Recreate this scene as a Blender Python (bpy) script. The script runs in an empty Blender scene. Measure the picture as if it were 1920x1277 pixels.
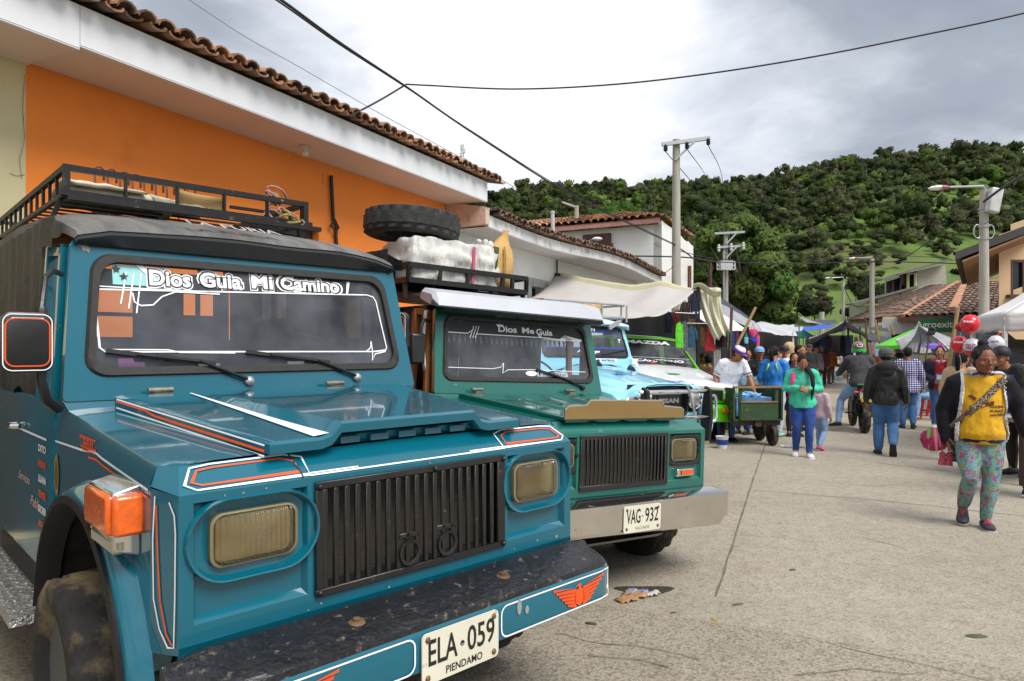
import bpy, bmesh, math, random
import numpy as np
from mathutils import Vector as V, Matrix, noise
S = bpy.context.scene
COL = S.collection
RN = random.Random(11)
PI = math.pi
rad = math.radians
# ---------------------------------------------------------------- camera, sky, sun, exposure
FPX, CXP, CYP, EYE = 1300.0, 960.0, 652.0, 1.5
cam_d = bpy.data.cameras.new('camera')
cam = bpy.data.objects.new('camera', cam_d)
COL.objects.link(cam)
cam.location = (0, 0, EYE)
cam.rotation_euler = (rad(90), 0, 0)
cam_d.sensor_width = 36.0
cam_d.lens = 36.0 * FPX / 1920.0
cam_d.shift_y = (CYP - 638.5) / 1920.0
cam_d.clip_start = 0.05
cam_d.clip_end = 3000
S.camera = cam
SUN_EL, SUN_AZ = rad(52), rad(140)          # azimuth measured clockwise from +Y
sun_d = bpy.data.lights.new('sun', 'SUN')
sun_d.energy = 2.3
sun_d.angle = rad(32)
sun_d.color = (1.0, 0.96, 0.9)
sun = bpy.data.objects.new('sun', sun_d)
COL.objects.link(sun)
sd = V((math.sin(SUN_AZ) * math.cos(SUN_EL), math.cos(SUN_AZ) * math.cos(SUN_EL), math.sin(SUN_EL)))
sun.rotation_euler = sd.to_track_quat('Z', 'Y').to_euler()
sun.location = (0, 0, 60)
W = bpy.data.worlds.new('World')
S.world = W
W.use_nodes = True
def sky_world():
 nt = W.node_tree
 nt.nodes.clear()
 N = lambda t: nt.nodes.new(t)
 L = nt.links.new
 out = N('ShaderNodeOutputWorld')
 bg = N('ShaderNodeBackground')
 bg.inputs['Strength'].default_value = 0.1
 sky = N('ShaderNodeTexSky')
 sky.sky_type = 'NISHITA'
 sky.sun_disc = False
 sky.sun_elevation = SUN_EL
 sky.sun_rotation = SUN_AZ
 tc = N('ShaderNodeTexCoord')
 sep = N('ShaderNodeSeparateXYZ')
 L(tc.outputs['Generated'], sep.inputs[0])
 def math_(op, a, b=None, c=None):
  n = N('ShaderNodeMath')
  n.operation = op
  for i, q in enumerate((a, b, c)):
   if q is None:
    continue
   if isinstance(q, (int, float)):
    n.inputs[i].default_value = q
   else:
    L(q, n.inputs[i])
  return n.outputs[0]
 zz = math_('ADD', math_('MAXIMUM', sep.outputs[2], 0.0), 0.16)
 comb = N('ShaderNodeCombineXYZ')
 L(math_('DIVIDE', sep.outputs[0], zz), comb.inputs[0])
 L(math_('DIVIDE', sep.outputs[1], zz), comb.inputs[1])
 def nz(scale, detail, dist, w):
  n = N('ShaderNodeTexNoise')
  n.noise_dimensions = '4D'
  n.inputs['W'].default_value = w
  n.inputs['Scale'].default_value = scale
  n.inputs['Detail'].default_value = detail
  n.inputs['Distortion'].default_value = dist
  n.inputs['Roughness'].default_value = 0.52
  L(comb.outputs[0], n.inputs['Vector'])
  return n.outputs['Fac']
 a = nz(1.05, 10, 0.5, 3.1)
 b = nz(3.4, 8, 0.6, 7.7)
 d = math_('ADD', math_('ADD', math_('MULTIPLY', a, 0.72), math_('MULTIPLY', b, 0.34)), 0.01)
 def lobe(px, py, width, amp):
  v = V(((px - CXP) / FPX, 1, -(py - CYP) / FPX)).normalized()
  dp = N('ShaderNodeVectorMath')
  dp.operation = 'DOT_PRODUCT'
  nrm = N('ShaderNodeVectorMath')
  nrm.operation = 'NORMALIZE'
  L(tc.outputs['Generated'], nrm.inputs[0])
  L(nrm.outputs[0], dp.inputs[0])
  dp.inputs[1].default_value = v
  e = math_('POWER', math_('MAXIMUM', dp.outputs['Value'], 0.0), width)
  return math_('MULTIPLY', e, amp)
 for lb in (lobe(1600, -40, 60, 0.20), lobe(1880, 220, 120, 0.12), lobe(420, -40, 60, 0.14),
    lobe(820, 120, 40, -0.16), lobe(1180, 130, 60, -0.12), lobe(900, 290, 200, 0.06)):
  d = math_('ADD', d, lb)
 ramp = N('ShaderNodeValToRGB')
 e = ramp.color_ramp.elements
 e[0].position, e[0].color = 0.34, (0.72, 0.72, 0.73, 1)
 e[1].position, e[1].color = 0.86, (0.20, 0.225, 0.27, 1)
 for p, c in ((0.47, (0.645, 0.655, 0.68)), (0.57, (0.47, 0.50, 0.55)), (0.70, (0.28, 0.305, 0.35))):
  x = ramp.color_ramp.elements.new(p)
  x.color = (*c, 1)
 L(d, ramp.inputs[0])
 sc = N('ShaderNodeVectorMath')
 sc.operation = 'SCALE'
 sc.inputs['Scale'].default_value = 10.0
 L(ramp.outputs[0], sc.inputs[0])
 mx = N('ShaderNodeMix')
 mx.data_type = 'RGBA'
 mx.inputs[0].default_value = 0.93
 L(sky.outputs[0], mx.inputs[6])
 L(sc.outputs[0], mx.inputs[7])
 L(mx.outputs[2], bg.inputs['Color'])
 L(bg.outputs[0], out.inputs['Surface'])
sky_world()
S.view_settings.view_transform = 'Standard'
S.view_settings.look = 'None'
S.view_settings.exposure = 0.70
S.view_settings.gamma = 1.0
S.view_settings.use_curve_mapping = False
S.cycles.max_bounces = 8
S.cycles.transparent_max_bounces = 24
S.cycles.caustics_reflective = False
S.cycles.caustics_refractive = False
# ---------------------------------------------------------------- small helpers
def lin(c):
 c = c / 255.0
 return c / 12.92 if c <= 0.04045 else ((c + 0.055) / 1.055) ** 2.4
def hx(h):
 h = h.lstrip('#')
 return tuple(lin(int(h[i:i + 2], 16)) for i in (0, 2, 4))
def sst(a, b, x):
 t = min(1, max(0, (x - a) / (b - a)))
 return t * t * (3 - 2 * t)
def gz(y):
 return -0.08 * sst(2.6, 4.6, y) * (1 - sst(14, 34, y))
def P(px, py, D):
 return V(((px - CXP) / FPX * D, D, EYE - (py - CYP) / FPX * D))
def GD(px, D):
 x = (px - CXP) / FPX * D
 return V((x, D, gz(D)))
def G(px, py):
 D = 5.0
 for _ in range(40):
  D = (EYE - gz(D)) * FPX / (py - CYP)
 return GD(px, D)
SDIR = V((0.457, 0.889, 0))
RDIR = V((0.889, -0.457, 0))
def ST(r, s, z=0.0):
 return RDIR * r + SDIR * s + V((0, 0, z))
_mats = {}
def mat(name, col, rough=0.6, metal=0.0, var=0.12, vs=5.0, bump=0.0, bs=40.0, coat=0.0, spec=0.5,
  island=0.0, tint=False, dirt_or_haze=None, sheen=0.0, stretch=None, emit=0.0, trans=0.0):
 if name in _mats:
  return _mats[name]
 if isinstance(col, str):
  col = hx(col)
 m = bpy.data.materials.new(name)
 _mats[name] = m
 m.use_nodes = True
 nt = m.node_tree
 N = lambda t: nt.nodes.new(t)
 L = nt.links.new
 b = nt.nodes['Principled BSDF']
 b.inputs['Roughness'].default_value = rough
 b.inputs['Metallic'].default_value = metal
 b.inputs['Specular IOR Level'].default_value = spec
 if coat:
  b.inputs['Coat Weight'].default_value = coat
  b.inputs['Coat Roughness'].default_value = 0.04
 if sheen:
  b.inputs['Sheen Weight'].default_value = sheen
 if trans:
  b.inputs['Transmission Weight'].default_value = trans
 tc = N('ShaderNodeTexCoord')
 vec = tc.outputs['Object']
 if stretch:
  mp = N('ShaderNodeMapping')
  mp.inputs['Scale'].default_value = stretch
  L(vec, mp.inputs[0])
  vec = mp.outputs[0]
 n1 = N('ShaderNodeTexNoise')
 n1.inputs['Scale'].default_value = vs
 n1.inputs['Detail'].default_value = 6
 n1.inputs['Roughness'].default_value = 0.6
 L(vec, n1.inputs['Vector'])
 rp = N('ShaderNodeValToRGB')
 rp.color_ramp.elements[0].position = 0.3
 rp.color_ramp.elements[1].position = 0.7
 rp.color_ramp.elements[0].color = (*[c * (1 - var) for c in col], 1)
 rp.color_ramp.elements[1].color = (*[min(1, c * (1 + var)) for c in col], 1)
 L(n1.outputs['Fac'], rp.inputs[0])
 c = rp.outputs[0]
 def mixc(fac, a, bcol, blend='MIX'):
  x = N('ShaderNodeMix')
  x.data_type = 'RGBA'
  x.blend_type = blend
  if isinstance(fac, float):
   x.inputs[0].default_value = fac
  else:
   L(fac, x.inputs[0])
  L(a, x.inputs[6])
  if isinstance(bcol, tuple):
   x.inputs[7].default_value = (*bcol, 1)
  else:
   L(bcol, x.inputs[7])
  return x.outputs[2]
 if tint:
  at = N('ShaderNodeAttribute')
  at.attribute_name = 'tint'
  c = mixc(1.0, c, at.outputs['Color'], 'MULTIPLY')
 if island:
  g = N('ShaderNodeNewGeometry')
  mr = N('ShaderNodeMapRange')
  mr.inputs[3].default_value = 1 - island
  mr.inputs[4].default_value = 1 + island
  L(g.outputs['Random Per Island'], mr.inputs[0])
  sc = N('ShaderNodeVectorMath')
  sc.operation = 'SCALE'
  L(c, sc.inputs[0])
  L(mr.outputs[0], sc.inputs['Scale'])
  c = sc.outputs[0]
 if dirt_or_haze:                                  # (colour, amount, scale)
  n2 = N('ShaderNodeTexNoise')
  n2.inputs['Scale'].default_value = dirt_or_haze[2]
  n2.inputs['Detail'].default_value = 8
  n2.inputs['Roughness'].default_value = 0.65
  L(vec, n2.inputs['Vector'])
  r2 = N('ShaderNodeValToRGB')
  r2.color_ramp.elements[0].position = 0.66 - dirt_or_haze[1] * 0.3
  r2.color_ramp.elements[1].position = 0.74 - dirt_or_haze[1] * 0.2
  L(n2.outputs['Fac'], r2.inputs[0])
  c = mixc(r2.outputs[0], c, hx(dirt_or_haze[0]) if isinstance(dirt_or_haze[0], str) else dirt_or_haze[0])
  if coat or rough < 0.5:
   mr = N('ShaderNodeMapRange')
   mr.inputs[3].default_value = rough
   mr.inputs[4].default_value = 0.8
   L(r2.outputs[0], mr.inputs[0])
   L(mr.outputs[0], b.inputs['Roughness'])
 L(c, b.inputs['Base Color'])
 if emit:
  L(c, b.inputs['Emission Color'])
  b.inputs['Emission Strength'].default_value = emit
 if bump:
  n3 = N('ShaderNodeTexNoise')
  n3.inputs['Scale'].default_value = bs
  n3.inputs['Detail'].default_value = 5
  L(vec, n3.inputs['Vector'])
  bp = N('ShaderNodeBump')
  bp.inputs['Strength'].default_value = bump
  bp.inputs['Distance'].default_value = 0.02
  L(n3.outputs['Fac'], bp.inputs['Height'])
  L(bp.outputs[0], b.inputs['Normal'])
 return m
def glass_mat(name, tint=(0.8, 0.84, 0.86), dirt_or_haze=0.05, refl=1.0, flute=0, dcol=(0.5, 0.53, 0.6)):  # diffuse film; windscreens use it as a painted sky-reflection haze
 if name in _mats:
  return _mats[name]
 m = bpy.data.materials.new(name)
 _mats[name] = m
 m.use_nodes = True
 nt = m.node_tree
 nt.nodes.clear()
 N = lambda t: nt.nodes.new(t)
 L = nt.links.new
 out = N('ShaderNodeOutputMaterial')
 tr = N('ShaderNodeBsdfTransparent')
 tr.inputs[0].default_value = (*tint, 1)
 gl = N('ShaderNodeBsdfGlossy')
 gl.inputs['Roughness'].default_value = 0.02
 gl.inputs['Color'].default_value = (refl, refl, refl, 1)
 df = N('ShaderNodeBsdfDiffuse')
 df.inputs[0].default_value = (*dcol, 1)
 fr = N('ShaderNodeFresnel')
 fr.inputs[0].default_value = 1.5
 m1 = N('ShaderNodeMixShader')
 L(fr.outputs[0], m1.inputs[0])
 L(tr.outputs[0], m1.inputs[1])
 L(gl.outputs[0], m1.inputs[2])
 nz = N('ShaderNodeTexNoise')
 nz.inputs['Scale'].default_value = 3
 nz.inputs['Detail'].default_value = 7
 tc = N('ShaderNodeTexCoord')
 L(tc.outputs['Object'], nz.inputs['Vector'])
 if flute:
  wv = N('ShaderNodeTexWave')
  wv.inputs['Scale'].default_value = flute
  L(tc.outputs['Object'], wv.inputs['Vector'])
  bp = N('ShaderNodeBump')
  bp.inputs['Strength'].default_value = .7
  bp.inputs['Distance'].default_value = .01
  L(wv.outputs['Fac'], bp.inputs['Height'])
  L(bp.outputs[0], gl.inputs['Normal'])
  L(bp.outputs[0], df.inputs['Normal'])
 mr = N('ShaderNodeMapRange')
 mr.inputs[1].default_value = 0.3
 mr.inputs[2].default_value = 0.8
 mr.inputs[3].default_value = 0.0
 mr.inputs[4].default_value = dirt_or_haze * 2
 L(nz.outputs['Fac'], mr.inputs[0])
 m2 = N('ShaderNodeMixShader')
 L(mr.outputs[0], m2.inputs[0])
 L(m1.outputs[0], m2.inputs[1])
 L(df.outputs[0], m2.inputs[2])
 L(m2.outputs[0], out.inputs['Surface'])
 return m
# ---------------------------------------------------------------- mesh builder
_txt = {}
def text_geo(s, off=0.0, shear=0.0, space=1.0):
 k = (s, off, shear, space)
 if k not in _txt:
  cu = bpy.data.curves.new('lettering', 'FONT')
  cu.body = s
  cu.offset = off
  cu.shear = shear
  cu.space_character = space
  cu.resolution_u = 3
  o = bpy.data.objects.new('lettering', cu)
  me = o.to_mesh()
  vs = [v.co.copy() for v in me.vertices]
  fs = [tuple(p.vertices) for p in me.polygons]
  o.to_mesh_clear()
  bpy.data.objects.remove(o)
  bpy.data.curves.remove(cu)
  _txt[k] = (vs, fs)
 return _txt[k]
def frame(axis, up=V((0, 0, 1))):
 z = V(axis).normalized()
 u = V(up)
 if abs(z.dot(u)) > 0.98:
  u = V((1, 0, 0))
 x = u.cross(z).normalized()
 y = z.cross(x)
 return x, y, z
class MB:
 def __init__(s):
  s.v, s.f, s.m, s.cm, s.T = [], [], [], 0, None
 def add(s, vs, fs, cm=None):
  o = len(s.v)
  if s.T is not None:
   vs = [s.T @ V(v) for v in vs]
  s.v.extend([tuple(v) for v in vs])
  s.f.extend([tuple(i + o for i in f) for f in fs])
  s.m.extend([s.cm if cm is None else cm] * len(fs))
  return s
 def box(s, c, d, rot=None, cm=None, taper=None):
  x, y, z = d[0] / 2, d[1] / 2, d[2] / 2
  tx, ty = taper or (1, 1)
  vs = [V((-x, -y, -z)), V((x, -y, -z)), V((x, y, -z)), V((-x, y, -z)),
    V((-x * tx, -y * ty, z)), V((x * tx, -y * ty, z)), V((x * tx, y * ty, z)), V((-x * tx, y * ty, z))]
  if rot is not None:
   if not isinstance(rot, Matrix):
    rot = Matrix.Rotation(rot, 3, 'Z')
   vs = [rot @ v for v in vs]
  c = V(c)
  return s.add([v + c for v in vs], [(0, 3, 2, 1), (4, 5, 6, 7), (0, 1, 5, 4), (1, 2, 6, 5), (2, 3, 7, 6), (3, 0, 4, 7)], cm)
 def beam(s, a, b, w, h, up=V((0, 0, 1)), cm=None):
  a, b = V(a), V(b)
  x, y, z = frame(b - a, up)
  vs = []
  for q in (a, b):
   for sx, sy in ((-1, -1), (1, -1), (1, 1), (-1, 1)):
    vs.append(q + x * (w / 2 * sx) + y * (h / 2 * sy))
  return s.add(vs, [(3, 2, 1, 0), (4, 5, 6, 7), (0, 1, 5, 4), (1, 2, 6, 5), (2, 3, 7, 6), (3, 0, 4, 7)], cm)
 def loft(s, rings, caps=True, cm=None, close=True):
  n = len(rings[0])
  vs = [v for r in rings for v in r]
  fs = []
  for i in range(len(rings) - 1):
   for j in range(n if close else n - 1):
    k = (j + 1) % n
    fs.append((i * n + j, i * n + k, (i + 1) * n + k, (i + 1) * n + j))
  if caps:
   fs.append(tuple(reversed(range(n))))
   fs.append(tuple(range((len(rings) - 1) * n, len(rings) * n)))
  return s.add(vs, fs, cm)
 def tube(s, path, r, n=8, cm=None, caps=True, flat=1.0):
  path = [V(p) for p in path]
  if not isinstance(r, (list, tuple)):
   r = [r] * len(path)
  rings = []
  px = None
  for i, p in enumerate(path):
   d = path[min(i + 1, len(path) - 1)] - path[max(i - 1, 0)]
   if d.length < 1e-9:
    d = V((0, 0, 1))
   z = d.normalized()
   if px is None:
    x, y, z = frame(z)
   else:
    x = (px - z * px.dot(z))
    if x.length < 1e-6:
     x = frame(z)[0]
    x.normalize()
    y = z.cross(x)
   px = x
   rings.append([p + (x * math.cos(2 * PI * j / n) + y * math.sin(2 * PI * j / n) * flat) * r[i] for j in range(n)])
  return s.loft(rings, caps, cm)
 def limb(s, path, r, n=12, flat=1.0):
  path = [V(p) for p in path]
  a, b = path[0], path[-1]
  da, db = (path[0] - path[1]).normalized(), (path[-1] - path[-2]).normalized()
  pp = [a + da * r[0] * 0.95, a + da * r[0] * 0.6] + path + [b + db * r[-1] * 0.6, b + db * r[-1] * 0.95]
  rr = [r[0] * 0.3, r[0] * 0.8] + list(r) + [r[-1] * 0.8, r[-1] * 0.3]
  return s.tube(pp, rr, n, flat=flat)
 def lathe(s, prof, n=24, c=(0, 0, 0), axis=(0, 0, 1), cm=None, mod=None, closed=False):
  x, y, z = frame(axis)
  c = V(c)
  rings = []
  for k, (r, h) in enumerate(prof):
   rings.append([c + z * h + (x * math.cos(2 * PI * j / n) + y * math.sin(2 * PI * j / n)) * (r * (mod(k, j) if mod else 1)) for j in range(n)])
  return s.loft(rings, not closed, cm)
 def ell(s, c, r, n=14, cm=None, rot=None):
  c = V(c)
  rings = []
  m = max(5, n // 2 + 1)
  for i in range(m):
   t = PI * (i + 0.02 + 0.0) / (m - 1) if 0 < i < m - 1 else (0.06 if i == 0 else PI - 0.06)
   q = []
   for j in range(n):
    v = V((r[0] * math.sin(t) * math.cos(2 * PI * j / n), r[1] * math.sin(t) * math.sin(2 * PI * j / n), -r[2] * math.cos(t)))
    if rot is not None:
     v = rot @ v
    q.append(c + v)
   rings.append(q)
  return s.loft(rings, True, cm)
 def poly(s, pts, cm=None):
  return s.add(pts, [tuple(range(len(pts)))], cm)
 def prism(s, pts, ext, cm=None):
  n = len(pts)
  e = V(ext)
  vs = [V(p) for p in pts] + [V(p) + e for p in pts]
  nrm = V((0, 0, 0))
  for i in range(n):
   nrm += V(pts[i]).cross(V(pts[(i + 1) % n]))
  fs = [tuple(range(n)), tuple(range(2 * n - 1, n - 1, -1))]
  fs += [(i, i + n, (i + 1) % n + n, (i + 1) % n) for i in range(n)]
  if nrm.dot(e) > 0:
   fs = [tuple(reversed(f)) for f in fs]
  return s.add(vs, fs, cm)
 def grid(s, fn, nu, nv, cm=None):
  vs = [fn(i / nu, j / nv) for j in range(nv + 1) for i in range(nu + 1)]
  fs = [(j * (nu + 1) + i, j * (nu + 1) + i + 1, (j + 1) * (nu + 1) + i + 1, (j + 1) * (nu + 1) + i) for j in range(nv) for i in range(nu)]
  return s.add(vs, fs, cm)
 def ribbon(s, pts, w, nrm, cm=None, closed=False):
  pts = [V(p) for p in pts]
  n = len(pts)
  nrm = V(nrm).normalized()
  vs = []
  for i, p in enumerate(pts):
   a = pts[(i - 1) % n] if closed or i > 0 else p
   b = pts[(i + 1) % n] if closed or i < n - 1 else p
   t = (b - a)
   if t.length < 1e-9:
    t = V((1, 0, 0))
   t.normalize()
   sd_ = nrm.cross(t).normalized()
   d1 = (p - a).normalized() if (p - a).length > 1e-9 else t
   ww = w / 2 / max(0.5, abs(d1.dot(t)))
   vs += [p - sd_ * ww, p + sd_ * ww]
  fs = []
  for i in range(n if closed else n - 1):
   k = (i + 1) % n
   fs.append((2 * i, 2 * k, 2 * k + 1, 2 * i + 1))
  return s.add(vs, fs, cm)
 def text(s, st, c, x, y, size, cm=None, off=0.0, shear=0.0, width=None, space=1.0, lift=0.0):
  vs, fs = text_geo(st, off, shear, space)
  if not vs:
   return s
  x0, x1 = min(v.x for v in vs), max(v.x for v in vs)
  y0, y1 = min(v.y for v in vs), max(v.y for v in vs)
  x, y = V(x).normalized(), V(y).normalized()
  n = x.cross(y)
  ky = size / max(1e-6, (y1 - y0))
  kx = ky if width is None else width / (x1 - x0)
  c = V(c) + n * lift
  return s.add([c + x * ((v.x - (x0 + x1) / 2) * kx) + y * ((v.y - (y0 + y1) / 2) * ky) for v in vs], fs, cm)
 def mesh(s, name, mats, ang=38, smooth=True):
  me = bpy.data.meshes.new(name)
  me.from_pydata(s.v, [], s.f)
  for m in (mats if isinstance(mats, (list, tuple)) else [mats]):
   me.materials.append(m)
  if len(s.f):
   me.polygons.foreach_set('material_index', s.m)
   if smooth:
    me.polygons.foreach_set('use_smooth', [True] * len(s.f))
    me.set_sharp_from_angle(angle=rad(ang))
  me.update()
  return me
 def build(s, name, mats, parent=None, bevel=0.0, solid=0.0, ang=38, smooth=True, seg=2):
  o = bpy.data.objects.new(name, s.mesh(name, mats, ang, smooth))
  COL.objects.link(o)
  if parent is not None:
   o.parent = parent
  if solid:
   md = o.modifiers.new('thickness', 'SOLIDIFY')
   md.thickness = solid
   md.offset = 0
  if bevel:
   md = o.modifiers.new('bevel', 'BEVEL')
   md.width = bevel
   md.segments = seg
   md.limit_method = 'ANGLE'
   md.angle_limit = rad(40)
  return o
def tag(o, label=None, cat=None, group=None, kind=None):
 if label:
  o['label'] = label
 if cat:
  o['category'] = cat
 if group:
  o['group'] = group
 if kind:
  o['kind'] = kind
 return o
def empty(name, loc, label=None, cat=None, rz=0.0, group=None):
 o = bpy.data.objects.new(name, None)
 o.empty_display_size = 0.2
 COL.objects.link(o)
 o.location = loc
 o.rotation_euler = (0, 0, rz)
 return tag(o, label, cat, group)
def copy_tree(o, parent=None):
 c = o.copy()
 COL.objects.link(c)
 if parent is not None:
  c.parent = parent
 for ch in list(o.children):
  copy_tree(ch, c)
 return c
def rrect(cx, cz, w, h, r, n=6):
 """rounded rectangle loop in 2D, counter-clockwise"""
 pts = []
 for sx, sz, a0 in ((1, 1, 0), (-1, 1, 90), (-1, -1, 180), (1, -1, 270)):
  for k in range(n + 1):
   a = rad(a0 + 90 * k / n)
   pts.append((cx + sx * (w / 2 - r) + r * math.cos(a), cz + sz * (h / 2 - r) + r * math.sin(a)))
 return pts
def raw_mesh(name, vs, fs, mats, tint=None, parent=None, smooth=False, normals=None):
 """fast numpy mesh, all faces with the same corner count; tint = per-vertex rgb"""
 me = bpy.data.meshes.new(name)
 k = fs.shape[1]
 me.vertices.add(len(vs))
 me.vertices.foreach_set('co', vs.astype(np.float32).ravel())
 me.loops.add(fs.size)
 me.loops.foreach_set('vertex_index', fs.astype(np.int32).ravel())
 me.polygons.add(len(fs))
 me.polygons.foreach_set('loop_start', np.arange(0, fs.size, k, dtype=np.int32))
 me.update(calc_edges=True)
 if smooth:
  me.polygons.foreach_set('use_smooth', [True] * len(fs))
 if tint is not None:
  at = me.attributes.new('tint', 'FLOAT_COLOR', 'POINT')
  at.data.foreach_set('color', np.hstack([tint, np.ones((len(tint), 1))]).astype(np.float32).ravel())
 for m in (mats if isinstance(mats, (list, tuple)) else [mats]):
  me.materials.append(m)
 if normals is not None:
  me.normals_split_custom_set_from_vertices(normals.astype(np.float32))
 o = bpy.data.objects.new(name, me)
 COL.objects.link(o)
 if parent is not None:
  o.parent = parent
 return o
# ================================================================ SETTING
def road_mat(name, base, stones, scale, near):
 m = bpy.data.materials.new(name)
 m.use_nodes = True
 nt = m.node_tree
 N = lambda t: nt.nodes.new(t)
 L = nt.links.new
 b = nt.nodes['Principled BSDF']
 b.inputs['Roughness'].default_value = 0.85
 b.inputs['Specular IOR Level'].default_value = 0.3
 tc = N('ShaderNodeTexCoord')
 o = tc.outputs['Object']
 def nz(s, d=6):
  n = N('ShaderNodeTexNoise')
  n.inputs['Scale'].default_value = s
  n.inputs['Detail'].default_value = d
  n.inputs['Roughness'].default_value = 0.65
  L(o, n.inputs['Vector'])
  return n.outputs['Fac']
 def ramp(f, a, ca, bpos, cb):
  r = N('ShaderNodeValToRGB')
  r.color_ramp.elements[0].position = a
  r.color_ramp.elements[1].position = bpos
  r.color_ramp.elements[0].color = (*ca, 1)
  r.color_ramp.elements[1].color = (*cb, 1)
  L(f, r.inputs[0])
  return r.outputs[0]
 def mul(a, c, f=1.0):
  x = N('ShaderNodeMix')
  x.data_type = 'RGBA'
  x.blend_type = 'MULTIPLY'
  x.inputs[0].default_value = f
  L(a, x.inputs[6])
  L(c, x.inputs[7])
  return x.outputs[2]
 c = ramp(nz(0.7, 8), 0.3, [q * 0.9 for q in base], 0.72, [q * 1.08 for q in base])
 c = mul(c, ramp(nz(9, 6), 0.3, (0.88, 0.87, 0.85), 0.7, (1.07, 1.07, 1.06)))
 c = mul(c, ramp(nz(85, 3), 0.32, (0.55, 0.55, 0.55), 0.62, (1.12, 1.1, 1.08)), 0.85)
 vo = N('ShaderNodeTexVoronoi')
 vo.inputs['Scale'].default_value = scale
 vo.inputs['Randomness'].default_value = 1.0
 L(o, vo.inputs['Vector'])
 sp = N('ShaderNodeSeparateColor')
 L(vo.outputs['Color'], sp.inputs[0])
 c = mul(c, ramp(sp.outputs[0], 0.0 + stones, (0.5, 0.51, 0.54), stones + 0.12, (1.0, 1.0, 1.0)), near)
 c = mul(c, ramp(nz(2.3, 9), 0.26, (0.62, 0.57, 0.5), 0.42, (1, 1, 1)), 0.55)
 L(c, b.inputs['Base Color'])
 bp = N('ShaderNodeBump')
 bp.inputs['Strength'].default_value = 0.6
 bp.inputs['Distance'].default_value = 0.012
 L(nz(60, 4), bp.inputs['Height'])
 bp2 = N('ShaderNodeBump')
 bp2.inputs['Strength'].default_value = 0.5 * near
 bp2.inputs['Distance'].default_value = 0.01
 L(vo.outputs['Distance'], bp2.inputs['Height'])
 L(bp.outputs[0], bp2.inputs['Normal'])
 L(bp2.outputs[0], b.inputs['Normal'])
 return m
M_grass = mat('meadow_grass', (0.09, 0.155, 0.022), 0.9, var=0.45, vs=0.05, bump=0.4, bs=1.5, dirt_or_haze=((0.12, 0.13, 0.04), 0.35, 0.02))
M_conc = mat('pole_concrete', (0.36, 0.34, 0.29), 0.8, var=0.2, vs=2.5, bump=0.2, bs=30, stretch=(3, 3, 0.5))
M_dark = mat('void_black', (0.012, 0.012, 0.012), 0.9)
M_black = mat('black_paint', (0.011, 0.011, 0.012), 0.5, var=0.3, vs=9, spec=0.35, dirt_or_haze=('#55503f', 0.15, 14))
M_steel = mat('galvanised_steel', (0.42, 0.43, 0.44), 0.45, 0.6, vs=8)
M_white = mat('white_paint', (0.72, 0.73, 0.76), 0.75, var=0.05, vs=1.5, bump=0.05, bs=15)
M_wire = mat('cable_rubber', (0.012, 0.012, 0.014), 0.6)
M_wood = mat('bamboo_wood', (0.34, 0.21, 0.09), 0.6, var=0.3, vs=6, stretch=(8, 8, 1))
M_darkwood = mat('dark_wood', (0.06, 0.03, 0.02), 0.6, var=0.35, vs=6, stretch=(1, 8, 1))
def sheet(name, r0, r1, s0, s1, z, m, ns=60, nr=16, kind='structure'):
 b = MB()
 b.grid(lambda u, v: (lambda p: V((p.x, p.y, gz(p.y) + z)))(ST(r0 + (r1 - r0) * u, s0 + (s1 - s0) * v)), nr, ns)
 return tag(b.build(name, m), kind=kind)
# ground reaching the horizon, then the two road surfaces above it
gb = MB()
gb.grid(lambda u, v: V((-700 + 1500 * u, -60 + 1260 * v ** 1.5, -0.125 + 0.1 * sst(60, 80, -60 + 1260 * v ** 1.5))), 20, 90)
tag(gb.build('ground', M_grass), kind='structure')
M_road = road_mat('street_concrete', (0.39, 0.35, 0.285), 0.12, 42, 0.35)
M_road2 = road_mat('worn_aggregate', (0.365, 0.325, 0.26), 0.24, 60, 0.6)
sheet('road', -5.1, 40, 4.001, 75, 0.0, M_road)
sheet('old_road', -5.1, 40, -14, 4.0, 0.0, M_road2, 40)
pv = MB()
pv.grid(lambda u, v: ST(-5.96 + 0.87 * u, -14 + 60 * v, 0.13 + gz(ST(-5.5, -14 + 60 * v).y)), 2, 60)
pv.grid(lambda u, v: ST(-5.09, -14 + 60 * v, -0.02 + 0.15 * (1 - u) + gz(ST(-5.5, -14 + 60 * v).y)), 1, 60)
tag(pv.build('pavement', mat('kerb_concrete', (0.26, 0.24, 0.2), 0.85, var=0.25, bump=0.3)), kind='structure')
def wiggle_strip(mb, pts, w, amp=0.02, step=0.12, seed=0):
 out = []
 for a, b in zip(pts[:-1], pts[1:]):
  n = max(2, int((b - a).length / step))
  for i in range(n + (1 if b is pts[-1] else 0)):
   p = a.lerp(b, i / n)
   q = noise.noise(V((p.x * 3 + seed, p.y * 3, seed))) * amp
   out.append(V((p.x + q, p.y + q * 0.5, gz(p.y) + 0.004)))
 vs = []
 for i, p in enumerate(out):
  t = (out[min(i + 1, len(out) - 1)] - out[max(i - 1, 0)]).normalized()
  sdv = V((-t.y, t.x, 0)) * (w * (0.55 + 0.9 * abs(noise.noise(V((p.x * 9, p.y * 9, seed + 5))))))
  vs += [p - sdv, p + sdv]
 mb.add(vs, [(2 * i, 2 * i + 2, 2 * i + 3, 2 * i + 1) for i in range(len(out) - 1)])
jb = MB()
wiggle_strip(jb, [G(1329, 1157), G(1412, 900), G(1450, 790)], 0.010, 0.010, seed=1)
wiggle_strip(jb, [G(1412, 919), G(1650, 939), G(1920, 968)], 0.007, 0.02, seed=2)
wiggle_strip(jb, [G(1540, 800), G(1720, 812), G(1920, 832)], 0.009, 0.02, seed=3)
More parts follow.
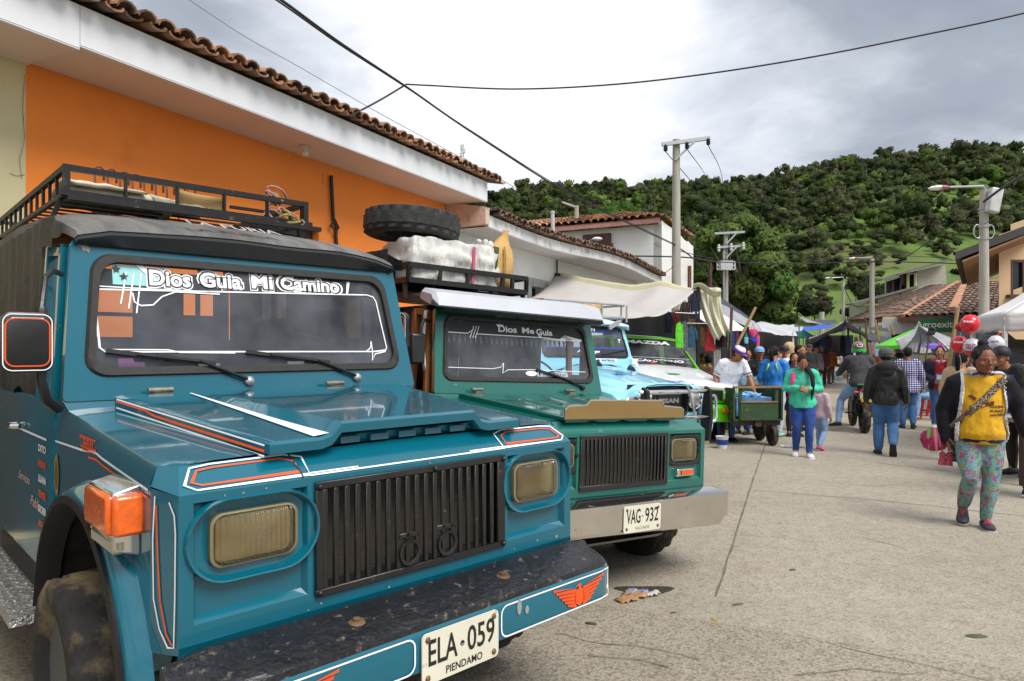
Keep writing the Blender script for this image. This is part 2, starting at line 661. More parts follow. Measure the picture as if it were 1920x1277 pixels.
wiggle_strip(jb, [G(1640, 868), G(1780, 884)], 0.009, 0.05, seed=4)
wiggle_strip(jb, [G(1050, 1150), G(1250, 1146), G(1329, 1157), G(1500, 1194), G(1920, 1290)], 0.004, 0.05, seed=5)
for i, pts in enumerate([[(1040, 1188), (1110, 1200), (1190, 1212), (1300, 1240)], [(1120, 1225), (1200, 1238), (1262, 1250)],
       [(1250, 1160), (1290, 1172), (1310, 1175)], [(1480, 1270), (1600, 1255), (1720, 1262)],
       [(1560, 905), (1640, 912), (1700, 908)], [(1610, 1010), (1700, 1030)]]):
 wiggle_strip(jb, [G(*p) for p in pts], 0.004, 0.10, 0.05, seed=10 + i)
tag(jb.build('road_joint', mat('joint_dirt', (0.15, 0.125, 0.095), 0.95, var=0.4, vs=20)), kind='structure')
# ---------------------------------------------------------------- tiles
M_tile = mat('clay_tile', (0.33, 0.165, 0.09), 0.85, var=0.4, vs=5, bump=0.4, bs=22, island=0.5, dirt_or_haze=((0.11, 0.088, 0.062), 0.55, 6))
M_tile2 = mat('weathered_clay_tile', (0.21, 0.125, 0.088), 0.9, var=0.4, vs=4, bump=0.4, bs=18, island=0.4, dirt_or_haze=((0.04, 0.033, 0.025), 0.6, 4))
M_tile3 = mat('bright_clay_tile', (0.44, 0.235, 0.135), 0.85, var=0.35, vs=4, bump=0.3, bs=18, island=0.45, dirt_or_haze=((0.1, 0.07, 0.045), 0.45, 3))
def tile_roof(mb, e0, e1, r0, r1, w=0.2, ln=0.4, seed=1, channel=True, arc=5, jit=1.0, maxrows=99):
 rn = random.Random(seed)
 e0, e1, r0, r1 = V(e0), V(e1), V(r0), V(r1)
 nc = max(2, int((e1 - e0).length / w))
 slope = max((r0 - e0).length, (r1 - e1).length)
 nr = min(maxrows, max(2, int(slope / ln)))
 dx = (e1 - e0).normalized()
 for c in range(nc):
  u = (c + 0.5) / nc
  a, b = e0.lerp(e1, u), r0.lerp(r1, u)
  d = b - a
  L_ = d.length
  dn = d.normalized()
  up = dx.cross(dn).normalized()
  if up.z < 0:
   up = -up
  rows = min(nr, max(1, int(L_ / ln)))
  for k in range(rows):
   for cov in ((1, 0) if channel else (1,)):
    t0, t1 = k * ln, min(L_, (k + 1.18) * ln)
    o = dx * (0 if cov else w * 0.5) + dx * rn.uniform(-1, 1) * 0.012 * jit
    t0 += rn.uniform(-0.03, 0.02) * jit
    rw0, rw1 = w * (0.50 if cov else 0.46), w * (0.40 if cov else 0.42)
    lift0 = 0.05 if cov else 0.0
    yaw = rn.uniform(-0.02, 0.02) * jit
    vs = []
    for t, rr, lf in ((t0, rw0, lift0 + 0.03), (t1, rw1, lift0)):
     for th in (0.0, 0.014):
      for q in range(arc + 1):
       an = PI * q / arc
       hgt = math.sin(an) * rr * 0.72 * (1 if cov else -0.62)
       vs.append(a + dn * t + o + dx * (math.cos(an) * (rr - th) + yaw * (t - t0)) + up * (hgt - (th if cov else -th) + lf + (0 if cov else 0.03)))
    n = arc + 1
    fs = []
    for q in range(arc):
     fs.append((q, q + 1, 2 * n + q + 1, 2 * n + q))
     fs.append((n + q + 1, n + q, 3 * n + q, 3 * n + q + 1))
     fs.append((q + 1, q, n + q, n + q + 1))
    mb.add(vs, fs)
 return mb
# ---------------------------------------------------------------- left row of houses
WR, FR = -5.94, -5.24
M_orange = mat('orange_stucco', hx('#f68c38'), 0.85, var=0.06, vs=0.7, bump=0.16, bs=30, dirt_or_haze=('#ea8232', .3, 1.3))
M_cream = mat('cream_stucco', hx('#cfc49c'), 0.9, var=0.1, vs=1.2, bump=0.25, bs=14, dirt_or_haze=('#8f8a7c', 0.18, 2.2))
M_soffit = mat('soffit_plaster', hx('#ddd2c8'), 0.85, var=0.05, vs=1.2, bump=0.05)
def wall_st(mb, s0, s1, z0, z1, holes=(), r=WR, th=0.3):
 """street wall with rectangular openings (s0,s1,z0,z1)"""
 ss = sorted({s0, s1, *[h[0] for h in holes], *[h[1] for h in holes]})
 zs = sorted({z0, z1, *[h[2] for h in holes], *[h[3] for h in holes]})
 for i in range(len(ss) - 1):
  for j in range(len(zs) - 1):
   cs, cz = (ss[i] + ss[i + 1]) / 2, (zs[j] + zs[j + 1]) / 2
   if any(h[0] < cs < h[1] and h[2] < cz < h[3] for h in holes):
    continue
   mb.add([ST(r, ss[i], zs[j]), ST(r, ss[i + 1], zs[j]), ST(r, ss[i + 1], zs[j + 1]), ST(r, ss[i], zs[j + 1])], [(0, 1, 2, 3)])
 for h in holes:
  a, b, c, d = [ST(r, *q) for q in ((h[0], h[2]), (h[1], h[2]), (h[1], h[3]), (h[0], h[3]))]
  o = RDIR * -th
  mb.add([a, b, c, d, a + o, b + o, c + o, d + o], [(0, 4, 5, 1), (1, 5, 6, 2), (2, 6, 7, 3), (3, 7, 4, 0)])
def eave(root, s0, s1, zf, hf, m_soff, m_fas, wav=None, seed=1, tm=None, ts1=None, tw=0.172, slope=0.42, rl=4.5):
 wav = wav or (lambda s: (0, 0))
 n = max(4, int((s1 - s0) / 0.5))
 b = MB()
 b.grid(lambda u, v: (lambda s: ST(WR + 0.004 + (FR - WR + wav(s)[0]) * v, s, zf + wav(s)[1] * v + 0.012))(s0 + (s1 - s0) * u), n, 3)
 b.build('soffit', m_soff, root)
 b = MB()
 rings = []
 for i in range(n + 1):
  s = s0 + (s1 - s0) * i / n
  w0, w1 = wav(s)
  rings.append([ST(FR + w0 - 0.06, s, zf + w1), ST(FR + w0, s, zf + w1), ST(FR + w0, s, zf + w1 + hf), ST(FR + w0 - 0.06, s, zf + w1 + hf)])
 b.loft(rings)
 b.build('fascia', m_fas, root)
 b = MB()
 ts1 = ts1 or s1
 m = max(1, int((ts1 - s0) / 1.5))
 for i in range(m):
  sa, sb = s0 + (ts1 - s0) * i / m, s0 + (ts1 - s0) * (i + 1) / m
  wa, wb = wav(min(sa, s1)), wav(min(sb, s1))
  e0, e1 = ST(FR + 0.11 + wa[0], sa, zf + hf - 0.015 + wa[1]), ST(FR + 0.11 + wb[0], sb, zf + hf - 0.015 + wb[1])
  r0, r1 = ST(FR - rl, sa, zf + hf + rl * slope), ST(FR - rl, sb, zf + hf + rl * slope)
  tile_roof(b, e0, e1, r0, r1, tw, 0.42, seed + i, maxrows=6)
 b.build('tiled_roof', tm or M_tile, root, ang=60)
 b = MB()
 b.poly([ST(FR, s0, zf + hf), ST(FR, s1, zf + hf), ST(FR - rl, s1, zf + hf + rl * slope - 0.1), ST(FR - rl, s0, zf + hf + rl * slope - 0.1)])
 b.poly([ST(FR - rl, s0, zf + hf + rl * slope - 0.1), ST(FR - rl, s1, zf + hf + rl * slope - 0.1), ST(FR - 2 * rl, s1, zf), ST(FR - 2 * rl, s0, zf)])
 b.build('roof_deck', M_tile2, root)
# cream house at the far left edge
t = empty('cream_house', ST(WR, 0, 0), 'cream plastered house with cracked paint at the left edge beside the orange wall', 'house')
b = MB()
t.location = (0, 0, 0)
wall_st(b, -9, 3.125, 0, 3.75)
b.build('wall', M_cream, t)
b = MB()
b.prism([ST(WR + .002, -9, .13), ST(WR + .002, 2.6, .13), ST(WR + .002, 2.6, 1.5), ST(WR + .002, -9, 1.5)], RDIR * .02)
b.build('added_dado', mat('added_dado_brown', (.05, .03, .022), .8, var=.2), t)  # unseen dark band added to darken reflections on the jeep side
for q in (-1.2, -4.4):
 b = MB()
 b.prism([ST(WR + .024, q, .14), ST(WR + .024, q + 1.3, .14), ST(WR + .024, q + 1.3, 2.5), ST(WR + .024, q, 2.5)], RDIR * .03)
 b.build('door', M_darkwood, t)  # unseen dark panels, added for the reflections in the jeep side
eave(t, -9, 3.13, 3.725, 0.335, M_soffit, M_white, seed=5, slope=.26)
b = MB()
for pts in ([(46, 140), (42, 200), (46, 260), (36, 300), (40, 335)], [(18, 325), (30, 330), (46, 328)]):
 for q in range(len(pts) - 1):
  def wp(px, py):
   k = (px - CXP) / FPX
   s = (5.28 + k * 2.714) / (0.457 - 0.889 * k)
   Y = 2.714 + 0.889 * s
   return ST(WR + 0.004, s, EYE - (py - CYP) / FPX * Y)
  b.ribbon([wp(*pts[q]), wp(*pts[q + 1])], 0.005, RDIR)
b.build('crack', mat('crack_grey', (0.3, 0.28, 0.22), 0.95, var=0.4, vs=20), t)
# orange house
t = empty('orange_house', (0, 0, 0), 'low house with a plain orange street wall, white fascia and clay tile eave', 'house')
b = MB()
win = (5.35, 6.42, 1.1, 2.93)
wall_st(b, 3.125, 9.25, 0, 3.80, [win])
b.add([ST(WR, 9.25, 0), ST(WR - 6, 9.25, 0), ST(WR - 6, 9.25, 5.6), ST(WR, 9.25, 3.8)], [(0, 1, 2, 3)])
b.build('wall', M_orange, t)
eave(t, 3.135, 9.36, 3.75, 0.31, M_soffit, M_white, seed=21, ts1=9.62, slope=.26)
w = MB()
for q in ((win[0], win[0] + 0.09), (win[1] - 0.09, win[1]), ((win[0] + win[1]) / 2 - 0.03, (win[0] + win[1]) / 2 + 0.03)):
 w.prism([ST(WR - 0.1, q[0], win[2]), ST(WR - 0.1, q[1], win[2]), ST(WR - 0.1, q[1], win[3]), ST(WR - 0.1, q[0], win[3])], RDIR * -0.06)
for q in ((win[2], win[2] + 0.08), (win[3] - 0.1, win[3])):
 w.prism([ST(WR - 0.098, win[0] + .09, q[0]), ST(WR - 0.098, win[1] - .09, q[0]), ST(WR - 0.098, win[1] - .09, q[1]), ST(WR - 0.098, win[0] + .09, q[1])], RDIR * -0.05)
wo = w.build('window', M_darkwood, t)
w = MB()
w.poly([ST(WR - 0.15, win[0], win[2]), ST(WR - 0.15, win[1], win[2]), ST(WR - 0.15, win[1], win[3]), ST(WR - 0.15, win[0], win[3])])
w.build('pane', mat('dark_pane', (0.015, 0.015, 0.018), 0.1), wo)
b = MB()
cp = [(617, 330), (619, 370), (621, 410), (627, 425), (626, 440), (628, 470)]
b.tube([wp(*q) + RDIR * 0.03 for q in cp], 0.022, 6)
b.tube([wp(*q) + RDIR * 0.05 for q in ((612, 425), (622, 412), (629, 428), (622, 436), (615, 424))], 0.012, 5)
b.build('conduit', M_wire, t)
b = MB()
b.tube([wp(605, 325) + RDIR * .004, wp(606, 346) + RDIR * .004, wp(613, 347) + RDIR * .004], 0.006, 4)
b.build('wall_bracket', M_orange, t)
b = MB()
sp = ST(-5.62, 5.85, 3.76)
b.lathe([(0.001, 0), (0.06, 0), (0.06, -0.02), (0.03, -0.035), (0.028, -0.06), (0.045, -0.075), (0.04, -0.11), (0.001, -0.125)], 14, sp)
b.build('ceiling_lamp', mat('lamp_china', (0.6, 0.55, 0.48), 0.3), t)
# low white house with the wavy eave
t = empty('white_house', (0, 0, 0), 'low white house with sagging wavy eave and mossy tiles beyond the orange house', 'house')
b = MB()
win = (12.35, 13.0, 2.15, 2.72)
wall_st(b, 9.26, 19.6, 0, 3.46, [win])
b.add([ST(WR, 19.6, 0), ST(WR - 6, 19.6, 0), ST(WR - 6, 19.6, 3.4), ST(WR, 19.6, 3.4)], [(0, 1, 2, 3)])
b.build('wall', mat('old_whitewash', (0.78, 0.78, 0.77), 0.9, var=0.07, vs=1.2, bump=0.2, bs=9, dirt_or_haze=((0.42, 0.4, 0.36), 0.12, 2.5)), t)
eave(t, 9.40, 19.5, 3.37, 0.19, mat('old_soffit', (0.6, 0.58, 0.56), 0.9, var=0.08), mat('stained_fascia', (0.66, 0.66, 0.65), 0.9, var=0.15, vs=2, dirt_or_haze=((0.25, 0.23, 0.2), 0.2, 3)),
  wav=lambda s: (0.14 * math.sin((s - 9.4) / 10.1 * PI) ** 2 * sst(10, 16, s), -0.045 * math.sin((s - 9.4) / 10.1 * 2.4 * PI)), seed=51, tm=M_tile2, slope=0.10, rl=3.2)
b = MB()
b.prism([ST(WR, 9.27, 3.40), ST(FR + 0.02, 9.27, 3.40), ST(FR + 0.02, 9.27, 3.66), ST(WR, 9.27, 3.80)], SDIR * 0.12)
b.build('eave_end', mat('pinkish_plaster', hx('#cbb1a2'), 0.9, var=0.15, vs=3, bump=0.2, bs=20, dirt_or_haze=('#6d5a3a', 0.2, 5)), t)
b = MB()
for q in ((win[0] - .14, win[0], win[2], win[3] + .16), (win[1], win[1] + .14, win[2], win[3] + .16), (win[0], win[1], win[3], win[3] + .16)):
 b.prism([ST(WR + 0.002, q[0], q[2]), ST(WR + 0.002, q[1], q[2]), ST(WR + 0.002, q[1], q[3]), ST(WR + 0.002, q[0], q[3])], RDIR * 0.03)
wo = b.build('window_surround', mat('grey_render', (0.36, 0.36, 0.37), 0.9, var=0.2, vs=6), t)
b = MB()
b.poly([ST(WR - .2, win[0], win[2]), ST(WR - .2, win[1], win[2]), ST(WR - .2, win[1], win[3]), ST(WR - .2, win[0], win[3])])
b.build('pane', M_dark, wo)
b = MB()
bp_ = ST(WR + 0.05, 13.55, 0)
b.tube([bp_ + V((0, 0, 3.36)), bp_ + V((0, 0, 3.05))], 0.02, 6)
b.box(bp_ + V((0.02, 0, 2.98)), (0.1, 0.1, 0.2))
b.build('meter_box', M_black, t)
# two-storey white house
CR = ST(-5.5, 20.5)
FL = -RDIR
t = empty('two_storey_house', (0, 0, 0), 'white two-storey house with orange tile roof and one small brown window', 'house')
M_ww = mat('bright_whitewash', (0.78, 0.78, 0.75), 0.9, var=0.07, vs=0.6, bump=0.15, bs=6, dirt_or_haze=((0.4, 0.38, 0.32), 0.15, 1.2))
b = MB()
zt = 5.2
def fc(t_, z, off=0.0):
 return CR + FL * t_ + SDIR * -off + V((0, 0, z))
wn = (1.72, 2.34, 3.95, 4.62)
ss = [0, wn[0], wn[1], 9]
zz = [0, wn[2], wn[3], zt]
for i in range(3):
 for j in range(3):
  if i == 1 and j == 1:
   continue
  b.add([fc(ss[i], zz[j]), fc(ss[i + 1], zz[j]), fc(ss[i + 1], zz[j + 1]), fc(ss[i], zz[j + 1])], [(3, 2, 1, 0)])
sideN = 12
b.loft([[CR + SDIR * (4.2 * i / sideN) + V((0, 0, z)) for z in (0, zt + 0.12 - 0.2 * i / sideN - 0.12 * abs(noise.noise(V((i * .7, 1, 2)))))] +
  [CR + SDIR * (4.2 * i / sideN) - RDIR * 0.25 + V((0, 0, z)) for z in (zt - 0.1 - 0.2 * i / sideN, 0)] for i in range(sideN + 1)])
b.build('wall', M_ww, t)
b = MB()
for q in ((wn[0] - .1, wn[0], wn[2] - .25, wn[3]), (wn[1], wn[1] + .1, wn[2] - .25, wn[3]), (wn[0] - .2, wn[1] + .2, wn[3], wn[3] + .1), (wn[0] - .14, wn[1] + .14, wn[3] + .1, wn[3] + .42), (2.0, 2.06, wn[2], wn[3]), (wn[0], wn[1], 3.72, 4.05)):
 b.prism([fc(q[0], q[2], .0), fc(q[1], q[2], .0), fc(q[1], q[3], .0), fc(q[0], q[3], .0)], SDIR * -0.12)
wo = b.build('window', mat('brown_wood', (0.085, 0.035, 0.025), 0.7, var=0.3, vs=5), t)
b = MB()
b.poly([fc(wn[0], wn[2], -.15), fc(wn[1], wn[2], -.15), fc(wn[1], wn[3], -.15), fc(wn[0], wn[3], -.15)])
b.build('pane', M_dark, wo)
b = MB()
e0, e1 = fc(9, zt + .12, .35), fc(-.1, zt + .12, .35)
pk = P(1168, 404, 25.5)
b.beam(fc(9, zt + .06, .3), fc(-.02, zt + .06, .3), 0.08, 0.14)
b.build('eave_board', mat('pink_board', hx('#b08078'), 0.8, var=0.15), t)
b = MB()
tile_roof(b, e0, e1, pk + FL * 4.4, pk, 0.24, 0.5, 71, channel=False, arc=4)
tile_roof(b, e1, CR + SDIR * 4.2 + V((0, 0, zt + .1)), pk, pk + SDIR * .3, 0.24, 0.5, 72, channel=False, arc=4)
b.poly([e0, e1, pk, pk + FL * 4.4])
b.build('tiled_roof', M_tile3, t, ang=60)
b = MB()
b.beam(CR + SDIR * 3.4 + V((0, 0, 0)) + RDIR * .05, CR + SDIR * 3.4 + RDIR * .05 + V((0, 0, 4.3)), 0.14, 0.1)
b.build('downpipe', mat('rusty_pipe', (0.12, 0.045, 0.03), 0.7, var=0.4), t)
# ---------------------------------------------------------------- right row: shop, brick house, tan house
t = empty('shop_house', (0, 0, 0), 'low cream shop with brown tile roof and green sign over the market', 'shop')
SA, SB = P(1655, 640, 31), P(1905, 640, 28.5)
SA.z = SB.z = 0
dv = (SB - SA).normalized()
nv = V((dv.y, -dv.x, 0))
if nv.y > 0:
 nv = -nv
b = MB()
ez = 2.78
def sp_(u, z, off=0.0):
 return SA + dv * u + nv * off + V((0, 0, z))
SL = (SB - SA).length
b.loft([[sp_(0, 0), sp_(SL, 0), sp_(SL, ez + .1), sp_(0, ez + .1)], [sp_(0, 0, -5), sp_(SL, 0, -5), sp_(SL, ez + .1, -5), sp_(0, ez + .1, -5)]])
b.build('wall', mat('shop_cream', hx('#c9bd95'), 0.9, var=0.12, vs=0.8), t)
b = MB()
b.prism([sp_(-.02, 0, .02), sp_(1.35, 0, .02), sp_(1.35, ez, .02), sp_(-.02, ez, .02)], nv * .05)
b.build('pilaster', mat('grey_white', (0.5, 0.5, 0.48), 0.9, var=0.1), t)
b = MB()
b.prism([sp_(.35, 0, .08), sp_(.85, 0, .08), sp_(.85, 2.1, .08), sp_(.35, 2.1, .08)], nv * .02)
b.build('doorway', M_dark, t)
b = MB()
Er0, Er1 = sp_(-.9, ez, .75), sp_(SL + .3, ez + .1, .75)
RD0, RD1 = P(1796, 533, 34.5), P(1910, 530, 33)
tile_roof(b, sp_(.8, ez, .75), Er1, RD0, RD1, 0.26, 0.5, 81, channel=False, arc=4)
b.poly([sp_(.8, ez, .75), Er1, RD1, RD0])
FA = P(1590, 603, 44)
tile_roof(b, FA, sp_(.8, ez, .75), RD0 + V((-.4, 1.5, 0)), RD0, 0.26, 0.5, 82, channel=False, arc=4)
b.poly([FA, sp_(.8, ez, .75), RD0, RD0 + V((-.4, 1.5, 0))])
b.build('tiled_roof', M_tile2, t, ang=60)
M_ridge = mat('mortar_ridge', hx('#b07e62'), 0.9, var=0.25, vs=2)
b = MB()
b.tube([sp_(.8, ez + .08, .78), RD0 + V((0, 0, .1))], 0.1, 6)
pmid = Er0.lerp(Er1, .52)
b.tube([P(1785, 580, 29.6), P(1806, 537, 33.6)], 0.2, 6, flat=0.6)
b.tube([RD0 + V((0, 0, .1)), RD1 + V((0, 0, .1))], 0.1, 6)
b.build('roof_ridge', M_ridge, t)
b = MB()
b.beam(sp_(.8, ez - .06, .76), sp_(SL + .3, ez + .04, .76), 0.1, 0.18)
b.beam(FA + V((0, 0, -.08)), sp_(.8, ez - .06, .76), 0.1, 0.16)
b.build('gutter', mat('oxide_red', (0.10, 0.035, 0.025), 0.6, var=0.3), t)
for px in (1712, 1775):
 c = P(px, 592, 28.9)
 b = MB()
 b.beam(c, c + dv * .7, .08, .08)
 b.build('beam_end', M_darkwood, t)
# sign
sg0, sg1 = P(1719, 611, 28.6), P(1797, 610, 28.0)
sv = (sg1 - sg0).normalized()
sn = V((sv.y, -sv.x, 0)).normalized()
if sn.y > 0:
 sn = -sn
b = MB()
sgc = (sg0 + sg1) / 2
b.loft([[sg0 + V((0, 0, z)) + sn * o for z, o in ((-.28, 0), (-.28, .06), (.3, .06), (.3, 0))], [sg1 + V((0, 0, z)) + sn * o for z, o in ((-.28, 0), (-.28, .06), (.3, .06), (.3, 0))]])
b.cm = 1
b.text('Agroexito', sgc + sn * .066 + V((0, 0, .01)) - sv * .03, sv, V((0, 0, 1)), .36, off=.012, width=1.5)
tag(b.build('shop_sign', [mat('sign_green', hx('#0c5a3c'), 0.5, var=0.05), mat('sign_cream', (0.62, 0.6, 0.5), 0.6, var=0.05)], smooth=False),
 'green shop sign with pale lettering under the brown tile eave', 'sign')
t = empty('brick_house', (0, 0, 0), 'pale brick house with stepped lean-to roofs behind the shop', 'house')
M_brick = mat('pale_brick', (0.34, 0.32, 0.27), 0.9, var=0.18, vs=3, bump=0.5, bs=14, stretch=(1, 1, 3))
def quadblock(mb, pts, D, depth):
 q = [P(x, y, D) for x, y in pts]
 mb.prism(q, V((0.2, depth, 0)))
b = MB()
quadblock(b, [(1719, 560), (1776, 560), (1773, 496), (1719, 508)], 42, 4)
quadblock(b, [(1646, 610), (1719, 610), (1719, 541), (1646, 561)], 42, 4)
b.build('wall', M_brick, t)
b = MB()
for a, c in (((1654, 526), (1684, 517)), ((1682, 517), (1780, 489)), ((1600, 572), (1722, 539))):
 p, q = P(*a, 41.2), P(*c, 41.2)
 b.loft([[p, p + V((.6, 2.2, .1)), p + V((.6, 2.2, .2)), p + V((0, 0, .12))], [q, q + V((.6, 2.2, .1)), q + V((.6, 2.2, .2)), q + V((0, 0, .12))]])
b.build('lean_to_roof', mat('fibre_cement', (0.13, 0.12, 0.11), 0.8, var=0.2), t)
b = MB()
quadblock(b, [(1672, 552), (1719, 541), (1719, 510), (1672, 526)], 42.3, 1)
w_ = b.build('window', M_dark, t)
b = MB()
for pts in ([(1702, 541), (1702, 514), (1716, 512), (1716, 538)],):
 b.tube([P(x, y, 41.9) for x, y in pts], .09, 5)
b.build('trim', mat('pale_yellow_trim', (0.55, 0.55, 0.28), 0.7), t)
b = MB()
for pts in ([(1618, 571), (1646, 571), (1645, 580)],):
 b.tube([P(x, y, 41.9) for x, y in pts], .08, 5)
b.build('trim', mat('pale_yellow_trim', (0.55, 0.55, 0.28), 0.7), t)
b = MB()
for px in (1674, 1688):
 b.beam(P(px, 527, 42), P(px, 553, 42), .08, .08)
b.box(P(1695, 524, 42.1), (.5, .1, .7))
b.build('post', M_darkwood, t)
t = empty('tan_house', (0, 0, 0), 'tan house with timber-lined sloping eave and dark window at the right edge', 'house')
b = MB()
D0 = 21.5
M_tan = mat('tan_stucco', hx('#c4a582'), 0.9, var=0.06, vs=0.7, bump=0.1)
x0 = P(1873, 0, D0).x
wy0, wy1 = P(0, 553, D0).z, P(0, 487, D0).z
wx0, wx1 = P(1895, 0, D0).x, P(1990, 0, D0).x
for (xa, xb, za, zb) in ((x0, wx0, 0, 5), (wx0, wx1, 0, wy0), (wx0, wx1, wy1, 5.2), (wx1, x0 + 7, 0, 7)):
 b.add([V((xa, D0, za)), V((xb, D0, za)), V((xb, D0, zb + (xb - x0) * .35)), V((xa, D0, zb + (xa - x0) * .35))], [(0, 1, 2, 3)])
b.add([V((x0, D0, 0)), V((x0 + 4.3, D0 + 6, 0)), V((x0 + 4.3, D0 + 6, 5)), V((x0, D0, 5))], [(3, 2, 1, 0)])
b.build('wall', M_tan, t)
b = MB()
for xx in (wx0, wx0 + .36, wx0 + .72):
 b.box((xx + .04, D0 + .03, (wy0 + wy1) / 2), (.07, .08, wy1 - wy0))
b.box(((wx0 + wx1) / 2, D0 + .03, wy1 - .04), (wx1 - wx0, .075, .08))
b.box(((wx0 + wx1) / 2, D0 - .05, wy0 - .05), (wx1 - wx0 + .3, .3, .1))
wo = b.build('window', M_darkwood, t)
b = MB()
b.poly([V((wx0, D0 + .08, wy0)), V((wx1, D0 + .08, wy0)), V((wx1, D0 + .08, wy1)), V((wx0, D0 + .08, wy1))])
b.build('pane', mat('dark_pane', (0.015, 0.015, 0.018), 0.1), wo)
b = MB()
ra, rb = P(1791, 487, D0 - 1.3), P(1945, 430, D0 - 1.3)
b.loft([[ra, ra + V((5.4, 8, 0)), ra + V((5.4, 8, .22)), ra + V((0, 0, .22))], [rb, rb + V((5.4, 8, 0)), rb + V((5.4, 8, .24)), rb + V((0, 0, .24))]])
b.build('roof', mat('roof_dark_edge', (0.03, 0.027, 0.027), 0.6, var=0.3), t)
b = MB()
b.loft([[ra + V((.25, .06, -.06)), ra + V((5.6, 8, -.06)), ra + V((5.6, 8, -.01)), ra + V((.25, .06, -.01))], [rb + V((0, .06, -.09)), rb + V((5.4, 8, -.09)), rb + V((5.4, 8, -.01)), rb + V((0, .06, -.01))]])
b.build('timber_soffit', mat('soffit_timber', (0.24, 0.12, 0.05), 0.55, var=0.3, vs=2, stretch=(1, 12, 1)), t)
# ---------------------------------------------------------------- poles, lamps, wires
def pole_mesh(px, ytop, D, r0=0.13, r1=0.08):
 g = GD(px, D)
 top = P(px, ytop, D)
 b = MB()
 b.tube([g, g.lerp(top, .5), top], [r0, (r0 + r1) / 2, r1], 14)
 return b, g, top
# big power pole in front of the two storey house
b, g, top = pole_mesh(1268, 262, 19.5, .15, .10)
t = empty('utility_pole', (0, 0, 0), 'tall concrete power pole with one tilted crossarm beside the two-storey white house', 'utility pole')
b.build('pole', M_conc, t)
b = MB()
a_, c_ = P(1241, 271, 19.35), P(1331, 259, 19.35)
b.beam(a_, c_, .09, .1)
b.build('crossarm', M_steel, t)
b = MB()
b.beam(P(1266, 300, 19.38), P(1303, 265, 19.3), .06, .05)
b.build('brace', M_steel, t)
ins = []
for q in ((1248, 273), (1288, 268), (1328, 261)):
 c = P(q[0], q[1], 19.3)
 i_ = MB()
 i_.lathe([(.02, .03), (.05, 0), (.06, -.03), (.04, -.05), (.07, -.08), (.045, -.1), (.065, -.13), (.02, -.17)], 10, c)
 i_.build('insulator', M_black, t)
 ins.append(c - V((0, 0, .17)))
b, g, top = pole_mesh(1361, 436, 32, .13, .09)
t = empty('transformer_pole', (0, 0, 0), 'concrete pole with two crossarms and pale equipment cage before the big tree', 'utility pole')
b.build('pole', M_conc, t)
for yy, xa, xb in ((437, 1340, 1396), (463, 1345, 1393)):
 b = MB()
 b.beam(P(xa, yy + 1, 31.85), P(xb, yy - 2, 31.85), .1, .1)
 b.beam(P(1362, yy + 20, 31.8), P(1381, yy, 31.8), .06, .06)
 b.build('crossarm', M_steel, t)
for q in ((1348, 463), (1371, 461), (1394, 459)):
 i_ = MB()
 i_.lathe([(.03, .12), (.07, .05), (.05, 0), (.08, -.06), (.05, -.12), (.07, -.18), (.02, -.25)], 8, P(q[0], q[1], 31.7))
 i_.build('insulator', mat('pale_ceramic', (0.55, 0.55, 0.55), .3), t)
b = MB()
for px in (1345, 1352, 1371, 1378):
 b.beam(P(px, 491, 31.6), P(px, 505, 31.6), .06, .06)
for yy in (491, 498, 505):
 b.beam(P(1344, yy, 31.55), P(1378, yy, 31.55), .05, .05)
b.box(P(1361, 498, 31.6), (.55, .3, .42))
b.build('equipment_cage', mat('pale_metal', (0.5, 0.5, 0.49), .5, .3), t)
b = MB()
b.tube([GD(1357, 31.7), P(1357, 470, 31.7)], .04, 6)
b.build('conduit', M_steel, t)
def street_lamp(px, ytop, D, xh, yh, label, red=True, box=False):
 b, g, top = pole_mesh(px, ytop, D, .13, .095)
 t = empty('street_lamp', (0, 0, 0), label, 'street lamp')
 b.build('pole', M_conc, t)
 b = MB()
 e = P(xh + (px - xh) * .38, yh, D - .05)
 c = P(px, yh - 1, D - .05)
 b.tube([top + V((.08, 0, -.3)), P(px + 4 * 18 / D, yh + 6 * 18 / D, D - .05), c + V((-.02, 0, .01)), e], .028, 6)
 b.build('arm', M_steel, t)
 h = P(xh, yh, D - .05)
 d = e - h
 b = MB()
 rr = [(0.0, .03), (.15, .09), (.5, .12), (.75, .1), (1, .035)]
 rings = []
 for u, r in rr:
  p = h + d * u
  rings.append([p + V((0, math.cos(2 * PI * k / 12) * r * 1.1, math.sin(2 * PI * k / 12) * r * .55 - .03 * (1 - u))) for k in range(12)])
 b.loft(rings[:3])
 b.cm = 1
 b.loft(rings[2:])
 b.build('lamp_head', [mat('lamp_white', (0.7, 0.7, 0.68), .35), mat('lamp_rust', hx('#a8706a'), .6, var=.2)], t)
 if box:
  b = MB()
  q = P(px + 19, 376, D - .2)
  b.box(q, (.3, .18, .62), rot=Matrix.Rotation(.2, 3, 'Y'))
  b.build('control_box', mat('pale_metal', (0.5, 0.5, 0.49), .5, .3), t, bevel=.04)
  b = MB()
  for yy in (392, 398, 425, 448):
   zc = P(px, yy, D)
   b.lathe([(.125, -.012), (.132, -.012), (.132, .012), (.125, .012)], 14, zc, closed=True)
  for sgn in (-1, 1):
   c = P(px + sgn * 12, 434, D - .1)
   b.tube([c + V((sgn * .1 * math.cos(a), 0, .17 * math.sin(a))) for a in [PI * (-.7 + 1.5 * k / 10) for k in range(11)]], .015, 5)
  b.build('strap', M_steel, t)
 return top
L1 = street_lamp(1845, 356, 17.5, 1741, 351, 'nearest concrete street lamp with a grey box and looped straps by the tan house', box=True)
L2 = street_lamp(1635, 485, 31, 1592, 484, 'middle concrete street lamp rising behind the black canopy near the shop')
L3 = street_lamp(1581, 528, 46, 1547, 521, 'farthest small street lamp against the green pasture')
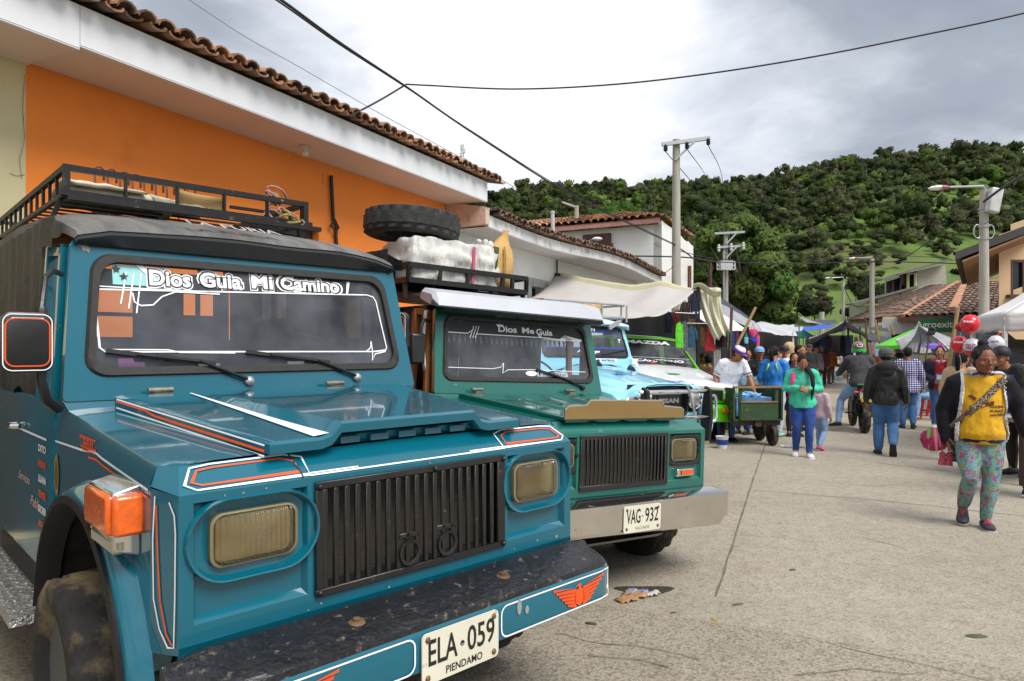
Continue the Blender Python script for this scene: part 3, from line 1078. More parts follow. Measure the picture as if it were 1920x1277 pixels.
# dark wooden pole and lamp left of the big tree
b, g, top = pole_mesh(1331, 490, 27, .1, .08)
tag(b.build('wooden_pole', M_darkwood), 'short dark wooden pole right of the two-storey white house', 'pole')
t = empty('roof_lamp', (0, 0, 0), 'slim grey lamp post rising behind the white house roof', 'street lamp')
b = MB()
b.tube([P(1083, 520, 24), P(1081, 386, 24)], .075, 8)
b.build('pole', M_conc, t)
b = MB()
b.beam(P(1079, 388, 23.9), P(1054, 379, 23.9), .12, .05)
b.build('lamp_head', M_steel, t)
t = empty('wall_lamp', (0, 0, 0), 'small white lamp on a thin arm against the two-storey wall', 'street lamp')
b = MB()
b.tube([P(1094, 457, 21.4), P(1111, 449, 21.2)], .02, 6)
b.build('arm', M_steel, t)
b = MB()
b.ell(P(1120, 448, 21.1), (.16, .09, .06), 12)
b.build('lamp_head', mat('lamp_white', (0.7, 0.7, 0.68), .35), t)
b = MB()
b.tube([P(1037, 440, 18), P(1036, 399, 18)], [.05, .05], 8)
b.lathe([(.06, 0), (.06, .05), (.001, .07)], 8, P(1036, 400, 18))
tag(b.build('vent_pipe', mat('pale_metal', (0.5, 0.5, 0.49), .5, .3)), 'thin pale vent pipe sticking out of the white house roof', 'pipe')
# radio mast far behind
b = MB()
D = 160
for sx in (-1, 1):
 b.beam(P(867 + sx * 3, 330, D), P(867 + sx * 2, 272, D), .12, .12)
for k in range(12):
 y = 330 - k * 5
 b.beam(P(864, y, D), P(870, y - 5, D), .09, .09)
 b.beam(P(870, y, D), P(864, y - 5, D), .09, .09)
b.cm = 1
for y, x in ((276, 865), (283, 870), (300, 870), (303, 868), (290, 864)):
 b.box(P(x, y, D - .3), (.5, .5, .9))
b.beam(P(867, 400, D), P(867, 330, D), .6, .6)
tag(b.build('radio_mast', [M_steel, mat('pale_metal', (0.5, 0.5, 0.49), .5, .3)]), 'distant lattice radio mast above the orange house roof', 'mast')
def cable(name, pts, r, label, n=8, sub=6):
 pp = [P(*p) if not isinstance(p, V) else p for p in pts]
 out = []
 for i in range(len(pp) - 1):             # Catmull-Rom
  p0, p1, p2, p3 = pp[max(0, i - 1)], pp[i], pp[i + 1], pp[min(len(pp) - 1, i + 2)]
  for k in range(sub):
   q = k / sub
   out.append(0.5 * ((2 * p1) + (p2 - p0) * q + (2 * p0 - 5 * p1 + 4 * p2 - p3) * q * q + (3 * p1 - p0 - 3 * p2 + p3) * q ** 3))
 out.append(pp[-1])
 b = MB()
 b.tube(out, r, 6)
 return tag(b.build(name, M_wire), label, 'cable')
cable('power_cable', [(430, -62, 5.3), (527, 0, 6.0), (640, 82, 7.1), (765, 165, 8.8), (900, 258, 11), (1080, 370, 14.5), (1266, 460, 19.4)], .0135, 'thick black cable running from the top left down to the tall power pole')
cable('power_cable', [(415, -62, 5.4), (518, 0, 6.1), (636, 83, 7.2), (760, 163, 8.8), (900, 256, 11), (1080, 367, 14.5), (1266, 458, 19.4)], .008, 'thinner cable running just beside the thick diagonal cable')
cable('service_wire', [(655, 218, 7.6), (712, 188, 8.2), (762, 158, 8.8)], .011, 'short wire from the orange house eave up to the diagonal cable')
cable('service_wire', [(762, 158, 8.8), (800, 160, 8.7), (960, 167, 8.5), (1130, 160, 8.3), (1300, 142, 8.1), (1500, 111, 7.9), (1700, 72, 7.7), (1940, 20, 7.4), (2300, -75, 7.0), (2700, -200, 6.6)], .0095, 'black wire sweeping across the sky to the top right corner')
cable('thin_wire', [(340, -10, 22), (455, 66, 22), (560, 125, 22), (700, 206, 22), (830, 277, 23), (985, 362, 24)], .009, 'faint thin wire high over the orange roof')
cable('street_cable', [(1270, 463, 19.4), (1300, 485, 22), (1331, 520, 27)], .02, 'black cable dropping from the power pole to the wooden pole')
cable('street_cable', [(1180, 480, 20.5), (1290, 483, 21), (1361, 492, 30), (1500, 494, 31), (1635, 491, 30.9), (1760, 493, 28), (1880, 500, 26)], .022, 'long black street cable crossing below the hill')
cable('street_cable', [(1270, 470, 19.4), (1361, 487, 31.8), (1520, 486, 31), (1635, 478, 31), (1780, 484, 28)], .012, 'thin street wire just above the long black cable')
cable('lamp_cable', [(1635, 490, 30.9), (1685, 488, 28), (1760, 440, 22), (1845, 378, 17.4)], .016, 'black cable rising from the middle street lamp to the nearest lamp')
cable('lamp_cable', [(1845, 378, 17.3), (1880, 352, 16), (1930, 322, 14)], .03, 'twisted thick cable leaving the nearest lamp for the right edge')
cable('thin_wire', [(1845, 420, 17.3), (1930, 380, 15)], .01, 'thin wire from the nearest lamp pole to the right edge')
cable('thin_wire', [(1581, 534, 46), (1600, 572, 45), (1622, 572, 43)], .03, 'slack wire hanging from the farthest street lamp to the brick house')
for (q, e, nm) in zip(ins, ((1345, 410, 40), (1330, 355, 40), (1355, 350, 40)), ('left', 'middle', 'right')):
 cable('line_wire', [q, P(*e) + V((0, 0, .3)), P(1361, 437, 60)], .013, nm + ' thin line wire falling away from the tall pole crossarm')
cable('thin_wire', [(1165, 545, 20.2), (1240, 515, 20), (1262, 500, 19.4)], .009, 'thin wire from the tall pole across the white wall')
# ---------------------------------------------------------------- hills, wood, trees
RIDGE = [(500, 430), (700, 400), (880, 380), (920, 373), (1000, 366), (1120, 358), (1300, 357), (1370, 358), (1400, 352), (1470, 338), (1540, 322), (1620, 312), (1700, 302),
   (1760, 294), (1830, 291), (1880, 300), (1920, 306), (2100, 330), (2400, 330), (2900, 360)]
RD, R0 = 330.0, 75.0
def ridge_y(px):
 for (a, ya), (b_, yb) in zip(RIDGE[:-1], RIDGE[1:]):
  if a <= px <= b_:
   u = (px - a) / (b_ - a)
   return ya + (yb - ya) * u
 return 380
def hill_z(px, d):
 zr = (CYP - ridge_y(px) - 27) * RD / FPX + 1.5
 u = (d - R0) / (RD - R0)
 n = noise.noise(V((px * .004, d * .012, 3))) * 5 * min(1, max(0, u) * 3) * max(0, 1 - max(0, u - .8) * 4)
 if u <= 0:
  return -0.03
 g = 0.16 * u + 0.84 * sst(0.0, 1.0, u) ** 0.95 if u < 1 else 1 - .25 * (u - 1)
 return zr * g + n * (1 - .5 * g)
hb = MB()
cols = [(-600 + 40 * i) for i in range(100)]
rows = [R0 + 6 * j for j in range(60)]
hb.grid(lambda u, v: (lambda px, d: V(((px - CXP) / FPX * d, d, hill_z(px, d))))(-600 + 4000 * u, R0 - 2 + 420 * v), 160, 80)
tag(hb.build('hill', M_grass, ang=180), kind='structure')
LN = []
def leaf_quads(n, clumps, size, rn, core=.74, shell=0.66):
 w = np.array([c[3] * c[4] * c[5] for c in clumps]) ** 0.75
 idx = rn.choice(len(clumps), n, p=w / w.sum())
 C = np.array(clumps)[idx]
 d = rn.normal(size=(n, 3))
 d /= np.linalg.norm(d, axis=1)[:, None]
 d[:, 2] = np.abs(d[:, 2]) * np.where(rn.random(n) < 0.72, 1, -1)
 r = shell + (1.06 - shell) * rn.random(n) ** 0.8
 c = C[:, :3] + d * C[:, 3:6] * r[:, None]
 a = rn.normal(size=(n, 3))
 a -= d * (a * d).sum(1)[:, None] * 0.6
 a /= np.linalg.norm(a, axis=1)[:, None]
 b_ = np.cross(a, d + rn.normal(size=(n, 3)) * 0.5)
 b_ /= np.linalg.norm(b_, axis=1)[:, None] + 1e-9
 s = size * (0.6 + 0.8 * rn.random(n))[:, None]
 vs = np.stack([c - a * s * .5 - b_ * s * .3, c + a * s * .5 - b_ * s * .16, c + a * s * .62 + b_ * s * .2, c - a * s * .4 + b_ * s * .36], 1).reshape(-1, 3)
 fs = np.arange(4 * n).reshape(-1, 4)
 gn = np.cross(a, b_)
 flip = (gn * d).sum(1) < 0
 fs[flip] = fs[flip][:, ::-1]
 nn = d * .9 + rn.normal(size=(n, 3)) * .35 + np.array((0, 0, .35))
 nn /= np.linalg.norm(nn, axis=1)[:, None]
 LN.append(nn.repeat(4, 0))
 A, E = 7, 4
 th = np.arange(A) * 2 * PI / A
 ph = np.linspace(-1.2, 1.35, E)
 dirs = np.array([(math.cos(p) * math.cos(t), math.cos(p) * math.sin(t), math.sin(p)) for p in ph for t in th])
 base = [(i * A + j, i * A + (j + 1) % A, (i + 1) * A + (j + 1) % A, (i + 1) * A + j) for i in range(E - 1) for j in range(A)]
 V2, F2, I2, o2 = [vs], [fs], [idx.repeat(4)], len(vs)
 for k_, c_ in enumerate(clumps):
  c_ = np.array(c_)
  V2.append(c_[:3] + dirs * c_[3:6] * (core * (.85 + .3 * rn.random((len(dirs), 1)))))
  F2.append(np.array(base) + o2)
  I2.append(np.full(len(dirs), k_))
  LN.append(dirs * .95 + np.array((0, 0, .3)))
  o2 += len(dirs)
 return np.vstack(V2), np.vstack(F2), np.concatenate(I2)
M_leaf = mat('leaf_mass', (0.8, 0.8, 0.8), 0.7, var=0.25, vs=0.4, tint=True, island=0.2, spec=0.15)
def leaf_glow():
 nt = M_leaf.node_tree
 b = nt.nodes['Principled BSDF']
 src = b.inputs['Base Color'].links[0].from_socket
 tr = nt.nodes.new('ShaderNodeBsdfTranslucent')
 nt.links.new(src, tr.inputs[0])
 mx = nt.nodes.new('ShaderNodeMixShader')
 mx.inputs[0].default_value = .45
 nt.links.new(b.outputs[0], mx.inputs[1])
 nt.links.new(tr.outputs[0], mx.inputs[2])
 nt.links.new(mx.outputs[0], nt.nodes['Material Output'].inputs['Surface'])
leaf_glow()
PAL = [((.066, .094, .028), 6), ((.094, .124, .038), 5), ((.125, .140, .060), 3.8), ((.145, .230, .044), 1.3), ((.125, .125, .066), 1.2), ((.048, .074, .028), 3)]
pw = np.array([p[1] for p in PAL])
pw = pw / pw.sum()
def is_meadow(px, py, d):
 if px > 1575 and py > 545 - (px - 1575) * .44 and py > 462 + 14 * math.sin(px * .05):
  return True
 if 1420 < px < 1640 and py > 572 + 8 * math.sin(px * .07):
  return True
 if 1490 < px < 1600 and abs(py - 527 - 6 * math.sin(px * .06)) < 7 and RN.random() < .8:
  return True
 return False
def build_forest():
 rn = np.random.default_rng(5)
 VS, FS, TI = [], [], []
 LN.clear()
 off = 0
 cnt = 0
 tries = 0
 pts = []
 while cnt < 3300 and tries < 90000:
  tries += 1
  px = rn.uniform(780, 2080)
  u = rn.random() ** 0.75
  d = R0 + 38 + u * (RD + 8 - R0 - 38)
  if rn.random() < 0.16:
   d = RD + rn.uniform(-10, 6)
  z = hill_z(px, d)
  py = CYP - (z + 2 - 1.5) * FPX / d
  if is_meadow(px, py, d):
   continue
  cl = noise.noise(V((px * .012, py * .012, 9)))
  shrub = (px > 1440 and py > 440 and cl > -.1) or rn.random() < .15
  h = rn.uniform(2.0, 3.8) if shrub else rn.uniform(3.6, 7.5) + (3 if rn.random() < .08 else 0)
  w = h * (rn.uniform(.6, .9) if shrub else rn.uniform(.36, .66))
  x = (px - CXP) / FPX * d
  if any((x - a) ** 2 + (d - b_) ** 2 < (w * .75 + c) ** 2 * .45 for a, b_, c in pts[-400:]):
   continue
  pts.append((x, d, w * .7))
  k = rn.integers(3, 7)
  clumps = []
  for _ in range(k):
   an, q = rn.uniform(0, 2 * PI), rn.uniform(0, .6)
   zz_ = rn.uniform(.45, .9)
   clumps.append((x + math.cos(an) * w * q, d + math.sin(an) * w * q, z + h * zz_, w * rn.uniform(.3, .55), w * rn.uniform(.3, .55), h * rn.uniform(.12, .24)))
  n = int((70 if shrub else 115) * (1.3 if d < 200 else 1))
  vs, fs, idx = leaf_quads(n, clumps, max(.42, h * .105) * (.8 if d < 200 else 1), rn)
  col = np.array(PAL[rn.choice(len(PAL), p=pw)][0]) * rn.uniform(.78, 1.25)
  if shrub and cl > .15:
   col = np.array((.085, .098, .042)) * rn.uniform(.8, 1.25)
  br = rn.uniform(.8, 1.2, size=len(clumps))[idx]
  VS.append(vs)
  FS.append(fs + off)
  TI.append(col[None, :] * br[:, None])
  off += len(vs)
  cnt += 1
 tag(raw_mesh('forest', np.vstack(VS), np.vstack(FS), M_leaf, np.vstack(TI), normals=np.vstack(LN)), kind='stuff')
build_forest()
def tree(name, base, clumps, n, size, col, label, trunk_r, cat='tree', group=None, seed=1, limbs=True, root_z=None, bark=(0.07, 0.055, 0.04)):
 rn = np.random.default_rng(seed)
 t = empty(name, base, label, cat, group=group)
 B = np.array(base)
 cl = [(c[0], c[1], c[2], c[3], c[4], c[5]) for c in clumps]
 LN.clear()
 vs, fs, idx = leaf_quads(n, cl, size, rn, shell=.62)
 br = rn.uniform(.8, 1.25, size=len(cl))[idx]
 yel = rn.uniform(.72, 1.08, size=len(cl))[idx]
 ti = np.array(col)[None, :] * br[:, None]
 ti[:, 0] *= yel
 o = raw_mesh('crown', vs, fs, M_leaf, ti, t, normals=np.vstack(LN))
 b = MB()
 top = max(c[2] for c in cl)
 b.tube([V((0, 0, -.1)), V((trunk_r * .3, 0, top * .3)), V((0, trunk_r * .4, top * .6))], [trunk_r * 1.3, trunk_r, trunk_r * .6], 9)
 if limbs:
  for c in cl:
   s0 = V((0, 0, top * (.25 + .3 * rn.random())))
   e = V(c[:3])
   b.tube([s0, s0.lerp(e, .5) + V((0, 0, .1 * top * rn.random())), e], [trunk_r * .45, trunk_r * .28, trunk_r * .08], 6)
 b.build('trunk', mat('bark', bark, 0.9, var=.35, vs=6, bump=.5, bs=12), t)
 return t
rn_ = random.Random(3)
# big broad tree in the middle
D = 52
cl = []
for (px, py, rx, rz) in ((1345, 440, 26, 20), (1395, 425, 30, 20), (1440, 455, 26, 22), (1330, 480, 28, 22), (1385, 475, 34, 24), (1440, 500, 32, 26), (1465, 535, 26, 26), (1350, 525, 30, 26), (1410, 545, 34, 30),
       (1455, 580, 26, 22), (1370, 575, 30, 26), (1330, 560, 22, 24), (1478, 560, 16, 22), (1420, 600, 26, 16), (1395, 412, 14, 10), (1372, 432, 16, 12), (1425, 432, 16, 12), (1468, 505, 16, 14), (1318, 505, 18, 18), (1312, 470, 18, 18), (1308, 535, 16, 18), (1322, 445, 16, 14)):
 p = P(px, py, D + rn_.uniform(-2.2, 2.2))
 g0 = GD(1398, D)
 cl.append((p.x - g0.x, p.y - g0.y, p.z, rx * D / FPX, rx * D / FPX, rz * D / FPX))
tree('broad_tree', GD(1398, D), cl, 22000, .33, (.165, .225, .058), 'big broad green tree behind the market stalls at the street end', .35, seed=4)
# round dark tree behind the two storey house
D = 70
g0 = GD(1160, D)
cl = []
for (px, py, rx, rz) in ((1165, 392, 22, 14), (1140, 400, 20, 12), (1118, 408, 18, 12), (1188, 402, 18, 12), (1105, 415, 14, 12), (1155, 410, 30, 16)):
 p = P(px, py, D + rn_.uniform(-2, 2))
 cl.append((p.x - g0.x, p.y - g0.y, p.z, rx * D / FPX, rx * D / FPX, rz * D / FPX))
tree('round_tree', g0, cl, 6000, .34, (.09, .17, .03), 'rounded dark green tree showing over the orange tile roof', .3, seed=6)
# bushes in and around the pasture
for i, (px, py, d, rx, rz, col) in enumerate(((1527, 575, 110, 34, 24, (.065, .060, .034)), (1640, 560, 75, 34, 34, (.055, .07, .026)), (1612, 540, 82, 22, 22, (.055, .07, .028)), (1590, 585, 85, 14, 10, (.04, .07, .02)),
            (1822, 512, 140, 34, 10, (.035, .06, .018)), (1690, 470, 170, 16, 12, (.04, .06, .02)), (1545, 500, 150, 30, 20, (.06, .062, .03)), (1500, 470, 170, 24, 20, (.03, .055, .018)),
            (1560, 470, 180, 30, 16, (.045, .06, .02)), (1470, 600, 95, 22, 18, (.06, .09, .026)), (1660, 590, 62, 26, 20, (.06, .075, .03)))):
 g0 = V(((px - CXP) / FPX * d, d, hill_z(px, d)))
 c0 = P(px, py, d)
 cl = []
 for k in range(6):
  an = 2 * PI * k / 6 + i
  q = .0 if k == 0 else .55
  cl.append((math.cos(an) * q * rx * d / FPX, math.sin(an) * q * rx * d / FPX, max(.5, c0.z - g0.z) + math.sin(an * 2.3) * .3 * rz * d / FPX, rx * .55 * d / FPX, rx * .5 * d / FPX, rz * .6 * d / FPX))
 lab = ['greyish brown bush on the pasture right of the big tree', 'wispy olive bush rising beside the brick house roof', 'thin olive shrub behind the farthest street lamp', 'small green shrub on the pasture edge',
   'low dark green hedge-like bush on the pasture behind the shop roof', 'small dark shrub high on the pasture', 'large brownish shrub on the lower hill slope', 'dark green tree on the hill foot right of the big tree',
   'wide olive shrub on the hill slope above the street lamps', 'light green shrub at the right foot of the big tree', 'olive shrub low behind the shop roof end'][i]
 tree('shrub', g0, cl, 1500, max(.22, 5 * d / FPX), col, lab, .12, 'shrub', seed=30 + i)
# bright meadow strip fence posts and a cow-like white speck are too small; a pale post stands in the field
b = MB()
b.tube([GD(1541, 60) + V((0, 0, 0)), P(1541, 585, 60)], .22, 8)
tag(b.build('field_post', M_conc), 'pale stub post standing in the green field behind the black canopy', 'post')
# ================================================================ VEHICLES
def paint(name, col, dirt_or_haze=None, rough=0.28):
 return mat(name, col, rough, var=0.07, vs=1.5, coat=0.8, spec=0.4, bump=0.03, bs=4, dirt_or_haze=dirt_or_haze)
M_teal = paint('teal_paint', (.0015, .112, .165), ('#3f6a70', 0.03, 9), .22)
M_green = paint('dark_green_paint', (.005, .125, .098), ('#8a8a70', 0.06, 24), .3)
M_blue = paint('light_blue_paint', hx('#8fd2e6'), None, .35)
M_lime = paint('lime_paint', hx('#58b408'), None, .35)
M_wpaint = paint('white_car_paint', hx('#e4e6ec'), None, .35)
M_rubber = mat('tyre_rubber', (0.017, 0.016, 0.015), 0.85, var=0.4, vs=10, bump=0.3, bs=60, dirt_or_haze=('#6e5f45', 0.55, 4))
M_spare = mat('old_tyre_rubber', (0.028, 0.028, 0.028), 0.85, var=0.4, vs=10, bump=0.3, bs=60, dirt_or_haze=('#5c5844', 0.2, 30))
M_seal = mat('rubber_seal', (0.02, 0.019, 0.018), 0.6, var=0.3, vs=30)
M_canvas = mat('black_canvas', (0.025, 0.024, 0.024), 0.6, var=0.5, vs=2.5, bump=0.6, bs=9, dirt_or_haze=('#4b4742', 0.25, 3))
M_rooftop = mat('dusty_roof_canvas', (0.12, 0.115, 0.108), 0.7, var=0.45, vs=1.6, bump=0.3, bs=14, stretch=(6, 1, 1))
M_vinyl = mat('black_vinyl_edge', (0.014, 0.014, 0.015), 0.35, var=0.3, vs=6, bump=0.2, bs=8)
M_cap = mat('scratched_black_cap', (0.013, 0.013, 0.016), 0.32, var=0.4, vs=12, bump=0.5, bs=35, dirt_or_haze=('#6a6253', 0.24, 26))
M_lens = glass_mat('headlight_glass', (.8, .74, .58), .16, 1.0, 20, (.42, .38, .26))
M_bowl = mat('reflector_bowl', (.62, .55, .38), .22, .95, var=.25, vs=9)
M_lensin = mat('reflector', (0.75, 0.73, 0.66), 0.2, 0.9)
M_amber = mat('amber_lens', hx('#e4600e'), 0.18, var=0.2, vs=20, coat=1.0, bump=.2, bs=50)
M_yellow = mat('yellow_lens', hx('#d8921a'), 0.25, coat=.6)
M_clear = mat('clear_lens', hx('#8f8a74'), 0.2, coat=1.0, var=.2)
M_chrome = mat('chrome', (0.72, 0.72, 0.72), 0.12, 1.0, var=0.05)
M_dullchrome = mat('dull_steel_bumper', (0.70, 0.67, 0.62), 0.13, 1.0, var=0.12, vs=2, bump=0.04, bs=5, dirt_or_haze=('#8a7048', 0.1, 9))
M_bronze = mat('bronze_mirror_shield', (0.55, 0.40, 0.20), 0.06, 1.0, var=0.05, vs=1)
M_plate = mat('plate_cream', hx('#d6d2c0'), 0.45, var=0.06, vs=4, dirt_or_haze=('#8a7a5c', 0.16, 12))
M_ink = mat('black_ink', (0.012, 0.012, 0.012), 0.5)
M_vw = mat('white_vinyl', (0.86, 0.86, 0.88), 0.45, var=0.03)
M_vo = mat('orange_vinyl', hx('#e8551a'), 0.4, var=0.05)
M_vb = mat('blue_vinyl', hx('#2a4fa8'), 0.4)
M_alu = mat('chequer_plate', (0.5, 0.5, 0.5), 0.35, 0.9, var=0.35, vs=30, bump=.8, bs=60)
M_interior = mat('cab_interior', (0.03, 0.03, 0.035), 0.8, var=0.3, vs=4)
M_visor = mat('silver_sheet', (0.50, 0.51, 0.56), 0.42, 0.2, var=0.05, vs=3, bump=.08, bs=5)
M_glass = glass_mat('windshield_glass', (0.72, 0.76, 0.8), 0.12, 1.0)  # bluish film colour stands in for reflected sky
M_glass2 = glass_mat('side_glass', (0.8, 0.82, 0.82), 0.04)
M_wood2 = mat('door_timber', hx('#8a5226'), .6, var=.3, vs=5, stretch=(6, 6, 1))
M_hose = mat('radiator_core', (0.075, 0.06, 0.04), .7, var=.6, vs=30, stretch=(1, 1, 12), dirt_or_haze=('#4a3a22', .3, 5))
def tyre(mb, c, axis, R, w, n=72, rim=0.58):
 def mod(k, j):
  if k in (3, 10):
   return 1 - 0.035 * ((j // 2) % 2)
  if k in (5, 6):
   return 1 - 0.022 * ((j // 2) % 2)
  if k in (7, 8):
   return 1 - 0.022 * (((j + 2) // 2) % 2)
  return 1
 h = w / 2
 pr = [(rim * R, -h * .72), (.74 * R, -h * 1.02), (.9 * R, -h * 1.0), (.985 * R, -h * .86), (.965 * R, -h * .5), (R, -h * .46), (R, -h * .12), (R, h * .12), (R, h * .46), (.965 * R, h * .5), (.985 * R, h * .86),
   (.9 * R, h * 1.0), (.74 * R, h * 1.02), (rim * R, h * .72)]
 mb.lathe(pr, n, c, axis, mod=mod, closed=True)
def wheel(root, x, y, z, R, w, steer=0.0, rimcol=None, sgn=1):
 T_ = Matrix.Translation(V((x, y, z))) @ Matrix.Rotation(steer, 4, 'Z')
 b = MB()
 b.T = T_
 tyre(b, (0, 0, 0), (1, 0, 0), R, w)
 o = b.build('wheel', M_rubber, root, ang=50)
 b = MB()
 b.T = T_
 b.lathe([(.58 * R, -w * .36), (.56 * R, -w * .2), (.5 * R, -w * .15), (.3 * R, -w * .12), (.27 * R, -w * .3), (.12 * R, -w * .34), (.001, -w * .34)] if sgn < 0 else
   [(.001, w * .34), (.12 * R, w * .34), (.27 * R, w * .3), (.3 * R, w * .12), (.5 * R, w * .15), (.56 * R, w * .2), (.58 * R, w * .36)], 28, (0, 0, 0), (1, 0, 0))
 for k in range(6):
  a = 2 * PI * k / 6
  b.box((sgn * w * .16, .2 * R * 2 * math.cos(a) * .95, .2 * R * 2 * math.sin(a) * .95), (.02, .03, .03))
 b.build('rim', rimcol or mat('grey_rim', (0.075, 0.075, 0.072), .6, var=.3, dirt_or_haze=('#5a4c36', .3, 8)), o)
 return o
def eagle(mb, c, w, h, x, n, cm):
 """plain striped wing badge: body, head and feather bars each side"""
 z = V((0, 0, 1))
 def q(u, v):
  return c + x * (u * w / 2) + z * (v * h / 2) + n * .003
 mb.add([q(-.16, .35), q(-.2, -.6), q(0, -1.0), q(.2, -.6), q(.16, .35)], [(0, 1, 2, 3, 4)], cm)
 mb.add([q(-.05, .35), q(.05, .35), q(.06, .75), q(-.04, .8), q(-.18, .62), q(-.05, .6)], [(0, 1, 2, 3, 4, 5)], cm)
 for s_ in (-1, 1):
  for k in range(6):
   v1 = .95 - k * .3
   v0 = v1 - .2
   u1 = 1.0 - .11 * k
   drop = .12
   f = [q(s_ * .14, v0 - .28 if k else v0 - .2), q(s_ * u1, v0), q(s_ * (u1 + .02), v1), q(s_ * (.3 if k == 0 else .14), v1 - .2 if k else v1 - .35)]
   mb.add(f if s_ > 0 else f[::-1], [(0, 1, 2, 3)], cm)
def jeep(cfg):
 PM = cfg['paint']
 main = cfg['kind'] == 'teal'
 root = empty('jeep', cfg['loc'], cfg['label'], 'jeep')
 root.rotation_euler = (0, cfg['roll'], cfg['yaw'])
 root.scale = (cfg['scale'],) * 3
 X = V((1, 0, 0))
 Z = V((0, 0, 1))
 FN = V((0, -1, 0))
 YC, AR, ZC = .74, .61, .36
 def deck(y):
  return 1.16 + .09 * (y - .1) / 1.1
 def arch(y):
  if abs(y - YC) < AR:
   return max(.5, ZC + math.sqrt(AR * AR - (y - YC) ** 2))
  return .62 if y < YC else .5
 b = MB()
 for s in (-1, 1):
  def q(x, z, y=0.0):
   return V((s * x, y, z))
  def fq(*p):
   b.add(p if s > 0 else p[::-1], [(0, 1, 2, 3)])
  o = [(.415, .66), (.83, .66), (.83, 1.085), (.415, 1.085)]
  i_ = [(.44, .715), (.79, .715), (.79, 1.06), (.44, 1.06)]
  r_ = [(.452, .735), (.778, .735), (.778, 1.048), (.452, 1.048)]
  for k in range(4):
   l = (k + 1) % 4
   fq(q(*o[k]), q(*o[l]), q(*i_[l]), q(*i_[k]))
   fq(q(*i_[k]), q(*i_[l]), q(*r_[l], .022), q(*r_[k], .022))
  fq(*[q(*p, .022) for p in r_])
  fq(q(.83, .64), q(.864, .62, .13), q(.864, 1.095, .13), q(.83, 1.085))
  fq(q(.83, 1.085), q(.864, 1.10, .13), q(.845, 1.158, .13), q(.80, 1.155, .09))
  fq(q(.0, 1.085), q(.83, 1.085), q(.80, 1.155, .09), q(0, 1.165, .09))
  fq(q(0, .66), q(.415, .66), q(.415, .70), q(0, .70))
  fq(q(0, 1.066), q(.415, 1.066), q(.415, 1.085), q(0, 1.085))
  fq(q(0, .60, .02), q(.83, .60, .02), q(.83, .66), q(0, .66))
  b.add([q(.415, .70), q(.415, 1.066), q(.415, 1.066, .14), q(.415, .70, .14)], [(0, 1, 2, 3)], 1)
  ys = [.09, .13, .2, .3, .4, .5, .6, .7, .8, .9, 1.0, 1.1, 1.2, 1.24]
  vs, n = [], 0
  for y in ys:
   zd = deck(y) if y > .1 else 1.158
   hw = .80 if y < .1 else .845 - .0 * y
   for x, z in ((0, zd + .012), (.4, zd + .01), (.7, zd + .004), (hw - .04, zd), (hw, zd - .004)):
    vs.append(q(x, z, y))
  m_ = 5
  fs = [(j * m_ + k, j * m_ + k + 1, (j + 1) * m_ + k + 1, (j + 1) * m_ + k) for j in range(len(ys) - 1) for k in range(m_ - 1)]
  b.add(vs, fs if s > 0 else [f[::-1] for f in fs])
  ys = [.13, .16, .2, .25, .3, .36, .42, .5, .58, .66, .74, .82, .9, .98, 1.05, 1.12, 1.18, 1.24, 1.28, 1.32, 1.36]
  vs = []
  for y in ys:
   zd = deck(y) if y >= .13 else 1.14
   zt = min(zd - .055, 1.17)
   if y < .1:
    zd, zt = 1.12, 1.095
   za = arch(y)
   for x, z in ((.845, zd - .004), (.864, zt), (.864, max(za, min(zt - .02, 1.0))), (.864, za), (.80, za)):
    vs.append(q(x, z, y))
  fs = [(j * 5 + k, j * 5 + k + 1, (j + 1) * 5 + k + 1, (j + 1) * 5 + k) for j in range(len(ys) - 1) for k in range(4)]
  b.add(vs, [f[::-1] for f in fs] if s > 0 else fs)
  b.add([q(.845, 1.24, 1.2), q(.862, 1.28, 1.215), q(.862, 1.17, 1.3), q(.864, 1.16, 1.16)], [(0, 1, 2, 3) if s > 0 else (3, 2, 1, 0)])
  b.loft([[q(.866, .5, 1.34), q(.866, 1.27, 1.34), q(.84, 1.27, 1.34), q(.84, .5, 1.34)], [q(.866, .5, 3.75), q(.866, 1.27, 3.75), q(.84, 1.27, 3.75), q(.84, .5, 3.75)]])
 b.add([V((-.845, 1.2, 1.245)), V((.845, 1.2, 1.245)), V((.862, 1.215, 1.285)), V((-.862, 1.215, 1.285))], [(0, 1, 2, 3)])
 b.add([V((-.866, 3.75, .5)), V((.866, 3.75, .5)), V((.866, 3.75, 1.27)), V((-.866, 3.75, 1.27))], [(0, 1, 2, 3)])
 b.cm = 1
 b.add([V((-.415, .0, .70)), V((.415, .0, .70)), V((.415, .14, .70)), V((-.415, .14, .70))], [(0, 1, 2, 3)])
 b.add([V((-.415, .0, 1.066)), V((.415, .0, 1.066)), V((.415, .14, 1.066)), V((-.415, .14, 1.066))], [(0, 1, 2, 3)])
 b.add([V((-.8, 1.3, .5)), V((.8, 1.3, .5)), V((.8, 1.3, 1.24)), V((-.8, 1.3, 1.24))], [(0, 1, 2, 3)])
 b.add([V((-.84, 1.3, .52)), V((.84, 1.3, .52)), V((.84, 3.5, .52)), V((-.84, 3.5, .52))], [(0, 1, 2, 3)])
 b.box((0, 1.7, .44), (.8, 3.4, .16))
 b.cm = 2
 b.add([V((-.415, .13, .70)), V((.415, .13, .70)), V((.415, .13, 1.066)), V((-.415, .13, 1.066))], [(0, 1, 2, 3)])
 b.build('body', [PM, M_dark, M_hose], root, ang=30)
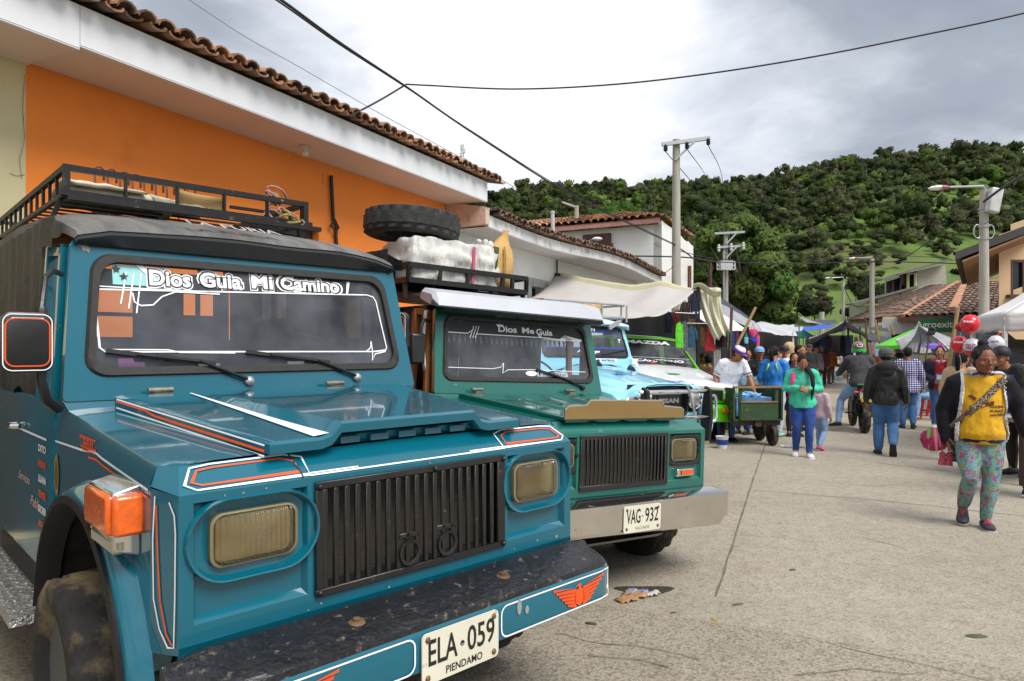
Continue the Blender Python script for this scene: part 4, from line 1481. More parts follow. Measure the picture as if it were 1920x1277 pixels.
 for s in (-1, 1):
  b = MB()
  rings = []
  for x in (.35, .86):
   rings.append([V((s * x, YC + math.cos(a) * .6, max(.3, ZC + math.sin(a) * .6))) for a in [PI * k / 12 for k in range(13)]])
  b.loft(rings, False, close=False)
  b.add([V((s * .35, YC - .6, .3)), V((s * .35, YC + .6, .3)), V((s * .35, YC + .6, 1.0)), V((s * .35, YC - .6, 1.0))], [(0, 1, 2, 3)])
  b.build('wheel_housing', mat('muddy_black', (0.02, 0.018, 0.016), .8, var=.5, vs=12, dirt_or_haze=('#5a4a30', .12, 22)), root)
  b = MB()
  rings, lip = [], []
  for k in range(19):
   a = PI * (.02 + .97 * k / 18)
   c_, s_ = math.cos(PI - a), math.sin(a)
   def fp(x, r):
    return V((s * x, YC + c_ * r, max(.45, ZC + s_ * r)))
   rings.append([fp(.862, .672), fp(.895, .655), fp(.92, .638), fp(.925, .622)])
   lip.append([fp(.925, .622), fp(.938, .626), fp(.942, .60), fp(.86, .575)])
  b.loft(rings, False, close=False)
  b.cm = 1
  b.loft(lip, False, close=False)
  b.build('wing_flare', [PM, M_black], root, ang=50)
 b = MB()
 hf, hr = (.55, .70) if main else (.52, .70)
 zl = .0
 NU = 24
 def hood_top(x, y):
  t = (y - .04) / 1.08
  e = 1.205 + .10 * t
  if main:
   w0, w1 = .30 + .06 * t, .345 + .06 * t
   e += .048 * (1 - t) ** .7 * (1 - sst(w0, w1, abs(x)))
  else:
   e -= .012
   for xr in (-.28, 0, .28):
    e += .012 * (1 - sst(.02, .05, abs(x - xr * (1 + .2 * t)))) * (1 - sst(.8, .95, t))
  return e
 xs = [-1, -.97] + [k / 14 * .94 - .94 + .0 for k in range(0, 29)] + [.97, 1]
 xs = sorted(set(round(x, 4) for x in xs))
 def hp(u, y):
  t = (y - .04) / 1.08
  return u * (hf + (hr - hf) * t)
 ysr = [.035, .05] + [.1 + .085 * k for k in range(13)]
 vs = []
 for y in ysr:
  for u in xs:
   x = hp(u, y)
   vs.append(V((x, y, hood_top(x, y) - (.006 if abs(u) == 1 else 0) - (.008 if y < .04 else 0))))
 nx = len(xs)
 b.add(vs, [(j * nx + k, j * nx + k + 1, (j + 1) * nx + k + 1, (j + 1) * nx + k) for j in range(len(ysr) - 1) for k in range(nx - 1)])
 fr = [V((hp(u, .035), .035, hood_top(hp(u, .035), .035) - .008)) for u in xs]
 b.loft([fr, [p + V((0, .004, -.03)) for p in fr], [p + V((0, .05, -.036)) for p in fr]], False, close=False)
 for s in (-1, 1):
  top = [V((s * hp(1, y), y, hood_top(hp(1, y), y) - .006)) for y in ysr]
  bot = [V((p.x, p.y, (deck(p.y) if p.y > .1 else 1.155) + (.012 if p.y < .3 else .0))) for p in top]
  b.loft([top, bot], False, close=False)
 b.build('bonnet', PM, root, ang=24)
 b = MB()
 b.loft([[V((-.46, .10, 1.17)), V((.46, .10, 1.17))], [V((-.46, .085, 1.2)), V((.46, .085, 1.2))]], False, close=False)
 for k in range(7):
  b.box((-.36 + .12 * k, .082, 1.183), (.075, .012, .022))
 b.build('inner_lip', PM, root)
 HM = .684
 def wsp(u, z, off=0.0):
  t = (z - 1.28) / .67
  return V((u, 1.22 + .14 * t - .979 * off, z + .204 * off))
 def loop(hw, z0, z1, r, n=6):
  pts = rrect(0, (z0 + z1) / 2, hw * 2, z1 - z0, r, n)
  return [(x * (1.035 - .07 * (z - z0) / (z1 - z0)), z) for x, z in pts]
 Lo = loop(.835, 1.28, 1.955, .02)
 L1_ = loop(.762, 1.375, 1.905, .085)
 L2_ = loop(.725, 1.412, 1.868, .075)
 b = MB()
 n = len(Lo)
 vs = [wsp(u, z, .012) for u, z in Lo] + [wsp(u, z, .012) for u, z in L1_] + [wsp(u, z, -.035) for u, z in L1_] + [wsp(u, z, -.035) for u, z in Lo]
 fs = []
 for k in range(n):
  l = (k + 1) % n
  for a in range(4):
   c = (a + 1) % 4
   fs.append((a * n + k, a * n + l, c * n + l, c * n + k))
 b.add(vs, fs)
 b.build('windscreen_frame', PM, root, ang=30)
 b = MB()
 vs = [wsp(u, z, .013) for u, z in L1_] + [wsp(u * .985, 1.64 + (z - 1.64) * .98, .026) for u, z in L1_] + [wsp(u, z, .024) for u, z in L2_] + [wsp(u, z, -.01) for u, z in L2_]
 fs = [(a * n + k, a * n + (k + 1) % n, (a + 1) * n + (k + 1) % n, (a + 1) * n + k) for a in range(3) for k in range(n)]
 b.add(vs, fs)
 seal = b.build('windscreen', M_seal, root, ang=50)
 b = MB()
 b.add([wsp(u, z, 0) for u, z in L2_], [tuple(range(n))])
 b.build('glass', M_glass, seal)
 nW = V((0, -.979, .204))
 upW = V((0, .204, .979))
 b = MB()
 if main:
  def wt(st, u, z, size, width):
   b.text(st, wsp(u, z, .003), X, upW, size * 1.32, 0, off=.13, width=width * 1.10)
   b.text(st, wsp(u, z, .0045), X, upW, size * 1.16, 1, off=.075, width=width * 1.03)
   b.text(st, wsp(u, z, .006), X, upW, size, 0, off=.03, width=width * .96)
  zt = 1.832
  wt('Dios', -.42, zt - .018, .074, .185)
  wt('Guia', -.19, zt - .012, .074, .205)
  wt('Mi', .015, zt - .004, .072, .115)
  wt('Camino', .28, zt - .002, .072, .35)
  ln = [(-.735, 1.748), (.62, 1.795), (.66, 1.785), (.675, 1.76), (.71, 1.50), (.70, 1.485), (.62, 1.478), (-.70, 1.482), (-.72, 1.50), (-.73, 1.748)]
  b.ribbon([wsp(u, z, .004) for u, z in ln], .007, nW, 0)
  b.ribbon([wsp(u, z, .004) for u, z in [(-.735, 1.762), (-.5, 1.762), (-.2, 1.765)]], .005, nW, 0)
  for k in range(3):
   b.ribbon([wsp(u, z, .005) for u, z in [(-.63 + .03 * k, 1.69 - .02 * k), (-.60 + .03 * k, 1.83)]], .006, nW, 0)
  b.ribbon([wsp(u, z, .004) for u, z in [(-.58, 1.74), (-.575, 1.70), (-.55, 1.685), (-.50, 1.69), (-.46, 1.73), (-.40, 1.755), (-.2, 1.755)]], .006, nW, 0)
  b.ribbon([wsp(u, z, .004) for u, z in [(.575, 1.478), (.605, 1.50), (.612, 1.535), (.615, 1.478), (.608, 1.43), (.63, 1.465), (.70, 1.478)]], .006, nW, 0)
  b.ribbon([wsp(u, z, .004) for u, z in [(-.70, 1.492), (-.45, 1.49), (-.40, 1.478), (-.15, 1.474)]], .005, nW, 0)
  b.poly([wsp(-.56, 1.865, .004), wsp(-.53, 1.865, .004), wsp(-.47, 1.80, .004), wsp(-.475, 1.79, .004), wsp(-.49, 1.80, .004)][::-1], 0)
  b.poly([wsp(.50, 1.862, .004), wsp(.52, 1.862, .004), wsp(.50, 1.795, .004), wsp(.487, 1.79, .004)][::-1], 0)
  b.cm = 2
  b.add([wsp(-.655, 1.862, .001), wsp(-.655, 1.775, .001), wsp(-.44, 1.775, .001), wsp(-.44, 1.862, .001)], [(0, 1, 2, 3)])
  for cu, cz, r in ((-.64, 1.842, .02), (-.612, 1.81, .02), (-.67, 1.86, .012)):
   pts = [wsp(cu + math.sin(k * PI / 5) * (r if k % 2 == 0 else r * .42), cz + math.cos(k * PI / 5) * (r if k % 2 == 0 else r * .42), .006) for k in range(10)]
   b.poly(pts[::-1], 1)
  for k in range(5):
   b.ribbon([wsp(.60 + .012 * k, 1.78 + .006 * (k % 3), .004), wsp(.607 + .012 * k, 1.82 + .007 * (k % 2), .004), wsp(.60 + .014 * k, 1.84, .004)], .003, nW, 1)
  b.build('glass_lettering', [M_vw, M_ink, mat('pale_cyan_vinyl', hx('#8fc8c8'), .4)], seal, smooth=False)
 else:
  b.add([wsp(u, z, .001) for u, z in ((-.715, 1.862), (-.72, 1.765), (.705, 1.77), (.69, 1.862))], [(0, 1, 2, 3)], 1)
  b.text('Dios', wsp(-.12, 1.822, .003), X, upW, .056, 0, off=.03, width=.19)
  b.text('Me', wsp(.095, 1.822, .003), X, upW, .052, 0, off=.03, width=.13)
  b.text('Guia', wsp(.27, 1.818, .003), X, upW, .056, 0, off=.03, width=.18)
  for pts in ([(-.21, 1.835), (-.225, 1.85), (-.20, 1.855), (-.16, 1.85)], [(.2, 1.80), (.215, 1.775), (.235, 1.785)]):
   b.ribbon([wsp(u, z, .003) for u, z in pts], .01, nW, 0)
  b.ribbon([wsp(u, z, .003) for u, z in [(-.73, 1.765), (-.52, 1.765), (-.46, 1.80)]], .006, nW, 0)
  for k in range(3):
   b.ribbon([wsp(u, z, .003) for u, z in [(-.50 + .025 * k, 1.73), (-.455 + .025 * k, 1.83)]], .006, nW, 0)
  b.ribbon([wsp(u, z, .003) for u, z in [(-.43, 1.765), (.3, 1.77), (.45, 1.758), (.69, 1.768)]], .006, nW, 0)
  for k in range(4):
   b.ribbon([wsp(u, z, .003) for u, z in [(.44, 1.765), (.50 + .02 * k, 1.80 - .008 * k), (.69, 1.772 - .006 * k)]], .004, nW, 0)
  b.ribbon([wsp(u, z, .003) for u, z in [(-.72, 1.485), (-.3, 1.485), (-.22, 1.50), (-.19, 1.535), (-.205, 1.45), (-.15, 1.48), (.1, 1.488), (.70, 1.482)]], .005, nW, 0)
  b.poly([wsp(.09 + .06 * math.cos(2 * PI * k / 16), 1.455 + .022 * math.sin(2 * PI * k / 16), .003) for k in range(16)], 0)
  b.text('Limite Total', wsp(.32, 1.452, .003), X, upW, .04, 0, off=.05, width=.33)
  b.text('Limite Total', wsp(.32, 1.452, .005), X, upW, .03, 1, off=.0, width=.31)
  b.cm = 2
  for k in range(26):
   u = -.68 + k * .052
   b.add([wsp(u, 1.765, -.06), wsp(u + .03, 1.765, -.06), wsp(u + .022, 1.70 + .012 * (k % 2), -.06), wsp(u + .008, 1.70 + .012 * (k % 2), -.06)], [(0, 1, 2, 3)])
  b.build('glass_lettering', [M_vw, M_ink, mat('fringe_grey', (.3, .3, .3), .9)], seal, smooth=False)
 b = MB()
 b.box((0, 1.42, 1.26), (1.6, .26, .1))
 b.build('dashboard', M_interior, root, bevel=.03)
 for sx in (-.42, .42):
  b = MB()
  b.box((sx, 2.05, .95), (.55, .5, .16))
  b.box((sx, 2.3, 1.25), (.55, .12, .6))
  b.build('seat', mat('seat_cloth', (.045, .045, .055), .8, var=.3), root, bevel=.04)
 b = MB()
 b.lathe([(.19, -.012), (.205, 0), (.19, .012), (.175, 0)], 28, (.42, 1.58, 1.44), (0, .75, -.66), closed=True)
 b.tube([V((.42, 1.58, 1.44)), V((.42, 1.42, 1.32))], .02, 6)
 b.tube([V((.24, 1.58, 1.44)), V((.6, 1.58, 1.44))], .012, 6)
 b.build('steering_wheel', M_vinyl, root)
 if main:
  b = MB()
  for u, z, w, h, c in ((-.5, 1.43, .1, .045, 0), (-.36, 1.43, .12, .05, 0), (-.24, 1.435, .1, .06, 0), (.12, 1.43, .12, .05, 0), (.2, 1.44, .09, .06, 0), (-.56, 1.45, .07, .05, 1), (-.6, 1.46, .06, .07, 1)):
   b.box((u, 1.33, z - .04), (w, .012, h), rot=Matrix.Rotation(-.5, 3, 'X'), cm=c)
  b.build('papers', [mat('paper', (.55, .55, .48), .8), mat('pink_cloth', hx('#c86ab0'), .8)], root)
 b = MB()
 zf = 1.968 if main else 1.955
 y_ = 1.315 if main else 1.19
 hv = .80 if main else .835
 st = [(y_, hv, zf - .01, zf + .055), (y_ + .025, hv, zf - .005, zf + .075), (y_ + .11, .81, zf + .02, zf + .105), (1.6, .81, zf + .05, zf + .15), (1.95, .80, zf + .08, zf + .22), (2.6, .80, zf + .1, zf + .25), (3.78, .80, zf + .1, zf + .24)]
 rings = []
 for y, hw, ze, zt in st:
  rr = []
  for k in range(17):
   u = -1 + k / 8
   a = abs(u)
   if a > .87:
    z = ze + (zt - .05 - ze) * (1 - (a - .87) / .13)
    x = hw * (1 if a > .93 else .985)
   else:
    z = zt - .05 * a ** 3
    x = hw * a / .87 * .97
   rr.append(V((math.copysign(x, u), y, z + (noise.noise(V((u * 3, y * 3, 1))) * .008 if 1.3 < y else 0))))
  rings.append(rr)
 b.loft(rings, False, close=False)
 b.cm = 1
 f0 = rings[0]
 b.loft([[p + V((0, .006, 0)) for p in f0], [p + V((0, -.012, -.02)) for p in f0], [V((p.x, p.y + .01, zf - .03)) for p in f0], [V((p.x * .98, p.y + .06, zf - .045)) for p in f0]], False, close=False)
 b.build('canvas_roof', [M_rooftop if main else M_canvas, M_vinyl], root, ang=40)
 b = MB()
 for s in ((-1, 1) if main else (1,)):
  b.grid(lambda u, v: V((s * (.842 + .012 * v + .01 * math.sin(u * 9)), 1.30 + .45 * u, zf + .02 + .07 * sst(0, .5, u) - v * (.05 + .10 * sst(.2, .45, u) + .02 * math.sin(u * 7)) + .02)), 12, 4)
 def panel(fn, a0, a1, z0, z1, holes):
  A = sorted({a0, a1, *[h[0] for h in holes], *[h[1] for h in holes]})
  ZZ = sorted({z0, z1, *[h[2] for h in holes], *[h[3] for h in holes]})
  for i in range(len(A) - 1):
   for j in range(len(ZZ) - 1):
    if any(h[0] < (A[i] + A[i + 1]) / 2 < h[1] and h[2] < (ZZ[j] + ZZ[j + 1]) / 2 < h[3] for h in holes):
     continue
    m = max(1, int((A[i + 1] - A[i]) / .06))
    k2 = max(1, int((ZZ[j + 1] - ZZ[j]) / .12))
    b.grid(lambda u, v: fn(A[i] + (A[i + 1] - A[i]) * u, ZZ[j] + (ZZ[j + 1] - ZZ[j]) * v), m, k2)
 def sw(s):
  return lambda y, z: V((s * (.83 + .012 * math.sin(y * 31 + z * 2) * (1 - abs(z - 1.6)) + .03 * (2.05 - z) * .5), y, z + (.06 * math.sin(y * 9) if z < 1.3 else 0)))
 zr = zf + .12
 ho_r = [(2.75, 3.12, 1.72, 1.95), (1.55, 1.88, 1.56, 1.80)] if main else [(1.5, 2.1, 1.45, 1.9)]
 panel(sw(-1), 1.68 if main else 2.15, 3.75, 1.25, zr, [] if main else [])
 panel(sw(1), 1.42, 3.75, 1.25, zr, ho_r)
 ho = [(-.17, .10, 1.58, 1.735), (-.17, .10, 1.765, 1.93), (.47, .56, 1.76, 1.93), (.6, .70, 1.76, 1.93)] if main else [(-.2, .2, 1.5, 1.85)]
 panel(lambda x, z: V((x, 3.75, z)), -.83, .83, 1.25, zr, ho)
 b.build('canvas_side', M_canvas, root, ang=60)
 for s in (-1, 1):
  b = MB()
  b.loft([[V((s * x, 1.335, z)) for x, z in ((.862, .56), (.874, .57), (.874, 1.11), (.868, 1.26), (.85, 1.265))], [V((s * x, 1.36, z)) for x, z in ((.862, .54), (.88, .55), (.884, 1.12), (.874, 1.275), (.85, 1.28))],
    [V((s * x, 2.16, z)) for x, z in ((.862, .54), (.88, .55), (.884, 1.12), (.874, 1.275), (.85, 1.28))]])
  d_ = b.build('door', PM, root, ang=30)
  b = MB()
  b.tube([V((s * .89, 2.02, 1.13)), V((s * .925, 2.02, 1.13)), V((s * .925, 1.9, 1.135)), V((s * .90, 1.88, 1.135))], .013, 8)
  b.build('handle', M_chrome, d_)
  b = MB()
  b.beam(V((s * .85, 1.36, 1.27)), V((s * .80, 1.46, 1.93)), .035, .05)
  b.beam(V((s * .85, 1.66, 1.27)), V((s * .81, 1.66, 1.95)), .035, .05)
  b.beam(V((s * .81, 1.45, 1.92)), V((s * .815, 1.68, 1.94)), .03, .05)
  f_ = b.build('window_frame', PM if main else M_wood2, d_)
  b = MB()
  b.add([V((s * .845, 1.39, 1.28)), V((s * .845, 1.65, 1.28)), V((s * .81, 1.65, 1.93)), V((s * .81, 1.48, 1.91))], [(0, 1, 2, 3)])
  if main:
   b.build('side_glass', M_glass2, d_)
 b = MB()
 gy = -.014
 if main:
  nsl, x0, x1 = 19, -.40, .40
  zt0, zb0 = 1.045, .725
 else:
  nsl, x0, x1 = 22, -.405, .405
  zt0, zb0 = 1.045, .735
 pit = (x1 - x0 - .03) / nsl
 th = .012
 def bx(xa, xb, za, zb, y0=gy, t=th):
  b.box(((xa + xb) / 2, y0 + t / 2, (za + zb) / 2), (xb - xa, t, zb - za))
 bx(-.418, .418, zt0, 1.07)
 bx(-.418, .418, .70, zb0)
 for k in range(nsl + 1):
  xc = x0 + .015 + pit * k
  bx(xc - pit * .25, xc + pit * .25, zb0, zt0)
 bx(-.418, x0 + .015, zb0, zt0, gy + .001)
 bx(x1 - .015, .418, zb0, zt0, gy + .001)
 if main:
  for cx_ in (-.055, .115):
   b.lathe([(.048, -.004), (.036, -.006), (.032, .004), (.046, .006)], 20, (cx_, gy - .002, .775), (0, -1, 0), closed=True)
   bx(cx_ - .05, cx_ + .05, .825, .845)
  for sx, sz in ((-.405, .715), (-.405, 1.055), (.405, .715), (.405, 1.055), (.06, 1.057)):
   b.lathe([(.001, .012), (.008, .01), (.012, 0)], 8, (sx, gy, sz), (0, -1, 0))
 b.build('grille', mat('grille_black', (.013, .013, .013), .38, var=.3, vs=15, dirt_or_haze=('#6b5d45', .04 if main else .16, 30)), root, bevel=.003, seg=1)
 for s in (-1, 1):
  c = V((s * (.61 if main else .60), 0, .94))
  if main:
   b = MB()
   outer = rrect(0, 0, .42, .245, .121, 8)
   rings = []
   for sc, y in ((1.0, .022), (.99, -.008), (.97, -.018), (.94, -.016), (.915, .002), (.88, .016), (.62, .022)):
    rings.append([c + V((x * sc, y, z * sc * (1 if sc > .8 else .93))) for x, z in outer])
   b.loft(rings, False)
   hl = b.build('headlight', PM, root, ang=40)
   lw, lh = .25, .146
  else:
   b = MB()
   oct_ = rrect(.02, -.005, .40, .23, .08, 2)
   rings = []
   for sc, y in ((1.0, .024), (.98, .004), (.93, .002), (.80, .008), (.74, .03)):
    rings.append([c + V((x * sc, y, z * sc)) for x, z in oct_])
   b.loft(rings, False)
   b.lathe([(.001, .012), (.012, .01), (.016, 0)], 10, c + V((.16, .004, 0)), (0, -1, 0))
   hl = b.build('headlight', M_vinyl, root, ang=40)
   lw, lh = .25, .15
  b = MB()
  lo = rrect(0, 0, lw, lh, .034, 6)
  rings = [[c + V((x * sc, y, z * sc)) for x, z in lo] for sc, y in ((1.0, .02), (1.0, -.002), (.97, -.006), (.8, -.014), (.5, -.019), (.1, -.021))]
  b.loft(rings)
  b.build('lens', M_lens, hl, ang=50)
  b = MB()
  b.loft([[c + V((x * sc, y, z * sc)) for x, z in lo] for sc, y in ((1.0, .012), (.85, .035), (.55, .055), (.2, .064), (.02, .066))])
  b.build('reflector', M_bowl, hl, ang=60)
  b = MB()
  b.ell(c + V((0, .04, 0)), (.014, .03, .014), 10)
  b.build('bulb', M_lensin, hl)
  b = MB()
  rings = [[c + V((x * sc, y, z * sc)) for x, z in lo] for sc, y in ((1.08, .02), (1.08, -.002), (1.01, -.004), (1.0, .006))]
  b.loft(rings, False)
  b.build('rim', mat('lens_rim', hx('#8a7f60'), .4, .4), hl)
 pc = V((0, -.238, .493)) if main else V((-.03, -.212, .535))
 PW, PH = (.335, .165) if main else (.345, .175)
 b = MB()
 lo = rrect(0, 0, PW, PH, .018, 4)
 b.loft([[pc + V((x, .006, z)) for x, z in lo], [pc + V((x, 0, z)) for x, z in lo]])
 pl = b.build('number_plate', M_plate, root, ang=30)
 b = MB()
 if main:
  b.text('ELA', pc + V((-.082, 0, .018)), X, Z, .085, 0, off=.012, width=.122, lift=.0015)
  b.text('059', pc + V((.085, 0, .018)), X, Z, .085, 0, off=.012, width=.125, lift=.0015)
  b.text('PIENDAMO', pc + V((.01, 0, -.056)), X, Z, .026, 0, off=.012, width=.16, lift=.0015)
  b.lathe([(.009, 0), (.009, .001), (.006, .001), (.006, 0)], 12, pc + V((0, -.001, .012)), (0, -1, 0), closed=True)
 else:
  b.text('VAG', pc + V((-.085, 0, .018)), X, Z, .095, 0, off=.01, width=.128, lift=.0015)
  b.text('932', pc + V((.085, 0, .018)), X, Z, .095, 0, off=.01, width=.125, lift=.0015)
  b.text('FACUNDE', pc + V((.0, 0, -.062)), X, Z, .02, 1, off=.0, width=.13, lift=.0015)
 b.lathe([(.005, 0), (.005, .001), (.001, .001)], 10, pc + V((0, -.001, .015)), (0, -1, 0))
 b.build('plate_lettering', [M_ink, mat('faded_ink', (.25, .23, .18), .6)], pl, smooth=False)
 for sx in (-.145, .145):
  for sz in (-.062, .062):
   b = MB()
   b.lathe([(.001, .008), (.006, .007), (.011, 0)], 10, pc + V((sx, 0, sz)), (0, -1, 0))
   b.build('bolt', mat('rusty_bolt', (.16, .09, .05), .6, .3, var=.3), pl)
 if main:
  b = MB()
  xs_ = [-.885, -.87, -.84, -.78, -.6, 0, .6, .78, .84, .87, .885]
  def by(x):
   return .0 if abs(x) < .78 else .085 * ((abs(x) - .78) / .105) ** 2
  b.loft([[V((x, y + by(x), z)) for y, z in ((-.222, .585), (-.228, .57), (-.226, .455), (-.215, .447), (-.1, .45), (-.06, .5), (-.06, .58))] for x in xs_])
  bp_o = b.build('bumper', PM, root, ang=40)
  b = MB()
  rings = []
  for x in xs_:
   k = by(x)
   lo_ = -.016 * (abs(x) > .8)
   rings.append([V((x, -.222 + k, .583)), V((x, -.219 + k, .604 + lo_)), V((x, -.19 + k, .618 + lo_)), V((x, -.10 + k * .5, .632 + lo_)), V((x, -.035, .655 + lo_)), V((x, -.018, .652 + lo_)), V((x, -.016, .6)), V((x, -.1, .585))])
  b.loft(rings)
  b.build('bumper_cap', M_cap, bp_o, ang=50)
  for a0, a1 in ((-.85, -.19), (.19, .85)):
   b = MB()
   pp_ = rrect((a0 + a1) / 2, .517, a1 - a0, .112, .03, 4)
   pts = []
   for k_ in range(len(pp_)):
    for q_ in range(10):
     aa, bb = pp_[k_], pp_[(k_ + 1) % len(pp_)]
     if q_ == 0 or abs(aa[0] - bb[0]) > .2:
      pts.append((aa[0] + (bb[0] - aa[0]) * q_ / 10, aa[1] + (bb[1] - aa[1]) * q_ / 10))
   b.ribbon([V((x, -.2305 + by(x) * 1.0, z)) for x, z in pts], .006, FN, 0, closed=True)
   cx_ = .62 if a0 > 0 else -.62
   eagle(b, V((cx_, -.2285, .517)), .31, .10, X, FN, 1)
   for p in ((.28, .55, .012, .03), (.32, .53, .01, .016)) if a0 > 0 else ():
    b.poly([V((p[0] + p[2] * math.cos(a), -.2305, p[1] + p[3] * math.sin(a))) for a in [2 * PI * k / 8 for k in range(8)]], 2)
   b.build('bumper_decal', [M_vw, M_vo, mat('bare_filler', (.3, .31, .31), .7)], bp_o, smooth=False)
  for x in (-.33, .31):
   b = MB()
   b.lathe([(.03, 0), (.026, .004), (.012, .006), (.012, .014), (.001, .015)], 12, (x, -.11, .628), (0, -.1, 1))
   b.build('bolt', mat('rusty_bolt', (.16, .09, .05), .6, .3, var=.3), bp_o)
 else:
  b = MB()
  rings = []
  for x in (-.9, -.89, .855, .88):
   e = .012 if abs(x) in (.9, .88) else 0
   rings.append([V((x, -.205 + e, .635)), V((x, -.205 + e, .47)), V((x, -.19 + e, .468)), V((x, -.05, .47)), V((x, -.03, .655)), V((x, -.04, .66)), V((x, -.195 + e, .641))])
  b.loft(rings)
  rings = []
  for x in (-.86, -.85, .79, .84):
   zz = .405 if abs(x) < .83 else .45
   rings.append([V((x, -.198, .47)), V((x, -.195, zz + .008)), V((x, -.185, zz)), V((x, -.06, zz)), V((x, -.06, .47))])
  b.loft(rings)
  bp_o = b.build('bumper', M_dullchrome, root, ang=25)
  b = MB()
  b.loft([[V((x, y, z)) for y, z in ((-.19, .407), (-.14, .375), (-.05, .38), (-.05, .41))] for x in (-.5, .2)])
  b.build('bumper_step', M_dullchrome, bp_o, ang=25)
  b = MB()
  pts = [(-.545, 1.178), (-.55, 1.245), (-.52, 1.268), (-.37, 1.275), (-.335, 1.308), (.34, 1.308), (.375, 1.268), (.56, 1.255), (.592, 1.235), (.6, 1.178)]
  b.prism([V((x, .012 - (z - 1.18) * .1, z)) for x, z in pts], V((0, .006, 0)))
  b.cm = 1
  b.ribbon([V((x, .010 - (z - 1.18) * .1, z - .003)) for x, z in pts[1:-1]], .008, FN)
  b.build('bug_shield', [M_bronze, M_chrome], root, smooth=False)
  b = MB()
  rings = []
  for x, e in ((-.93, .05), (-.9, .0), (.76, .0), (.79, .05)):
   rings.append([V((x, 1.14 + e, 1.945 + e)), V((x, 1.12 + e, 1.955 + e)), V((x, 1.17 + e * .5, 2.06 - e * .4)), V((x, 1.36, 2.105 - e * .6)), V((x, 1.38, 2.02)), V((x, 1.2, 1.96))])
  b.loft(rings)
  b.build('sun_visor', M_visor, root, ang=20)
  for x, z in ((-.55, 2.03), (-.5, 1.99), (.4, 2.05), (.45, 1.98)):
   b = MB()
   b.lathe([(.001, .008), (.008, .006), (.01, 0)], 8, (x, 1.13 + (z - 1.955) * .45, z), (0, -1, .3))
   b.build('rivet', M_steel, root)
  for s in (-1, 1):
   b = MB()
   b.box((s * .61, .005, .772), (.18, .04, .055))
   ml = b.build('repeater', M_chrome, root, bevel=.006)
   b = MB()
   for k in range(6):
    b.box((s * .61 - .05 + k * .022 + (.01 if s > 0 else 0), -.017, .772), (.018, .012, .036))
   b.build('lens', M_amber, ml)
   b = MB()
   b.loft([[V((s * .865, .1, .86)), V((s * .865, .3, .86)), V((s * .865, .3, 1.05)), V((s * .865, .1, 1.05))], [V((s * .91, .12, .88)), V((s * .91, .27, .9)), V((s * .91, .27, 1.03)), V((s * .91, .12, 1.04))]])
   b.build('side_marker', M_yellow, root, bevel=.01)
 if main:
  wl = [((-.113, 1.345), (-.33, 1.435), (-.70, 1.485)), ((.476, 1.345), (.26, 1.43), (-.10, 1.478))]
 else:
  wl = [((.62, 1.345), (.40, 1.42), (.14, 1.49))]
 for pv_, md_, tp in wl:
  b = MB()
  b.tube([wsp(*pv_, .03), wsp(*md_, .035)], [.009, .007], 6)
  w_ = b.build('wiper', M_black, root)
  b = MB()
  e = V((tp[0] - md_[0], 0, tp[1] - md_[1])).normalized()
  a0 = (md_[0] + e.x * -.08, md_[1] + e.z * -.08)
  b.beam(wsp(*a0, .012), wsp(*tp, .012), .018, .014, up=nW)
  b.beam(wsp(a0[0] + e.x * .08, a0[1] + e.z * .08, .03), wsp(tp[0] - e.x * .12, tp[1] - e.z * .12, .026), .012, .012, up=nW)
  b.build('blade', M_vinyl, w_)
  b = MB()
  b.lathe([(.022, -.02), (.022, .02), (.012, .03), (.001, .032)], 14, wsp(pv_[0] + .012, pv_[1] - .008, .01), (0, -.979, .204))
  b.build('pivot', M_steel if main else M_black, w_)
 for x in ((-.51, .33) if main else (-.5, .45)):
  b = MB()
  b.tube([V((x - .05, 1.17, 1.318)), V((x + .05, 1.17, 1.318))], .012, 8)
  b.box((x, 1.15, 1.300), (.07, .05, .012))
  b.build('hinge', mat('worn_hinge', (.2, .19, .16), .6, .5, var=.4, vs=20), root)
 for s in (-1, 1) if main else (-1,):
  b = MB()
  if main:
   c = V((-1.0, 1.12, 1.52)) if s < 0 else V((.872, 1.41, 1.60))
   lo = rrect(0, 0, .165, .225, .035, 5)
   RM = Matrix.Rotation(0 if s < 0 else -1.0, 3, 'Z')
   b.loft([[c + RM @ V((x * k, y, z * k)) for x, z in lo] for y, k in ((-.035, .94), (-.03, 1), (.02, .98), (.035, .85))])
   mr = b.build('mirror', M_vinyl, root, ang=40)
   b = MB()
   if s > 0:
    b.tube([V((.80, 1.40, 1.84)), V((.85, 1.41, 1.82)), V((.87, 1.41, 1.71))], .012, 8)
    b.build('mirror_arm', M_vinyl, mr)
    b = MB()
    b.tube([V((.87, 1.41, 1.5)), V((.87, 1.40, 1.36)), V((.86, 1.38, 1.3))], .014, 8)
   else:
    b.tube([V((s * .855, 1.27, 1.80)), V((s * .90, 1.2, 1.805)), V((s * .935, 1.14, 1.77)), V((s * .95, 1.12, 1.66)), V((s * .95, 1.12, 1.645)), V((s * .95, 1.12, 1.61))], [.012, .012, .012, .012, .022, .022], 8)
    b.build('mirror_arm', M_vinyl, mr)
    b = MB()
    b.tube([V((s * .95, 1.12, 1.42)), V((s * .95, 1.12, 1.37)), V((s * .93, 1.15, 1.30)), V((s * .88, 1.2, 1.26))], [.018, .016, .02, .024], 8)
   b.build('mirror_arm', M_vinyl, mr)
   b = MB()
   for sc, m_, w_ in ((.93, 0, .0038), (.84, 1, .005)):
    lp = rrect(0, 0, .165 * sc, .225 * sc + (.0 if sc > .9 else -.012), .03, 5)
    b.ribbon([c + RM @ V((x, -.037, z)) for x, z in lp], w_, RM @ FN, m_, closed=True)
